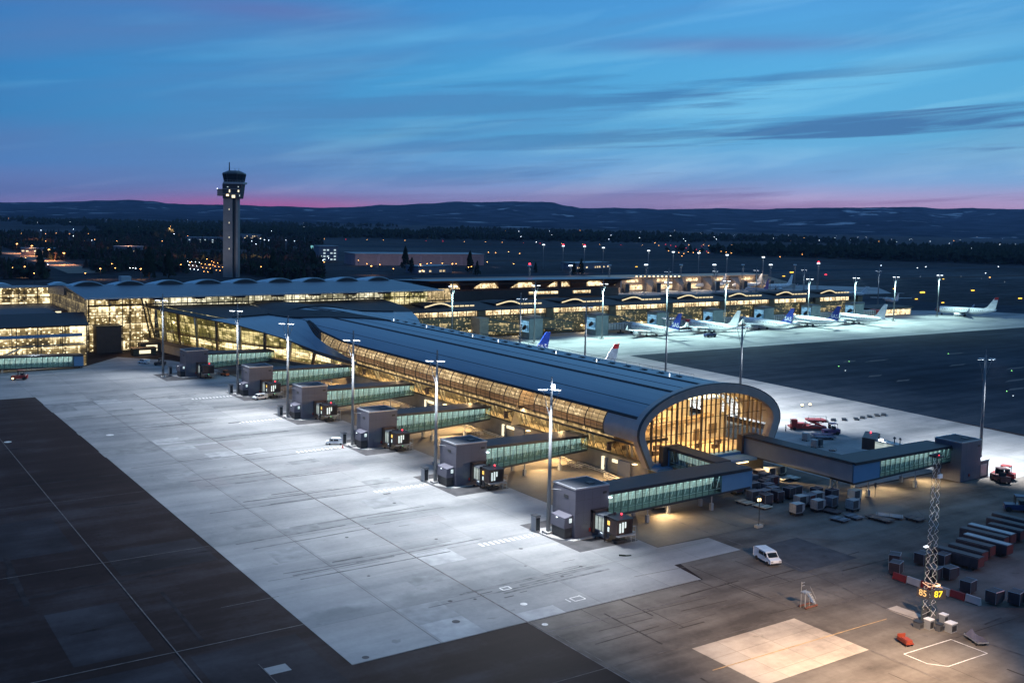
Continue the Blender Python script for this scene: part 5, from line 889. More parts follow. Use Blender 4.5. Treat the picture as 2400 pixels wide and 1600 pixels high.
# ================================================================== LONG FAR PIER
fp = thing('far_pier', (350, 376, 0), 'long dark-roofed pier with lit windows and wavy skylights behind the parked airliners', 'airport pier')
MB().box(205, 376, 0, 494, 396, 9.6).build('lower_walls', M['wallg'], fp)
MB().quad((205, 375.9, 1), (494, 375.9, 1), (494, 375.9, 9), (205, 375.9, 9)).build('lower_glazing', fardim, fp)
MB().hexa([(203, 374.5, 11.7), (496, 374.5, 11.7), (494, 398, 13.2), (205, 398, 13.2)], [(203, 374.5, 12.1), (496, 374.5, 12.1), (494, 398, 13.7), (205, 398, 13.7)]).build('roof', M['black'], fp)
for i in range(8):
    x0 = 205 + i * 36.4; MB().quad((x0 + .5, 375.8, 9.6), (x0 + (33 if i < 6 else 26), 375.8, 9.6), (x0 + (33 if i < 6 else 26), 375.8, 11.6), (x0 + .5, 375.8, 11.6)).build('window_band', farwin, fp)
    mb = MB()
    for k in range(8): mb.box(x0 + k * 4.6, 375.55, 9.6, x0 + k * 4.6 + .3, 375.75, 11.65)
    mb.build('window_frame', M['mulld'], fp); MB().box(x0 + 33, 374.8, .2, x0 + 37, 376.5, 11.6).build('stair_block', M['wallg'], fp)
    # wavy rooflight
    xx = x0 + 12; secs = [[(xx + k * 1.6, 384, 12.9 + 1.35 * math.sin(math.pi * min(1, k / 8) ** 1.3)), (xx + k * 1.6, 384, 13.5 + 1.35 * math.sin(math.pi * min(1, k / 8) ** 1.3))] for k in range(0, 10)]
    MB().loft(secs, closed=False).build('wave_skylight', GL['skyl'], fp)
    mb = MB()
    for k in range(4): mb.quad((xx + 14.8 + k * 2.6, 384, 12.9), (xx + 17 + k * 2.6, 384, 12.9), (xx + 17 + k * 2.6, 384, 13.5), (xx + 14.8 + k * 2.6, 384, 13.5))
    mb.build('flat_skylight', GL['skyl'], fp)
    MB().loft([[(xx - 1 + k * 1.7, 384.3, 13.0), (xx - 1 + k * 1.7, 384.3, 13.7 + 1.4 * math.sin(math.pi * min(1, k / 8))), (xx - 1 + k * 1.7, 397, 13.9 + .4 * math.sin(math.pi * min(1, k / 8)))] for k in range(15)], closed=False).build('roof_wave', M['black'], fp)
    if i < 7:                          # brown stair tower and glazed ramp down to the gate block
        bx = x0 + (21 if i else 30)
        MB().box(bx, 368.5, 0, bx + 4.5, 375.6, 9.2).build('stair_tower', M['wall'] if i < 3 else M['wallg'], fp)
        MB().hexa([(bx + 4.5, 369, 3.6), (bx + 20, 366, 2.6), (bx + 20, 370, 2.6), (bx + 4.5, 373, 3.6)], [(bx + 4.5, 369, 8.6), (bx + 20, 366, 5.8), (bx + 20, 370, 5.8), (bx + 4.5, 373, 8.6)]).build('ramp_passage', fardim, fp)
        MB().tube((bx + 4.5, 368.9, 8.7), (bx + 20, 365.9, 5.9), .2, n=4).tube((bx + 4.5, 368.9, 3.6), (bx + 20, 365.9, 2.6), .2, n=4).build('ramp_rail', M['tmull'], fp)
    for dx in (5, 17, 29): MB().box(x0 + dx, 375.2, 3.0, x0 + dx + .8, 375.8, 3.5).build('wall_lamp', GL['warm'], fp)
    spot(fp, (x0 + 17, 374.5, 3.6), (x0 + 17, 368, 0), 2200, (1, .74, .4), 165, .9, .4)
MB().box(494, 368, 0, 533, 384, 4.6).build('end_wing', M['concrete2'], fp); MB().quad((496, 367.9, .8), (532, 367.9, .8), (532, 367.9, 3.9), (496, 367.9, 3.9)).build('end_windows', farwin, fp)
MB().box(493, 367, 4.6, 534, 385, 5.3).build('end_roof', M['black'], fp); MB().box(488, 371, 0, 494, 376, 8.6).build('end_tower', M['jbwall'], fp)
ad = lit('blue_picture', (.01, .03, .06), (.06, .22, .42), (.25, .55, .80), .9, (.12, .12, .12), .35, thr=(.36, .42, .62))
for i, X in enumerate((255.5, 292, 328.5, 365, 401, 437, 473)):
    t = thing('gate_building', (X, 362, 0), '%s teal-grey gate block with a blue picture before the far pier' % ORD[i], 'gate building', 'gate blocks of the far pier')
    MB().box(X, 361, 0, X + 7, 368.2, 8.9).build('walls', M['jbwall'], t); MB().box(X - .1, 360.9, 8.9, X + 7.1, 368.3, 9.25).build('roof', M['dark'], t)
    MB().box(X - .12, 361.6, 2.6 if i else 3, X - .04, 367.6, 7.8).build('picture_panel', ad, t)
    mb = MB()                          # dark rounded motif on the picture
    for cy, cz, r in ((364.0, 5.2, 1.0), (364.9, 4.7, .9), (365.6, 4.3, .7)): mb.add([(X - .16, cy + r * math.cos(k * .7854) * 1.1, cz + r * math.sin(k * .7854)) for k in range(8)], [tuple(range(8))])
    mb.build('picture_motif', M['towerd'], t)
    if i: 
        b = thing('boarding_bridge', (X + 14, 362, 0), '%s pale boarding bridge at an airliner nose before the far pier' % ORD[i - 1], 'boarding bridge', 'boarding bridges of the far pier')
        MB().box(X + 7, 361.5, 2.2, X + 18.5, 364.5, 4.9).build('tunnel', M['alum'], b); MB().box(X + 18.5, 360.5, 1.9, X + 21.5, 365, 5.2).build('cab', M['planered'] if i % 2 == 0 or i > 4 else M['lpanel'], b)
        mb = MB()
        for k in range(7): mb.box(X + 7.3 + k * 1.6, 361.35, 2.2, X + 7.45 + k * 1.6, 361.48, 4.9)
        mb.build('window_frame', M['dark'], b); MB().tube((X + 16, 363, 0), (X + 16, 363, 2.2), .4).box(X + 14.8, 362, 0, X + 17.2, 364, .8).build('wheel_bogie', M['dark'], b)
# ================================================================== BROWN-ROOFED HALL BEHIND, SANDY PIER, HANGAR
bh = thing('terminal_extension', (315, 440, 0), 'dark building with a huge timber-soffit roof and lit windows, right of the terminal', 'airport terminal')
MB().box(262, 441, 0, 372, 480, 14.6).build('lower_block', M['towerd'], bh); MB().box(300, 432, 0, 382, 441, 10.6).build('front_block', M['black'], bh); MB().box(262, 442, 14.6, 374, 478, 19.2).build('upper_block', M['wood'], bh)
MB().hexa([(251, 438, 19.0), (374, 438, 18.6), (372, 478, 18.0), (253, 478, 18.0)], [(248, 434, 20.5), (379, 434, 19.8), (374, 480, 18.4), (250, 480, 18.4)]).build('roof', M['wood'], bh); MB().hexa([(248, 433.9, 20.5), (379.2, 433.9, 19.8), (374, 480, 18.4), (250, 480, 18.4)], [(248, 433.9, 20.7), (379.2, 433.9, 20.0), (374, 480, 18.6), (250, 480, 18.6)]).build('roof_top', M['termroof'], bh)
for x0, x1 in ((264, 275), (278, 294), (300, 318), (322, 330), (333, 346), (350, 370)): MB().quad((x0, 441.8, 15.9), (x1, 441.8, 15.9), (x1, 441.8, 18.4), (x0, 441.8, 18.4)).build('window', farwin, bh)
for x0, x1 in ((311, 330), (340, 352)): MB().quad((x0, 440.8, 12.2), (x1, 440.8, 12.2), (x1, 440.8, 13.6), (x0, 440.8, 13.6)).build('window', farwin, bh)
MB().quad((330, 431.9, 8.0), (345, 431.9, 8.0), (345, 431.9, 10.0), (330, 431.9, 10.0)).build('bright_window', GL['slot'], bh)
for x in (357, 366): MB().quad((x, 431.9, 8.0), (x + 2.6, 431.9, 8.0), (x + 2.6, 431.9, 10.0), (x, 431.9, 10.0)).build('bright_window', GL['slot'], bh)
for k in range(5): MB().hexa([(268 + k * 23, 438, 18.0), (278 + k * 23, 438, 18.0), (276 + k * 23, 441.5, 15.5), (270 + k * 23, 441.5, 15.5)], [(266 + k * 23, 438, 19.3), (281 + k * 23, 438, 19.3), (281 + k * 23, 441.5, 19.3), (266 + k * 23, 441.5, 19.3)]).build('soffit_funnel', M['wood'], bh)
MB().quad((228, 438, 5), (262, 438, 5), (262, 438, 16.6), (228, 438, 16.6)).build('link_glazing', lit('link_interior', (.08, .055, .02), (.5, .36, .16), (1.2, .9, .5), .9, (.3, .3, .7), .1, floors=(3.6, .4, 0), thr=(.36, .54, .74)), bh)
MB().box(228, 437.2, 10.5, 262, 437.8, 11.1).box(228, 437.2, 16.6, 262, 437.8, 17.0).build('link_beam', M['mulld'], bh); MB().box(228, 438.2, 0, 262, 460, 16.6).build('link_block', M['towerd'], bh)
spot(bh, (315, 434, 3), (315, 425, 0), 1500, (1, .8, .5), 160)
MB().box(300, 400, 0, 372, 432, 8.0).build('lower_roof', M['black'], bh)
sp_ = thing('commuter_pier', (585, 577, 0), 'distant sandy-coloured pier with lit arches beside a pale apron', 'airport pier')
MB().box(440, 577, 0, 640, 600, 9.8).build('walls', M['farwall'], sp_); MB().hexa([(640, 577, 0), (664, 566, 0), (664, 600, 0), (640, 600, 0)], [(640, 577, 9.8), (664, 566, 3.0), (664, 600, 3.0), (640, 600, 9.8)]).build('end_ramp', M['concrete2'], sp_)
MB().box(438, 575.5, 9.8, 642, 602, 10.4).build('roof', M['farwall'], sp_)
for k in range(6):
    x = 462 + k * 30; MB().quad((x, 576.8, 1.2), (x + 17, 576.8, 1.2), (x + 17, 576.8, 4.6), (x, 576.8, 4.6)).build('lit_arches', farwin, sp_); MB().quad((x + 1, 576.8, 6.6), (x + 13, 576.8, 6.6), (x + 13, 576.8, 8.8), (x + 1, 576.8, 8.8)).build('window', farwin, sp_)
    MB().hexa([(x + 17, 566, 0), (x + 20, 566, 0), (x + 27, 577, 0), (x + 17, 577, 0)], [(x + 17, 566, 3.2), (x + 19, 566, 3.2), (x + 27, 577, 9.4), (x + 17, 577, 9.4)]).build('gate_wedge', M['farroof'], sp_); MB().box(x + 19, 563, 0, x + 23, 567, 6.6).build('gate_tower', M['towerd'], sp_)
    spot(sp_, (x + 9, 573, 9), (x + 9, 560, 0), 9000, (1, .74, .48), 160, .9, .4)
    spot(sp_, (x + 9, 562, 13), (x + 9, 577, 5), 3500, (1, .76, .55), 150, .9, .4)
for k in range(11):
    X, Y = G(1492 + k * 10, 647.6, 11); MB().box(X - .5, Y - .3, 10.6, X + .5, Y + .3, 11.4).build('roof_lamp', GL['warm'], sp_)
hg = thing('hangar', (532, 950, 0), 'long pale-blue hangar far behind the terminal, right of the tower', 'hangar', rz=math.atan2(937.6 - 960.7, 139.5))
def hb2(n, m, mb): o = mb.build(n, m); o.parent = hg
hb2('walls', M['hangar'], MB().box(-71, 0, 0, 71, 40, 11.3)); hb2('roof', M['termroof'], MB().box(-72, -1, 11.3, 72, 41, 12.1))
mb = MB()
for k in range(6): mb.box(-68 + k * 23, -.3, 0, -48 + k * 23, -.1, 9.5)
hb2('hangar_doors', M['boxw'], mb)
for k in range(7): spot(hg, (452 + k * 24, 925 - k * 4, 3), (462 + k * 23, 958 - k * 4, 5), 9000, (.9, .6, .55), 120, .9, .5)
X, Y = G(736, 598); bb = thing('lit_billboard', (X, Y, 0), 'pale green glowing screen among dark woods right of the tower', 'billboard'); MB().box(X - 4.4, Y, 6, X + 4.4, Y + .4, 12).build('screen', GL['tealp'], bb); MB().tube((X - 3, Y + .5, 0), (X - 3, Y + .5, 6), .3).tube((X + 3, Y + .5, 0), (X + 3, Y + .5, 6), .3).build('post', M['dark'], bb)
for i, (px, py, w, h, hh, lb) in enumerate(((480, 570, 60, 20, 9, 'flat pale-roofed warehouse with a lit front left of the tower'), (300, 600, 30, 16, 10, 'dark office block among the woods at the left'), (90, 600, 34, 14, 8, 'low unlit shed beside the orange-lit road'), (770, 612, 22, 18, 16, 'office block with rows of lit windows left of the hangar'), (590, 560, 40, 20, 8, 'long low depot with a bright yard right of the tower'), (1020, 640, 40, 18, 6, 'dark low roof among street lamps behind the terminal'), (1390, 630, 60, 20, 6, 'low pale shed behind the brown-roofed hall'), (1850, 566, 90, 30, 9, 'far airfield depot by a cluster of red and orange lights'), (2080, 605, 70, 30, 8, 'far low building with a white-lit strip at the right'))):
    X, Y = G(px, py); b = thing('distant_building', (X, Y, 0), lb, 'building', rz=rad(-25 + i * 7))
    def q(n, m, mb): o = mb.build(n, m); o.parent = b
    q('walls', M['hangar'], MB().box(-w / 2, 0, 0, w / 2, h, hh)); q('roof', M['termroof'], MB().box(-w / 2 - .5, -.5, hh, w / 2 + .5, h + .5, hh + .7))
    mb = MB()
    for k in range(int(w / 4)):
        for r_ in range(int(hh / 3.4)):
            if random.random() < .55: mb.box(-w / 2 + 1 + k * 4, -.2, 1.2 + r_ * 3.4, -w / 2 + 3.4 + k * 4, -.05, 2.7 + r_ * 3.4)
    if mb.v: q('window', GL['winw'] if i in (0, 3, 8) else farwin, mb)
#@@NEXT
# ================================================================== AIRCRAFT
def fus_sections(L, r, z0, n=14):
    st = [(0, .12, -.25), (.012, .42, -.18), (.03, .66, -.10), (.06, .88, -.03), (.10, 1, 0), (.62, 1, 0), (.74, .92, .08), (.85, .66, .28), (.94, .36, .50), (1.0, .10, .62)]
    out = []
    for f, k, dz in st: out.append([(r * k * math.cos(a), -L * f, z0 + r * dz + r * k * 1.03 * math.sin(a)) for a in [2 * math.pi * i / n for i in range(n)]])
    return out
def airliner(name, label, group, body, fin, nose=None, text=None, L=36.0, r=1.9, loc=(0, 0), rz=0, tip=None, prop=False):
    t = thing(name, (loc[0], loc[1], 0), label, 'airplane', group, rz=rz); z0 = 3.3
    def add(n, m, mb, smooth=False, par=t): o = mb.build(n, m, smooth=smooth); o.parent = par; return o
    secs = fus_sections(L, r, z0); 
    fu = add('fuselage', body, MB().loft(secs), True)
    if nose: 
        ns = [[(x * 1.012, y, z0 + (z - z0) * 1.012) for x, y, z in s] for s in secs[:4]]; s5 = secs[4]; f = .6; ns.append([(a[0] + (b[0] - a[0]) * f, a[1] + (b[1] - a[1]) * f, a[2] + (b[2] - a[2]) * f) for a, b in zip(ns[3], s5)]); add('painted_nose', nose, MB().loft(ns), True)
    for x in (-1, 1):
        zw = z0 - r * .55 if not prop else z0 + r * .98
        if not prop:
            w = MB().hexa([(x * r * .6, -L * .36, zw), (x * 17.2, -L * .56, zw + 1.6), (x * 17.2, -L * .605, zw + 1.6), (x * r * .6, -L * .56, zw)], [(x * r * .6, -L * .37, zw + .5), (x * 17.2, -L * .565, zw + 1.75), (x * 17.2, -L * .60, zw + 1.75), (x * r * .6, -L * .55, zw + .4)])
            w.hexa([(x * 17.2, -L * .56, zw + 1.6), (x * 17.4, -L * .59, zw + 1.6), (x * 17.8, -L * .615, zw + 3.8), (x * 17.75, -L * .60, zw + 3.8)], [(x * 17.0, -L * .56, zw + 1.7), (x * 17.2, -L * .605, zw + 1.7), (x * 17.7, -L * .615, zw + 3.8), (x * 17.7, -L * .60, zw + 3.8)])
            add('wing', M['planegrey'], w)
            ex, ey = x * 5.2, -L * .335; e = MB().loft([[(ex + rr * math.cos(a), ey - dy, zw - .9 + rr * math.sin(a)) for a in [k * math.pi / 5 for k in range(10)]] for dy, rr in ((0, .85), (.6, 1.0), (2.4, .95), (4.2, .6))])
            add('engine', body, e, True)
            add('stabiliser', M['planegrey'], MB().hexa([(x * .5, -L * .90, z0 + .7), (x * 6.6, -L * .975, z0 + 1.1), (x * 6.6, -L * 1.005, z0 + 1.1), (x * .5, -L * .985, z0 + .7)], [(x * .5, -L * .90, z0 + .95), (x * 6.6, -L * .975, z0 + 1.2), (x * 6.6, -L * 1.005, z0 + 1.2), (x * .5, -L * .985, z0 + .95)]))
        else:
            add('wing', M['planegrey'], MB().hexa([(0, -L * .40, zw), (x * 13.5, -L * .42, zw + .2), (x * 13.5, -L * .48, zw + .2), (0, -L * .51, zw)], [(0, -L * .40, zw + .35), (x * 13.5, -L * .42, zw + .4), (x * 13.5, -L * .48, zw + .4), (0, -L * .51, zw + .35)]))
            add('engine', body, MB().loft([[(x * 4.1 + rr * math.cos(a), -L * .33 - dy, zw - .2 + rr * math.sin(a)) for a in [k * math.pi / 4 for k in range(8)]] for dy, rr in ((0, .3), (.5, .6), (3, .6), (5, .25))], ), True)
            mb = MB(); 
            for k in range(6): a = k * math.pi / 3; mb.tube((x * 4.1, -L * .33 + .05, zw - .2), (x * 4.1 + 1.9 * math.cos(a), -L * .33 + .05, zw - .2 + 1.9 * math.sin(a)), .09, n=4)
            add('propeller', M['dark'], mb)
            add('stabiliser', M['planegrey'], MB().hexa([(0, -L * .97, z0 + 5.4), (x * 3.6, -L * .985, z0 + 5.4), (x * 3.6, -L * 1.02, z0 + 5.4), (0, -L * 1.03, z0 + 5.4)], [(0, -L * .97, z0 + 5.55), (x * 3.6, -L * .985, z0 + 5.5), (x * 3.6, -L * 1.02, z0 + 5.5), (0, -L * 1.03, z0 + 5.55)]))
    zt = z0 + 8.6 if not prop else z0 + 5.4
    F = [(0, -L * .79, z0 + r * .85), (0, -L * .855, z0 + 2.9), (0, -L * .975, zt), (0, -L * 1.03, zt), (0, -L * .985, z0 + r * .65)]
    add('tail_fin', fin, MB().ext([(p[0] - .17, p[1], p[2]) for p in F], (.34, 0, 0)))
    if tip: add('fin_tip', tip, MB().ext([(-.2, -L * .955, zt - 1.5), (-.2, -L * .975, zt + .02), (-.2, -L * 1.032, zt + .02), (-.2, -L * 1.021, zt - 1.5)], (.4, 0, 0)))
    if text:
        for s, ro in ((-1, (math.pi / 2, 0, -math.pi / 2)), (1, (math.pi / 2, 0, math.pi / 2))): text_mesh(text, 2.7, M['plane'], 'airline_letters', t, (s * .2, -L * .93, z0 + 3.3), ro)
    add('cockpit_window', M['carglass'], MB().loft([[(rr * math.cos(a), -L * f, z0 + r * dz + rr * math.sin(a)) for a in (.55, .95, 1.57, 2.19, 2.59)] for f, rr, dz in ((.036, r * .74, -.06), (.052, r * .86, -.04))], closed=False))
    mb = MB()
    for k in range(24):
        y = -L * .13 - k * L * .028
        for x in (-1, 1): mb.quad((x * (r + .012), y, z0 + .35), (x * (r + .012), y - .32, z0 + .35), (x * (r - .01), y - .32, z0 + .75), (x * (r - .01), y, z0 + .75))
    add('cabin_windows', M['carglass'], mb)
    for x, y in ((0, -L * .12), (-2.9, -L * .5), (2.9, -L * .5)): add('landing_gear', M['tyre'], MB().tube((x - .35, y, .5), (x + .35, y, .5), .5, n=10).tube((x, y, .5), (x, y, 2.4), .14))
    return t
W_, R_, B_ = M['plane'], M['planered'], M['planeblue']
fl = 'airliners parked at the far pier'
airliner('airliner', 'white airliner with a blue tail at the far pier, leftmost of the parked row', fl, W_, B_, loc=(314, 366.5), text='SAS', nose=None)
airliner('airliner', 'red-nosed white airliner with a white tail, second in the far pier row', fl, W_, W_, loc=(350.3, 366.5), nose=R_)
airliner('airliner', 'white airliner with a blue tail, third in the far pier row', fl, W_, B_, loc=(386.6, 366.5), text='SAS')
airliner('airliner', 'white airliner with a blue tail, fourth in the far pier row', fl, W_, B_, loc=(420.3, 366.5), text='SAS')
airliner('airliner', 'red-nosed white airliner with a plain white tail, rightmost in the far pier row', fl, W_, W_, loc=(455.8, 365.5), nose=R_)
airliner('airliner', 'dark-nosed white airliner parked alone on the open apron at the far right', None, W_, W_, loc=(553, 366), rz=rad(28), L=33, nose=mat('maroon', (.12, .02, .03), .4), tip=R_)
airliner('airliner', 'airliner showing only its blue lettered tail above the tube pier roof', 'airliners hidden by the pier', W_, B_, loc=(180.5, 294.5), rz=rad(90), text='SAS')
airliner('airliner', 'airliner showing only its red-tipped white tail above the tube pier roof', 'airliners hidden by the pier', W_, mat('tail_white_grey', (.62, .63, .64), .4, var=.3, vscale=.8), loc=(180.5, 257.0), rz=rad(90), tip=R_)
X, Y = G(2100, 716); airliner('turboprop', 'small high-winged white turboprop seen behind the low end of the far pier', None, W_, W_, L=23, r=1.3, loc=(X + 5, Y + 12), rz=rad(-34), prop=True)
X, Y = G(1982, 702); airliner('turboprop', 'tiny turboprop with a dim tail beyond the far pier roof', None, W_, W_, L=22, r=1.3, loc=(X, Y + 8), rz=rad(60), prop=True)
for (px, py, fn, rz, lb) in ((1660, 678, M['planegrey'], 80, 'grey-tailed regional jet before the sandy pier, left of two'), (1745, 677, M['planegrey'], 80, 'white regional jet right before the sandy pier arches'), (1822, 680, W_, 85, 'white jet with a slim tail near the ramped end of the sandy pier')):
    X, Y = G(px, py); airliner('regional_jet', lb, 'jets at the sandy pier', W_, fn, L=28, r=1.5, loc=(X - 12, Y + 2), rz=rad(rz))
X, Y = G(1800, 692); airliner('airliner', 'dark blue-tailed aircraft half hidden behind the far pier roof', None, M['planegrey'], B_, L=22, r=1.3, loc=(X, Y + 22), rz=rad(0))
# ================================================================== GROUND EQUIPMENT
def wheels(mb, pts, r=.33, w=.2):
    for x, y in pts: mb.tube((x - w / 2, y, r), (x + w / 2, y, r), r, n=10)
    return mb
def local(o, n, m, mb, smooth=False): c = mb.build(n, m, smooth=smooth); c.parent = o; return c
def van(loc, rz, label):                # local +Y is forward
    t = thing('van', (loc[0], loc[1], 0), label, 'van', rz=rz)
    prof = [(-2.45, .45), (-2.5, 1.0), (-2.4, 1.85), (-2.1, 1.98), (.75, 1.98), (1.05, 1.9), (1.75, 1.22), (2.45, 1.02), (2.52, .5)]
    body = MB(); secs = []
    for x, k in ((-.93, .97), (-.96, 1.0), (.96, 1.0), (.93, .97)):
        secs.append([(x if z < 1.2 else x * .9, y * k, z if z < 1.8 else z - (0 if abs(x) < .95 else 0)) for y, z in prof])
    body.loft([[(-.90, y * .97, z * .99) for y, z in prof], [(-.95, y, z if z < 1.2 else z) for y, z in prof], [(.95, y, z) for y, z in prof], [(.90, y * .97, z * .99) for y, z in prof]]); o = local(t, 'body', M['carwhite'], body)
    local(t, 'windscreen', M['carglass'], MB().quad((-.78, 1.17, 1.83), (.78, 1.17, 1.83), (.82, 1.72, 1.30), (-.82, 1.72, 1.30)).quad((-.78, 1.17, 1.83), (-.82, 1.72, 1.30), (.82, 1.72, 1.30), (.78, 1.17, 1.83)))
    for v in local(t, 'windscreen_seal', M['dark'], MB().box(-.8, 1.70, 1.26, .8, 1.76, 1.30)).data.vertices: pass
    for x in (-1, 1):
        local(t, 'side_window', M['carglass'], MB().box(x * .955, .55, 1.25, x * .968, 1.30, 1.78)); local(t, 'side_window', M['carglass'], MB().box(x * .955, -.85, 1.25, x * .968, .40, 1.78))
        local(t, 'headlight', M['rim'], MB().box(x * .85, 2.44, .72, x * .5, 2.53, .92)); local(t, 'tail_light', M['red'], MB().box(x * .88, -2.52, .9, x * .74, -2.44, 1.35))
        for y in (1.55, -1.5): local(t, 'wheel', M['tyre'], MB().tube((x * .78, y, .33), (x * .98, y, .33), .33, n=12))
        local(t, 'mirror', M['dark'], MB().box(x * .96, 1.15, 1.2, x * 1.14, 1.28, 1.42))
    local(t, 'bumper', M['dark'], MB().box(-.9, 2.46, .38, .9, 2.58, .62)); return t
van((121.2, 106.6), rad(164), 'white panel van with two dark side windows driving across the dark tarmac')
def cart(name, loc, rz, label, cat, m, w=1.6, l=2.4, h=.55, group=None, deck=None):
    t = thing(name, (loc[0], loc[1], 0), label, cat, group, rz=rz)
    local(t, 'deck', deck or m, MB().box(-w / 2, -l / 2, h - .14, w / 2, l / 2, h)); mb = MB()
    for y in (-l / 2 + .3, 0, l / 2 - .3): mb.box(-w / 2, y - .04, h, w / 2, y + .04, h + .05)
    local(t, 'rollers', M['dark'], mb); local(t, 'tow_bar', M['dark'], MB().tube((0, l / 2, h - .2), (0, l / 2 + .9, .25), .04, n=5))
    for x in (-1, 1):
        for y in (-1, 1): local(t, 'wheel', M['tyre'], MB().tube((x * w * .36, y * l * .33, .2), (x * w * .46, y * l * .33, .2), .2, n=8))
    return t
def uld(loc, rz, label, kind, group='cargo containers under the pier end', z=.56):
    body = {'w': M['alum'], 'g': M['crateg'], 'd': M['crate'], 'r': M['crateg'], 'c': mat('cream_lit_container', (.62, .56, .44), .5, var=.12)}[kind[0]]; t = thing('cargo_container', (loc[0], loc[1], z), label, 'cargo container', group, rz=rz)  # cream kind: warm lamplight painted into the body colour
    w, l, h = 1.0, .78, 1.62
    pr = [(-w, .0), (w * .62, .0), (w + .22, .45), (w + .22, h), (-w, h)] if 'k' in kind else [(-w, 0), (w, 0), (w, h), (-w, h)]
    local(t, 'shell', body, MB().ext([(x, -l, zz) for x, zz in pr], (0, 2 * l, 0)))
    local(t, 'door', M['creddoor'] if kind[0] == 'r' else M['cdark'], MB().box(-w + .1, -l - .03, .12, w * .6, -l - .005, h - .1)); fr = MB()
    for a in (-w, pr[2][0] if 'k' in kind else w): fr.tube((a, -l - .02, .45 if a > 0 and 'k' in kind else 0), (a, -l - .02, h), .035, n=4).tube((a, l + .02, .45), (a, l + .02, h), .035, n=4)
    fr.tube((-w, -l - .02, h), (w, -l - .02, h), .035, n=4).tube((-w, -l, h + .01), (-w, l, h + .01), .03, n=4).tube((w, -l, h + .01), (w, l, h + .01), .03, n=4); local(t, 'edge_frame', M['rim'], fr); return t
# (photo column for ranking, x, y, kind, description)
U = [(165.4, 143.0, 'ck', 'bright cream cut-corner container, rearmost and lit by the canopy'), (162.2, 142.8, 'c', 'bright cream square container left of the rearmost cut-corner one'), (158.6, 142.4, 'd', 'dark-sided container with a pale top in front of the cream square one'),
     (157.2, 137.6, 'r', 'tall container with a dark red curtain and a cream top'), (157.6, 140.2, 'g', 'grey container wedged behind the red-curtained one'), (155.2, 137.4, 'd', 'dim container just left of the red-curtained one'), (154.4, 140.6, 'g', 'grey container at the back left of the crowd by the blue walkway panel'),
     (146.9, 137.3, 'r', 'dark red container seen below the blue walkway corner'), (150.4, 138.7, 'd', 'small dark container right of the one under the blue corner'), (149.9, 136.2, 'gk', 'grey cut-corner container at the left of the crowd, second row'), (151.8, 134.2, 'gk', 'blue-grey cut-corner container in the middle of the left crowd'), (153.4, 136.4, 'd', 'dark container in the heart of the crowd'),
     (145.4, 131.9, 'gk', 'leftmost grey container of the front crowd'), (147.6, 131.2, 'g', 'grey container right behind the tall lamp post'), (145.6, 128.9, 'd', 'dark-fronted container whose end faces the lamp post'), (149.2, 129.4, 'd', 'dark container with blue-grey top right of the lamp post'), (150.7, 131.9, 'g', 'long-topped grey container behind the dark-fronted pair'),
     (153.2, 130.0, 'd', 'brownish container at the middle right of the front crowd'), (155.2, 130.2, 'd', 'dark container at the right end of the front crowd'), (150.4, 124.9, 'wk', 'white cut-corner container standing in front of the gap between the crowds'), (152.5, 124.6, 'r', 'container with a dark red end beside the white cut-corner one'), (155.2, 125.1, 'wk', 'white cut-corner container right of the dark red one'),
     (150.9, 121.4, 'wk', 'white container standing in the front of the right cluster'), (154.8, 121.5, 'g', 'pale container with a dark door at the front right of the right cluster'), (157.6, 127.2, 'd', 'dark blue-topped container at the back of the right cluster'), (159.2, 124.9, 'd', 'dark container next to the braced walkway leg'), (145.6, 121.7, 'wk', 'lone white cut-corner container nearest the camera'),
     (162.9, 122.6, 'c', 'pale-topped container farthest right, behind a white one'), (156.7, 118.2, 'w', 'white container standing alone right of the clusters')]
for i, (x, y, k, d) in enumerate(U):
    rz = rad(random.choice((-4, 2, 5, 88, 3)) + random.uniform(-6, 6)) if k[0] in 'dgr' and 'k' not in k else rad(random.uniform(-8, 6)); uld((x, y), rz, d, k)
    cart('container_dolly', (x, y), rz, 'low dolly under the ' + ' '.join(d.split(',')[0].split()[:12]).rstrip(' of the'), 'dolly', M['dark'], 2.0, 1.9, .55, 'dollies under the containers')
for x, y, m, d, rz in ((162.7, 140.6, 'c', 'empty pale dolly in front of the cream cut-corner container', 12), (165.3, 139.8, 'w', 'empty pale dolly farthest right beside the cream container', 8), (160.4, 145.6, 'c', 'empty pale dolly tucked behind the cream containers', 30), (158.6, 144.3, 'c', 'second empty pale dolly left of the cream containers', 25),
    (158.9, 112.0, 'g', 'long low dolly lying farthest right among the loose dollies', 35), (156.0, 111.8, 'd', 'dark dolly left of the long low one', 5), (161.5, 108.6, 'd', 'dark dolly at the edge of the curved white line', 5), (149.4, 115.3, 'g', 'pale empty dolly nearest the camera of the loose ones', 8), (152.9, 115.0, 'g', 'pale empty dolly right of the nearest loose one', 2), (152.4, 119.2, 'd', 'dark empty dolly in front of the right cluster', 10),
    (143.7, 128.0, 'c', 'small lit dolly at the foot of the lamp post', 5), (143.0, 131.6, 'c', 'pale dolly at the left end of the front crowd', 0), (139.6, 141.4, 'c', 'pale dolly beneath the blue walkway corner', 20), (126.5, 137.6, 'c', 'dim cargo dolly under the frontmost walkway', 70), (157.0, 131.0, 'g', 'pale dolly standing on end at the rear of the right cluster', 40)):
    cart('container_dolly', (x, y), rad(rz), d, 'dolly', M['dark'], 2.3, 3.0 if 'long' not in d else 4.6, .5, 'loose dollies', deck={'c': MATS['cream_lit_container'], 'w': M['alum'], 'g': M['crateg'], 'd': M['crate']}[m])
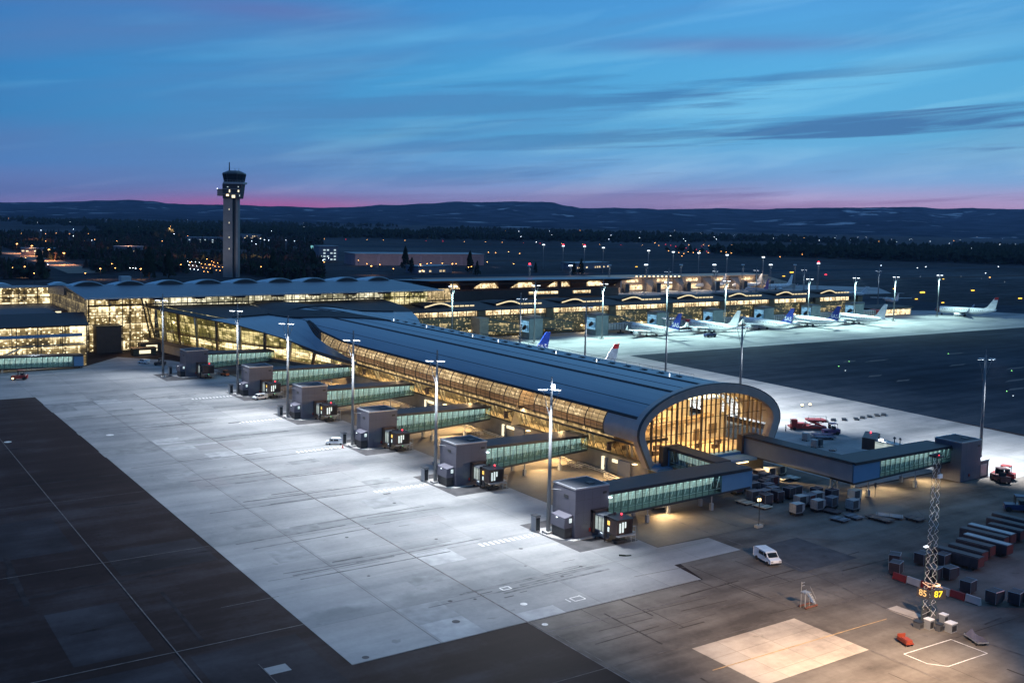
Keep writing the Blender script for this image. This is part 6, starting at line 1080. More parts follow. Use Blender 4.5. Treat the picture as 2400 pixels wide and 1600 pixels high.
for x, y, rz, d in ((139.4, 140.6, 4, 'dark red container alone beneath the left of the blue panel'), (141.6, 139.4, 3, 'white container with a red end beneath the blue panel'), (126.5, 137.8, 70, 'brown-lit container resting under the frontmost walkway')): uld((x, y), rad(rz), d, 'r' if 'white' not in d else 'w')
# lamp post
lp = thing('lamp_post', (133.9, 119.9, 0), 'thin lamp post with concrete foot before the container crowd', 'lamp post'); X0, Y0 = 133.9, 119.9
MB().tube((X0, Y0, 0), (X0, Y0, 5.3), .07).build('post', M['dark'], lp); MB().box(X0 - .7, Y0 - .4, 0, X0 + .7, Y0 + .4, .45).build('foot', M['concrete2'], lp); MB().box(X0 - .9, Y0 - .25, 5.2, X0 + .25, Y0 + .25, 5.4).build('head', M['dark'], lp); MB().box(X0 - .2, Y0 + .1, 4.5, X0 + .45, Y0 + .35, 4.95).build('lit_box', GL['warm'], lp)
spot(lp, (X0 + .2, Y0 + .5, 4.6), (X0 + 6, Y0 + 6, 0), 500, (1, .75, .45), 120, .9)
# barrier of red and white blocks
for i in range(6):
    y = 90.6 - i * 2.2; x = 131.8 + i * .2
    t = thing('barrier_block', (x, y, 0), '%s block of the low red and white barrier by the lattice mast' % ORD[i], 'barrier', 'red and white barrier blocks')
    m_ = mat('barrier_red', (.20, .012, .012), .6) if i % 2 == 0 else mat('barrier_white', (.40, .38, .37), .7); local(t, 'block', m_, MB().hexa([(-.32, -1.07, 0), (.32, -1.07, 0), (.32, 1.07, 0), (-.32, 1.07, 0)], [(-.14, -1.07, 1.05), (.14, -1.07, 1.05), (.14, 1.07, 1.05), (-.14, 1.07, 1.05)])); local(t, 'foot', M['dark'], MB().box(-.4, -.9, .0, .4, .9, .12))
# closed baggage trailers and dark containers at the lower right
def trailer(x, y, rz, l, label, top=None):
    t = thing('baggage_trailer', (x, y, 0), label, 'trailer', 'dark trailers parked at the right', rz=rad(rz)); w = 1.1
    local(t, 'body', M['crate'], MB().box(-w, -l / 2, .55, w, l / 2, 2.1)); local(t, 'roof', top or M['cdark'], MB().box(-w * .8, -l / 2 - .05, 2.1, w * .4, l / 2 + .05, 2.22)); mb = MB()
    for k in range(int(l / 1.1) + 1): mb.box(-w - .03, -l / 2 + k * 1.1, .6, -w - .005, -l / 2 + k * 1.1 + .06, 2.1).box(w + .005, -l / 2 + k * 1.1, .6, w + .03, -l / 2 + k * 1.1 + .06, 2.1)
    local(t, 'ribs', M['dark'], mb); local(t, 'end_door', M['creddoor'], MB().box(-w + .1, -l / 2 - .04, .7, w - .1, -l / 2 - .005, 2.0))
    for s in (-1, 1):
        for yy in (-l / 3, l / 3): local(t, 'wheel', M['tyre'], MB().tube((s * .8, yy, .28), (s * 1.0, yy, .28), .28, n=8))
tops = [None, None, None, M['steel'], None, M['steel'], None, None, None]
for i, (x, y) in enumerate(((146.0, 90.8), (149.4, 91.8), (152.6, 92.4), (155.8, 92.8), (159.0, 93.2), (162.2, 93.6), (165.6, 94.0), (168.8, 94.4), (172.0, 94.8))): trailer(x + random.uniform(-.3, .3), y + random.uniform(-1.5, 1.5), 6 + random.uniform(-3, 3), random.choice((5.4, 6.4, 7.2)), '%s dark closed trailer in the tight row at the lower right' % ORD[i], tops[i])
for i, (x, y, rz, d) in enumerate(((141.2, 93.4, 8, 'dark container behind the lattice mast, leftmost of its group'), (143.6, 91.4, 5, 'dark container between the lattice mast and the trailer row'), (136.6, 88.2, 10, 'dark container close behind the barrier, left of the mast'), (138.9, 87.2, -5, 'dark container just behind the middle of the barrier'), (136.0, 82.4, 8, 'dark open container right behind the white barrier block'), (135.3, 78.0, 0, 'dark cube-like container at the right end of the barrier'), (137.6, 76.2, 12, 'violet-dark container at the right frame edge'), (139.4, 75.0, 12, 'second violet-dark container beyond the frame-edge one'), (133.9, 92.8, 20, 'dark container at the left end of the barrier'), (137.0, 95.2, 30, 'dark container farthest left behind the curved line'))):
    uld((x, y), rad(rz), d, 'dk' if i % 2 else 'd', 'dark containers behind the barrier', .3); 
# lattice mast with stand numbers
LX, LY, LH = 121.0, 78.6, 22.3
lm = thing('lattice_mast', (LX, LY, 0), 'slender white lattice mast carrying a dark sign with the yellow numbers 85 and 87', 'lattice mast')
mb = MB(); hw = lambda z: .62 - .28 * z / LH
cr = lambda z: [(LX + a * hw(z), LY + b * hw(z), z) for a, b in ((-1, -1), (1, -1), (1, 1), (-1, 1))]
for k in range(4): mb.tube(cr(0)[k], cr(LH)[k], .035, .025, 5)
mb.build('legs', M['tmull'], lm); mb = MB(); z = 1.0; k = 0
while z < LH - .6:
    c0, c1 = cr(z), cr(z + .95)
    for j in range(4):
        a, b = (j, (j + 1) % 4) if k % 2 == 0 else ((j + 1) % 4, j); mb.tube(c0[a], c1[b], .022, n=4)
    z += .95; k += 1
mb.build('diagonals', M['white'], lm)
MB().box(LX - .9, LY - .6, LH - .1, LX + .5, LY + .6, LH + .05).tube((LX - 1.6, LY, LH + .2), (LX + .4, LY, LH + .25), .18).build('top_camera', M['dark'], lm); MB().tube((LX + .3, LY, LH + .05), (LX + .3, LY, LH + .3), .12).build('beacon', GL['red'], lm)
MB().box(LX - .5, LY - .75, 19.5, LX + .3, LY - .5, 20.0).build('floodlight', M['white'], lm)
MB().box(LX - 2.2, LY - .5, 10.6, LX - 1.6, LY - .2, 10.75).build('side_lamp', GL['lampc'], lm)
spot(lm, (LX - 1.0, LY - 3.2, 12), (LX, LY, 18), 1000, (1, .93, .82), 70, .9, .2); spot(lm, (LX + 1.2, LY - 2.2, 5.8), (LX, LY, 8.5), 160, (1, .8, .55), 100, .9, .2)
def sign(px, py, ang, w, txt, mt):
    o = MB().box(-w / 2, -.07, -.62, w / 2, .07, .62).build('number_panel', M['cdark'], lm, org=(0, 0, 0)); o.location = (px - LX, py - LY, 4.1); o.rotation_euler.z = ang
    text_mesh(txt, 1.15, mt, 'stand_number', o, (0, -.085, 0), (math.pi / 2, 0, 0))
sign(LX - .95, LY + .35, rad(-88), 1.7, '85', GL['yd']); sign(LX + .35, LY - .95, rad(-28), 2.1, '87', GL['yellow'])
mb = MB()
for p, q in (((-.9, -.2, 5.1), (.6, -1.1, 5.2)), ((-1, .5, 5.5), (-.6, -.4, 5.0)), ((-.2, -.9, 5.7), (.9, -.9, 5.3)), ((-.9, .2, 5.6), (.9, -1.2, 4.9))): mb.tube((LX + p[0], LY + p[1], p[2]), (LX + q[0], LY + q[1], q[2]), .06, n=4)
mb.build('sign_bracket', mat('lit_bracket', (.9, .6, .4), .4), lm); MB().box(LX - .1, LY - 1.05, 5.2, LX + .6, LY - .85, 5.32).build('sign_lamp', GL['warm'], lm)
for i, (dx, dy, w, d, h, lab, lt) in enumerate(((-1.7, -1.2, .9, .9, 1.25, 'white-lidded grey ballast box at the left of the lattice mast foot', 1), (-1.2, -2.4, .8, .6, .9, 'low dark box in front of the lattice mast foot', 0), (-.1, -3.3, 1.2, 1.0, 1.15, 'white-lidded wide grey box at the right front of the mast foot', 1), (.3, .6, 1.0, .8, 2.0, 'tall grey cabinet inside the lattice mast foot', 0), (-2.6, -.3, .9, 1.0, .8, 'dark grey box farthest left at the mast foot', 0), (.9, -1.6, .8, .8, 1.5, 'grey cabinet with white lid right of the tall cabinet', 1))):
    t = thing('equipment_box', (LX + dx, LY + dy, 0), lab, 'equipment box', 'boxes at the lattice mast foot'); X, Y = LX + dx, LY + dy
    MB().box(X - w / 2, Y - d / 2, 0, X + w / 2, Y + d / 2, h).build('housing', M['steel'] if lt else M['boxr'], t); MB().box(X - w / 2 - .05, Y - d / 2 - .05, h, X + w / 2 + .05, Y + d / 2 + .05, h + .1).build('lid', M['white'] if lt else M['dark'], t); MB().box(X - w / 2 + .1, Y - d / 2 - .02, .2, X + w / 2 - .1, Y - d / 2, h - .2).build('door', M['dark'], t)
# mobile steps in the painted box
st = thing('mobile_steps', (111.2, 90.7, 0), 'small wheeled maintenance steps inside a painted rectangle', 'steps'); mb = MB()
for p, q in (((-.5, .4, 0), (-.5, .4, 3.6)), ((-.5, -.4, 0), (-.5, -.4, 2.8)), ((.3, .4, 0), (.3, .4, 2.2)), ((.3, -.4, 0), (.3, -.4, 2.2)), ((-.5, .4, 3.4), (.1, .4, 3.4)), ((-.5, .4, 3.0), (.1, .4, 3.0)), ((.3, -.4, 2.2), (1.6, -.4, .3)), ((.3, .4, 2.2), (1.6, .4, .3)), ((-.5, -.4, .3), (.3, .4, 2.2)), ((.3, -.4, 3.0), (1.6, -.4, 1.1))): mb.tube((111.2 + p[0], 90.7 + p[1], p[2]), (111.2 + q[0], 90.7 + q[1], q[2]), .04, n=4)
mb.build('frame', M['steel'], st); MB().box(110.6, 90.2, 2.15, 111.6, 91.2, 2.25).build('platform', M['steel'], st); mb = MB()
for k in range(7): mb.box(111.5 + k * .19, 90.3, 2.1 - k * .27, 111.7 + k * .19, 91.1, 2.14 - k * .27)
mb.build('treads', M['white'], st); MB().box(110.5, 90.1, .15, 113.0, 90.3, .32).box(110.5, 91.1, .15, 113.0, 91.3, .32).build('chassis', MATS['rust_brown'] if 'rust_brown' in MATS else mat('rust_brown', (.14, .05, .03), .7), st); 
for x, y in ((110.7, 90.2), (112.8, 90.2), (110.7, 91.2), (112.8, 91.2)): MB().tube((x, y - .05, .14), (x, y + .05, .14), .14, n=8).build('wheel', M['tyre'], st)
oc = cart('service_cart', (112.2, 75.9), rad(-20), 'small orange-red cart on the warm tarmac left of the mast foot', 'cart', mat('rust_red', (.20, .03, .012), .6), 1.1, 2.0, .5); local(oc, 'panel', MATS['rust_red'], MB().box(-.55, .8, .5, .55, .9, 1.1).box(-.55, -1, .5, -.48, .9, .8)); local(oc, 'cargo', MATS['rust_red'], MB().box(-.4, -.9, .5, .4, .3, .85))
gc = cart('tarped_trailer', (120.6, 71.6), rad(-25), 'grey tarpaulin-covered trailer above the white painted polygon', 'trailer', M['steel'], 1.5, 3.0, .55); local(gc, 'tarpaulin', M['tarp'], MB().loft([[(-.75, -1.4, .55), (0, -1.3, 1.2), (.75, -1.4, .55)], [(-.7, 0, .55), (0, .1, .95), (.7, 0, .55)], [(-.75, 1.3, .55), (.1, 1.1, 1.35), (.75, 1.3, .55)]]))
# loaders, tugs and carts on the right apron
hl = thing('cargo_loader', (209, 172.5, 0), 'long red cargo loader with raised platform on the white right-hand apron', 'cargo loader', rz=rad(-33))
local(hl, 'chassis', M['red'], MB().box(-4.6, -1.3, .5, 4.6, 1.3, 1.0)); local(hl, 'platform', M['red'], MB().box(-.2, -1.5, 2.3, 4.4, 1.5, 2.7)); mb = MB()
for p, q in (((.2, -1.2, 1), (4, -1.2, 2.3)), ((4, -1.2, 1), (.2, -1.2, 2.3)), ((.2, 1.2, 1), (4, 1.2, 2.3)), ((4, 1.2, 1), (.2, 1.2, 2.3))): mb.tube(p, q, .12, n=5)
local(hl, 'scissor_lift', M['red'], mb); mb = MB()
for x in (-.2, 1.3, 2.8, 4.3): mb.tube((x, -1.45, 2.7), (x, -1.45, 3.7), .05, n=4)
mb.tube((-.2, -1.45, 3.7), (4.3, -1.45, 3.7), .05, n=4).tube((-1.6, -1.3, 1), (-.2, -1.3, 3.4), .06, n=4); local(hl, 'railing', M['steel'], mb); local(hl, 'cab', M['red'], MB().box(-4.4, -1.3, 1.0, -2.9, 0, 2.7)); local(hl, 'cab_window', M['carglass'], MB().box(-4.43, -1.2, 1.7, -4.4, -.1, 2.5)); local(hl, 'front_deck', M['red'], MB().box(-2.7, -1.1, 1.0, -.6, 1.1, 1.7))
for x in (-3.6, 3.6): 
    for y in (-1.2, 1.2): local(hl, 'wheel', M['tyre'], MB().tube((x, y - .15, .45), (x, y + .15, .45), .45, n=10))
def tug(loc, rz, label, m, name='baggage_tug', s=1.0):
    t = thing(name, (loc[0], loc[1], 0), label, 'tug', rz=rad(rz)); t.scale = (s, s, s)
    local(t, 'body', m, MB().hexa([(-.65, -1.4, .3), (.65, -1.4, .3), (.65, 1.4, .3), (-.65, 1.4, .3)], [(-.65, -1.4, .95), (.65, -1.4, .95), (.6, 1.35, .85), (-.6, 1.35, .85)])); local(t, 'cab_roof', m, MB().box(-.6, -.9, 1.8, .6, .3, 1.9)); mb = MB()
    for x in (-.55, .55):
        for y in (-.85, .25): mb.tube((x, y, .9), (x, y, 1.8), .04, n=4)
    local(t, 'cab_posts', M['dark'], mb); local(t, 'windscreen', M['carglass'], MB().box(-.5, .26, 1.0, .5, .29, 1.75)); local(t, 'seat', M['dark'], MB().box(-.4, -.7, .9, .4, -.2, 1.35))
    for x in (-1, 1):
        for y in (-.9, .95): local(t, 'wheel', M['tyre'], MB().tube((x * .5, y, .32), (x * .72, y, .32), .32, n=10))
    return t
tug((209.5, 165.5), 60, 'violet-dark tug below the red cargo loader on the right apron', M['purple'], s=1.5)
cart('baggage_cart', (204.9, 164.4), rad(60), 'violet low platform wagon in front of the violet tug', 'cart', M['purple'], 2.0, 5.0, .8); cart('baggage_cart', (203.4, 162.4), rad(58), 'dark low platform wagon nearest the walkway on the right apron', 'cart', M['navy'], 2.0, 5.0, .7)
for x, y, rz, l in ((197.8, 163.5, 10, 'grey equipment trolley left of the violet wagons'), (193.6, 157.4, 20, 'small grey box trolley by the solid walkway'), (195.2, 157.4, 5, 'dark upright box trolley by the solid walkway, right of the small grey one')):
    c = cart('equipment_trolley', (x, y), rad(rz), l, 'trolley', M['steel'], 1.2, 1.6, .4); local(c, 'box', M['boxr'] if 'dark' in l else M['steel'], MB().box(-.55, -.7, .4, .55, .7, 1.9))
cart('baggage_cart', (194.9, 153.2), rad(-60), 'empty flat cart with a tow bar lying beside the solid walkway', 'cart', M['steel'], 1.4, 2.4, .4)
tug((183.0, 165.5), 70, 'small red tug half hidden by the ring of the oval front', M['red'])
for i, (x, y) in enumerate(((213.5, 176.9), (217.4, 176.3), (221.7, 177.0), (225.1, 177.2), (228.1, 176.1), (231.6, 174.9), (234.9, 175.4), (238.0, 175.5), (241.4, 175.6), (244.0, 175.4))):
    cart('tow_cart', (x, y), rad(-55 + i % 3 * 5), '%s low dark cart in the line across the white right-hand apron' % ORD[i], 'cart', M['dark'], 1.2, 3.0, .35, 'carts lined up on the right apron')
for i, (x, y) in enumerate(((232.8, 194.2), (235.8, 193.9))):
    t = thing('edge_light', (x, y, 0), '%s small yellowish light standing on the right apron' % ('left', 'right')[i], 'light', 'pair of small lights'); MB().tube((x, y, 0), (x, y, .6), .15).build('post', M['dark'], t); MB().box(x - .25, y - .25, .6, x + .25, y + .25, .95).build('lamp', GL['warm'], t)
for (x, y, rz, m, lb, s) in ((204.6, 117.6, 20, M['red'], 'red tow tractor parked right of the lone right gate block', 1.6), (201.8, 116.6, -30, mat('brown_red', (.14, .05, .04), .5), 'dark brown-red tractor tight against the lone right gate block', 1.6), (183.5, 102.5, 40, M['navy'], 'dark vehicle cut by the right edge below the lone gate block', 1.6)): tug((x, y), rz, lb, m, 'tow_tractor', s)
c = thing('equipment_cabinet', (203.8, 122.5, 0), 'grey cabinet against the right wall of the lone right gate block', 'cabinet'); MB().box(201.0, 120.8, 0, 204.4, 123.6, 3.4).build('housing', M['boxr'], c); MB().box(200.9, 120.7, 3.4, 204.5, 123.7, 3.6).build('lid', M['steel'], c); MB().box(201.4, 120.72, .3, 203.6, 120.79, 2.8).build('door', M['steel'], c)
for (x, y, rz, m, lb, s) in ((52.5, 340.0, 70, M['red'], 'red tug with its headlight on near the left edge', 1.6), (73.0, 366.8 - 8, 40, M['carwhite'], 'small pale tug by the foot of the terminal wing', 1.0), (97.5, 352, 60, M['dark'], 'dark tug left of the farthest gate block', 1.3), (109, 320.6, 20, M['orange'], 'orange tug under the farthest walkway', 1.0), (337, 335, 80, M['navy'], 'dark tug out on the bright apron before the far pier', 1.9), (185, 340, 30, M['navy'], 'dark tug near the far apron lights', 1.3)): tug((x, y), rz, lb, m, 'baggage_tug', s)
t = thing('tug_headlamp', (50.2, 337.6, .8), 'glowing headlamp glare in front of the red tug at the left edge', 'headlamp'); MB().box(50.0, 337.4, .7, 50.5, 337.8, 1.1).build('lens', GL['warm'], t)
for x, y, rz, lb in ((94.0, 358.5, 30, 'small white car below the dark hall corner'), (103.8, 275.9, 100, 'small white car tucked under the fifth boarding bridge'), (98.0, 213.4, 60, 'dark car beside the third mast foot')):
    v_ = van((x, y), rad(rz), lb); v_.name = 'car'; v_['category'] = 'car'; v_.scale = (.9, .82, .78)
c = thing('service_stairs', (103.5, 163.5, 0), 'pale mobile boarding stairs beyond the second gate block', 'boarding stairs'); 
MB().hexa([(106.6, 181.6, .2), (107.8, 181.6, .2), (111.5, 185.2, 2.9), (110.3, 185.2, 2.9)], [(106.6, 181.6, .9), (107.8, 181.6, .9), (111.5, 185.2, 3.6), (110.3, 185.2, 3.6)]).build('flight', M['steel'], c); MB().box(110.0, 185.0, 2.9, 111.8, 186.8, 3.1).box(107.6, 183, .25, 111.2, 186.4, .7).build('chassis', M['steel'], c)
# curved bollard rails and kerb island by the pier wall
for i, (x, y) in enumerate(((134.0, 160), (134, 172), (133.8, 210), (134, 197), (134, 235), (134, 247))):
    t = thing('guard_rail', (x, y, 0), '%s pale looped guard rail at the foot of the pier wall' % NTH[i], 'guard rail', 'guard rails along the pier wall'); mb = MB()
    pts = [(x + 1.2 * math.cos(a) - 1, y + 2.2 * math.sin(a) - 2, .7) for a in [1.2 + k * .5 for k in range(8)]] + [(x + .2, y + 3 + k * 2, .7) for k in range(0, 5)]
    for a, b in zip(pts, pts[1:]): mb.tube(a, b, .07, n=4).tube((a[0], a[1], .35), (b[0], b[1], .35), .05, n=4).tube((a[0], a[1], 0), a, .05, n=4)
    mb.build('rail', M['column'], t)
t = thing('guard_rail', (160, 147, 0), 'curved pale double rail before the goods entrance under the oval front', 'guard rail'); mb = MB(); pts = [(160 + 6.5 * math.cos(a), 146.0 + 2.6 * math.sin(a), .9) for a in [-.2 + k * .2 for k in range(10)]]
for a, b in zip(pts, pts[1:]): mb.tube(a, b, .09, n=4).tube((a[0], a[1], .45), (b[0], b[1], .45), .07, n=4).tube((a[0], a[1], 0), a, .07, n=4)
mb.build('rail', M['column'], t)
t = thing('marker_post', (165.0, 147.5, 0), 'thin pale pole beside the curved rail', 'pole'); MB().tube((165, 147.5, 0), (165, 147.5, 3.6), .09).build('pole', M['column'], t); MB().box(164.8, 147.3, 0, 165.2, 147.7, .5).build('foot', M['concrete2'], t)
t = thing('traffic_signal', (168.6, 122.2, 0), 'small dark signal post right of the walkway leg', 'signal'); MB().tube((168.6, 122.2, 0), (168.6, 122.2, 2.6), .05).build('post', M['dark'], t); MB().box(168.4, 122.1, 2.0, 168.8, 122.3, 2.8).build('head', M['dark'], t)
t = thing('bush_debris', (103.6, 119.6, 0), 'small dark hose coupling lying on the pale apron', 'hose'); MB().tube((103.2, 120.4, .15), (104.0, 119.8, .12), .14).tube((104.0, 119.8, .12), (104.9, 119.5, .08), .1).build('hose', M['leaf'], t); t.name = 'fuel_hose'
t = thing('traffic_cone', (97.9, 209.3, 0), 'small dark traffic cone near the third crossing', 'traffic cone'); MB().tube((97.9, 209.3, .05), (97.9, 209.3, .8), .22, .05, 8).box(97.6, 209.0, 0, 98.2, 209.6, .06).build('cone', M['red'], t)
# person beside the ring on the right apron
def person(loc, rz, label, top, leg):
    x, y = loc; sk = [((0, 0, .92), .13), ((0, 0, 1.15), .14), ((0, 0, 1.40), .15), ((0, 0, 1.52), .06), ((0, .02, 1.66), .105), ((.1, 0, .85), .09), ((.12, .05, .48), .065), ((.12, .0, .06), .05), ((-.1, 0, .85), .09), ((-.12, -.08, .48), .065), ((-.13, -.12, .06), .05), ((.2, 0, 1.40), .06), ((.26, .02, 1.12), .045), ((.26, .12, .88), .035), ((-.2, 0, 1.40), .06), ((-.26, -.02, 1.12), .045), ((-.26, .04, .86), .035), ((.12, .14, .04), .045), ((-.13, .02, .04), .045)]
    ed = [(0, 1), (1, 2), (2, 3), (3, 4), (0, 5), (5, 6), (6, 7), (0, 8), (8, 9), (9, 10), (2, 11), (11, 12), (12, 13), (2, 14), (14, 15), (15, 16), (7, 17), (10, 18)]
    me = bpy.data.meshes.new('person'); me.from_pydata([p for p, r in sk], ed, []); o = bpy.data.objects.new('person', me); COL.objects.link(o)
    md = o.modifiers.new('skin', 'SKIN'); sub = o.modifiers.new('sub', 'SUBSURF'); sub.levels = 1; sub.render_levels = 1
    for v, (p, r) in zip(me.skin_vertices[0].data, sk): v.radius = (r, r * .85)
    me.skin_vertices[0].data[0].use_root = True; me.materials.append(mat('dark_trousers', (.02, .03, .05), .8)); o.location = (x, y, 0); o.rotation_euler.z = rz; tag(o, label, 'person')
    j = MB().loft([[(rx * math.cos(a), ry * math.sin(a), z) for a in [k * .785 for k in range(8)]] for z, rx, ry in ((.88, .19, .15), (1.15, .20, .16), (1.40, .22, .16), (1.50, .10, .09))]).build('jacket', top); j.parent = o
    hd = MB().loft([[(rr * math.cos(a), .02 + rr * math.sin(a), z) for a in [k * .785 for k in range(8)]] for z, rr in ((1.66, .112), (1.74, .105), (1.80, .05))]).build('hair', M['dark']); hd.parent = o
person((201.8, 173.2), .6, 'person in a pale jacket and dark trousers standing between the ring and the red loader', mat('pale_jacket', (.55, .6, .5), .7), None)
# people behind the glass of the oval front
person((153.0, 155.2), .3, 'dark-clothed person standing left behind the oval front glass', M['dark'], None); person((154.6, 155.8), 1.3, 'dark-clothed person standing right behind the oval front glass', M['brownp'], None)
for o in COL.objects:
    if o.name.startswith('person') and 'behind the oval' in o.get('label', ''): o.location.z = 4.1
# ================================================================== AIRFIELD LIGHTS, STREET LAMPS, SIGNS, TREES
def tiny(px, py, m, s, name, label, cat, group, post=1.0, z=None):
    X, Y = G(px, py, post); t = thing(name, (X, Y, 0), label, cat, group)
    MB().box(X - s, Y - s * .3, post - s * .22, X + s, Y + s * .3, post + s * .22).build('panel' if 'sign' in name else 'lamp', m, t)
    MB().box(X - .12, Y - .1, 0, X + .12, Y + .1, post - s * .5 if post - s * .5 > 0.05 else .06).build('post', M['dark'], t)
for i, (px, py, s) in enumerate(((2162, 685, 2.2), (2147.6, 700.6, 1.1), (2209.7, 709, 1.1), (2280, 680.5, 1.6), (2391, 699, 1.6), (1855.6, 638, 2.2), (1837, 647, 1.4), (2096, 676.5, 1.2), (1935.5, 643.5, 1.2), (2211, 653.7, 1.0), (1491.8, 625, 1.3))): tiny(px, py, GL['taxi'] if i not in (8,) else GL['red'], s, 'taxiway_sign', '%s glowing amber sign on the dark airfield' % ORD[[5 + k for k in range(6)][0] if False else sorted(range(11), key=lambda q: (2162, 2147.6, 2209.7, 2280, 2391, 1855.6, 1837, 2096, 1935.5, 2211, 1491.8)[q]).index(i)], 'taxiway sign', 'amber taxiway signs', 1.0)
for i, (px, py) in enumerate(((1990, 846.7), (1965.8, 858), (2222.7, 828.3), (2371.4, 868), (2359.4, 916.3))): tiny(px, py, GL['tgreen'], .16, 'taxiway_light', '%s green taxiway light on the dark infield' % ORD[(1, 0, 2, 4, 3)[i]], 'taxiway light', 'green taxiway lights', .4)
for i, (px, py) in enumerate(((1981.4, 868), (2374.5, 927), (2355, 660.5), (2252, 648), (2300, 652.6), (2157, 648))): tiny(px, py, GL['lampc'], .2, 'taxiway_light', 'small white light scattered on the dark airfield', 'taxiway light', 'white airfield lights', .5)
LAMPS = [(736, 598)]
def lamp(px, py, m, s=.55, h=7, grp='street lamps', lb='small street lamp glowing among the distant woods and roads'):
    LAMPS.append((px, py)); X, Y = G(px, py, h); t = thing('street_lamp', (X, Y, 0), lb, 'street lamp', grp)
    s *= .62; MB().tube((X, Y, 0), (X, Y, h), .12, n=4).build('post', M['dark'], t); MB().box(X - s, Y - .35, h - s * .5, X + s, Y + .35, h + s * .5).build('lamp', m, t)
for px, py in ((50, 547), (107, 548), (132, 546), (163, 547), (207, 548), (222, 561), (197, 565), (248, 547), (288, 549), (274, 565), (107, 565), (60, 604), (53, 608), (29, 627), (57, 625), (80, 640), (200, 640), (262, 618), (270, 628), (424, 620), (445, 615), (485, 607), (492, 620), (380, 565), (440, 553), (612, 625), (760, 614), (620, 612), (860, 618), (890, 620), (840, 610), (965, 620), (990, 634), (1010, 616), (1001, 618), (1037, 617), (1069, 618), (1098, 626), (1105, 625), (922, 630), (996, 606), (1145, 591), (1162, 592), (1192, 590), (1218, 594), (1204, 618), (1142, 614), (1880, 596), (1828, 602), (1845, 590), (1780, 585), (2086, 598), (2320, 650), (1690, 584), (1640, 588), (1660, 592), (1598, 600)): lamp(px, py, GL['sodium'], .5 if py < 600 else .4, grp='orange street lamps', lb='small orange street lamp glowing among the dark woods and roads behind the terminal')
for px, py in ((112, 620), (305, 628), (312, 628), (318, 629), (172, 553), (215, 563), (470, 548), (500, 548), (569, 551), (497, 556), (425, 550), (445, 560), (560, 560), (590, 565), (610, 560), (600, 572), (670, 563), (690, 565), (620, 562), (630, 563), (757, 610), (770, 605), (1155, 555), (700, 530), (710, 522), (50, 500), (75, 499), (1230, 535), (1350, 541), (1250, 537), (1880, 545), (1800, 545), (1740, 550), (1960, 552), (2010, 556), (2090, 560), (2180, 565), (2250, 562), (2290, 556), (2350, 560), (2380, 572), (1500, 543), (1420, 540), (2310, 640), (2340, 625), (2170, 625), (2065, 622), (2150, 628), (1620, 548), (1690, 546), (1580, 540), (410, 508), (420, 515), (440, 516), (455, 520), (465, 516), (640, 515), (250, 515), (460, 508), (1720, 553), (1905, 556), (2225, 570), (2330, 571)): lamp(px, py, GL['swhite'], .5 if py < 600 else .35, h=6 if py > 545 else 4, grp='white street lamps', lb='small white street lamp far out on the dark plain')
for px, py in ((760 + k * 46 + (k * 37 % 11), 560 + k * .9) for k in range(34)): lamp(px, py, GL['sodium'] if int(px) % 3 else GL['red'], .42, grp='runway edge lights', lb='tiny orange or red light in the long row beyond the runways', h=3)
for k in range(30):
    px = 440 + (k * 61 % 90); py = 612 + (k * 29 % 26); lamp(px, py, GL['sodium'] if k % 3 else GL['swhite'], .3, grp='car park lamps', lb='tiny lamp in the glittering car park left of the tower foot', h=4)
for k in range(36):
    px = 1560 + (k * 53 % 200) ; py = 573 + (k * 17 % 22); lamp(px, py, GL['sodium'] if k % 4 else GL['red'], .5, grp='depot lamps', lb='tiny lamp in the orange glittering depot beyond the far masts', h=5)
for k in range(58):
    px = 1180 + (k * 211 % 1230) if k % 4 else 20 + (k * 97 % 700); py = 484.6 + .0213 * px + 27 + (k * 37 % 30) * (1 if k % 3 else .4); lamp(px, py, GL['swhite'] if k % 5 else GL['sodium'], .55, grp='village lights', lb='tiny village light far off at the foot of the hills', h=14)
for px, py in ((300, 598), (455, 622), (600, 622), (180, 585), (520, 565), (400, 560), (660, 590), (90, 575)):
    X, Y = G(px, py); spot(None, (X, Y, 22), (X, Y, 0), 60000, (1, .46, .24), 165, .8, .5, 'assumed_woods_light')  # assumed sodium spots give the woods their orange glow; no lamps built here
# road at the left, lit orange, with lamps that light it
mb = MB(); rp_ = [G(px, py) for px, py in ((10, 590), (60, 598), (110, 611), (150, 622), (200, 640))]
for a, b in zip(rp_, rp_[1:]): line(mb, a, b, 26, .05)
struct('highway', mb, M['road'])
for k, (px, py) in enumerate(((40, 594), (75, 600), (115, 611), (150, 621))):
    X, Y = G(px, py); t = thing('street_lamp', (X, Y, 0), '%s of the bright orange lamps right over the motorway at the left' % ORD[k], 'street lamp', 'motorway lamps'); MB().tube((X, Y, 0), (X, Y, 11), .15, n=5).build('post', M['dark'], t); MB().box(X - .8, Y - .3, 10.7, X + .8, Y + .3, 11.1).build('lamp', GL['sodium'], t); spot(t, (X, Y, 10.6), (X, Y, 0), 110000, (1, .40, .15), 160, .8, .4)
for px, py in ((60, 650), (235, 655), (330, 655), (985, 640), (1060, 638), (870, 645), (1360, 640)):
    X, Y = G(px, py); t = thing('street_lamp', (X, Y, 0), 'orange street lamp lighting the ground just behind the terminal roof', 'street lamp', 'lamps behind the terminal roof'); MB().tube((X, Y, 0), (X, Y, 8), .12, n=4).build('post', M['dark'], t); MB().box(X - .5, Y - .3, 7.8, X + .5, Y + .3, 8.1).build('lamp', GL['sodium'], t); spot(t, (X, Y, 7.7), (X, Y, 0), 15000, (1, .45, .18), 165, .8, .4)
tl = 0
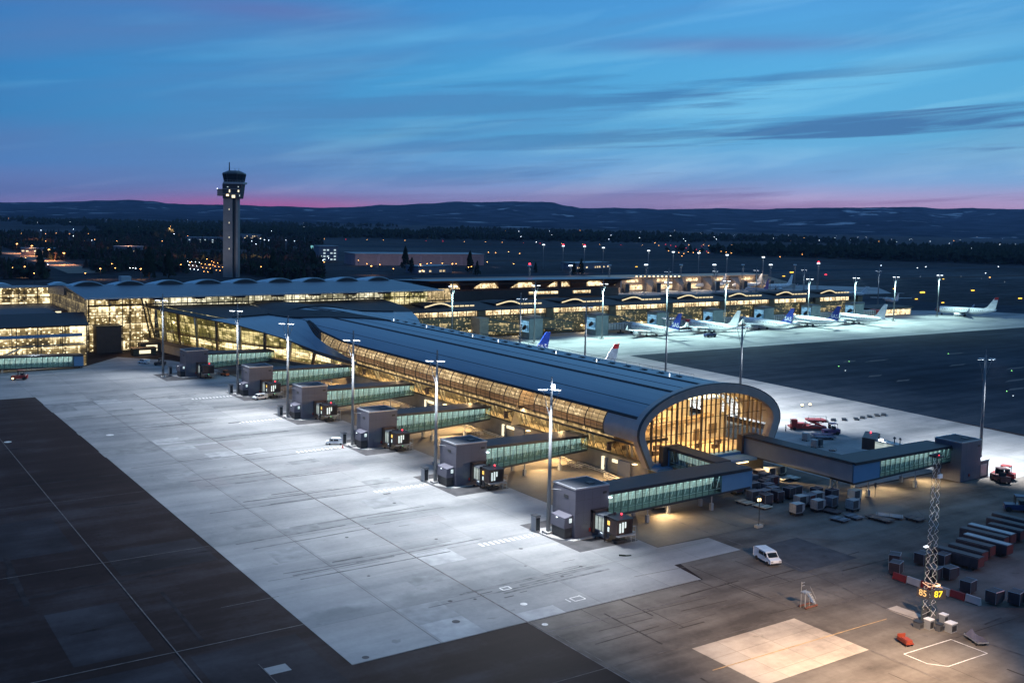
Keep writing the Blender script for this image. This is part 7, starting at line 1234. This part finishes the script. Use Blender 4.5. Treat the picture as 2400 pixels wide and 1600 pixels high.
for px, py, h, lab in ((950, 632, 22, 'tall dark conifer left of the hangar front'), (965, 640, 14, 'smaller dark conifer beside the tall one before the hangar'), (1101, 640, 20, 'dark conifer standing alone at the right end of the hangar'), (1118, 646, 13, 'short conifer at the foot of the lone dark one'), (1345, 646, 12, 'dark bushy tree behind the brown-roofed hall, left'), (1362, 644, 15, 'taller dark tree behind the brown-roofed hall, right'), (1255, 640, 10, 'low dark tree left of the lattice mast behind the hall'), (350, 655, 24, 'big dark spruce rising over the terminal roof, left'), (395, 652, 22, 'big dark spruce rising over the terminal roof, middle'), (95, 650, 20, 'dark spruce by the motorway at the far left'), (640, 650, 22, 'dark spruce over the roof right of the tower foot'), (735, 645, 20, 'dark spruce at the right edge of the woods')):
    X, Y = G(px, py); t = thing('tree', (X, Y, 0), lab, 'tree', 'dark trees behind the terminal'); MB().tube((X, Y, 0), (X, Y, h * .9), h * .022, .05).build('trunk', M['trunk'], t); mb = MB()
    for k in range(260):
        f = random.random() ** .8; z = h * (.08 + .92 * f); R = h * .24 * (1 - f) ** .8 * random.uniform(.3, 1.1) + .1; a = random.random() * 6.28; cx, cy = X + R * math.cos(a), Y + R * math.sin(a); q = h * .05 * random.uniform(.6, 1.4)
        mb.add([(cx - q, cy - q * .3, z - q * .6), (cx + q, cy + q * .4, z - q * .8), (cx + q * .2, cy + q, z - q * .5), (cx, cy, z + q)], [(0, 1, 3), (1, 2, 3), (2, 0, 3), (0, 2, 1)])
    mb.build('crown', M['leaf'], t)
# assumed warm spot lights wash the near right tarmac; unseen source, no mast built
sl = spot(None, (101, 58, 24), (103, 78, 0), 165000, (1, .70, .46), 86, .9, .6, 'assumed_tarmac_spot')
sl2 = spot(None, (160, 60, 20), (140, 80, 0), 9000, (1, .42, .42), 110, .9, .6, 'assumed_tarmac_spot')
def woods():
    mb = MB(); mb2 = MB(); cnt = 0
    while cnt < 8200:
        x = random.uniform(-60, 760); y = random.uniform(548, 655); X, Y = G(x, y)
        if mn.noise(Vector((X * .008, Y * .008, 5))) < -.06 or random.random() > (1.0 if y < 600 else .6): continue
        if X < 330 and Y < 700: continue
        if 255 < X < 300 and 770 < Y < 830: continue
        if 0 < x < 225 and -6 < y - (588 + (x - 10) * .26) < 36: continue
        if any(abs(x - a) < 2.6 and -1 < y - b < 30 for a, b in LAMPS): continue
        h = random.uniform(5, 12); tree_into(mb if random.random() < .6 else mb2, X, Y, h, h * random.uniform(.22, .32), random.random() < .6); cnt += 1
    cnt = 0
    while cnt < 6500:                      # far belts of wood beyond the runways
        x = random.uniform(-60, 2460); yy = random.uniform(0, 1); hy = 484.6 + .0213 * x
        y = hy + 28 + yy * 40 + (18 * (x - 1000) / 1400 if x > 1000 else 0); X, Y = G(x, y)
        if mn.noise(Vector((X * .0016, Y * .0016, 1))) < .02: continue
        if any(abs(x - a) < 3 and -1 < y - b < 8 for a, b in LAMPS): continue
        h = random.uniform(9, 20); tree_into(mb, X, Y, h, h * random.uniform(.35, .6), random.random() < .5); cnt += 1
    tag(mb.build('wood', M['leaf']), 'dark spruce and birch woods spreading over the plain behind the airport', 'woods', kind='stuff')
    tag(mb2.build('wood', M['leafb']), 'bare leafless brown thickets mixed in among the dark spruces on the left', 'thickets', kind='stuff')
woods()

# evening air
hz = bpy.data.materials.new('evening_haze'); hz.use_nodes = True; nt = hz.node_tree; nt.nodes.clear(); ho = nn(nt, 'ShaderNodeOutputMaterial'); hv = nn(nt, 'ShaderNodeVolumePrincipled')
hv.inputs['Color'].default_value = (.50, .66, 1, 1); hv.inputs['Density'].default_value = 3.0e-5; hv.inputs['Anisotropy'].default_value = .2; nt.links.new(hv.outputs[0], ho.inputs['Volume'])
tag(MB().box(-13000, -3000, -40, 17000, 17000, 330).build('haze', hz), 'thin blue evening haze over the plain', 'haze', kind='stuff')
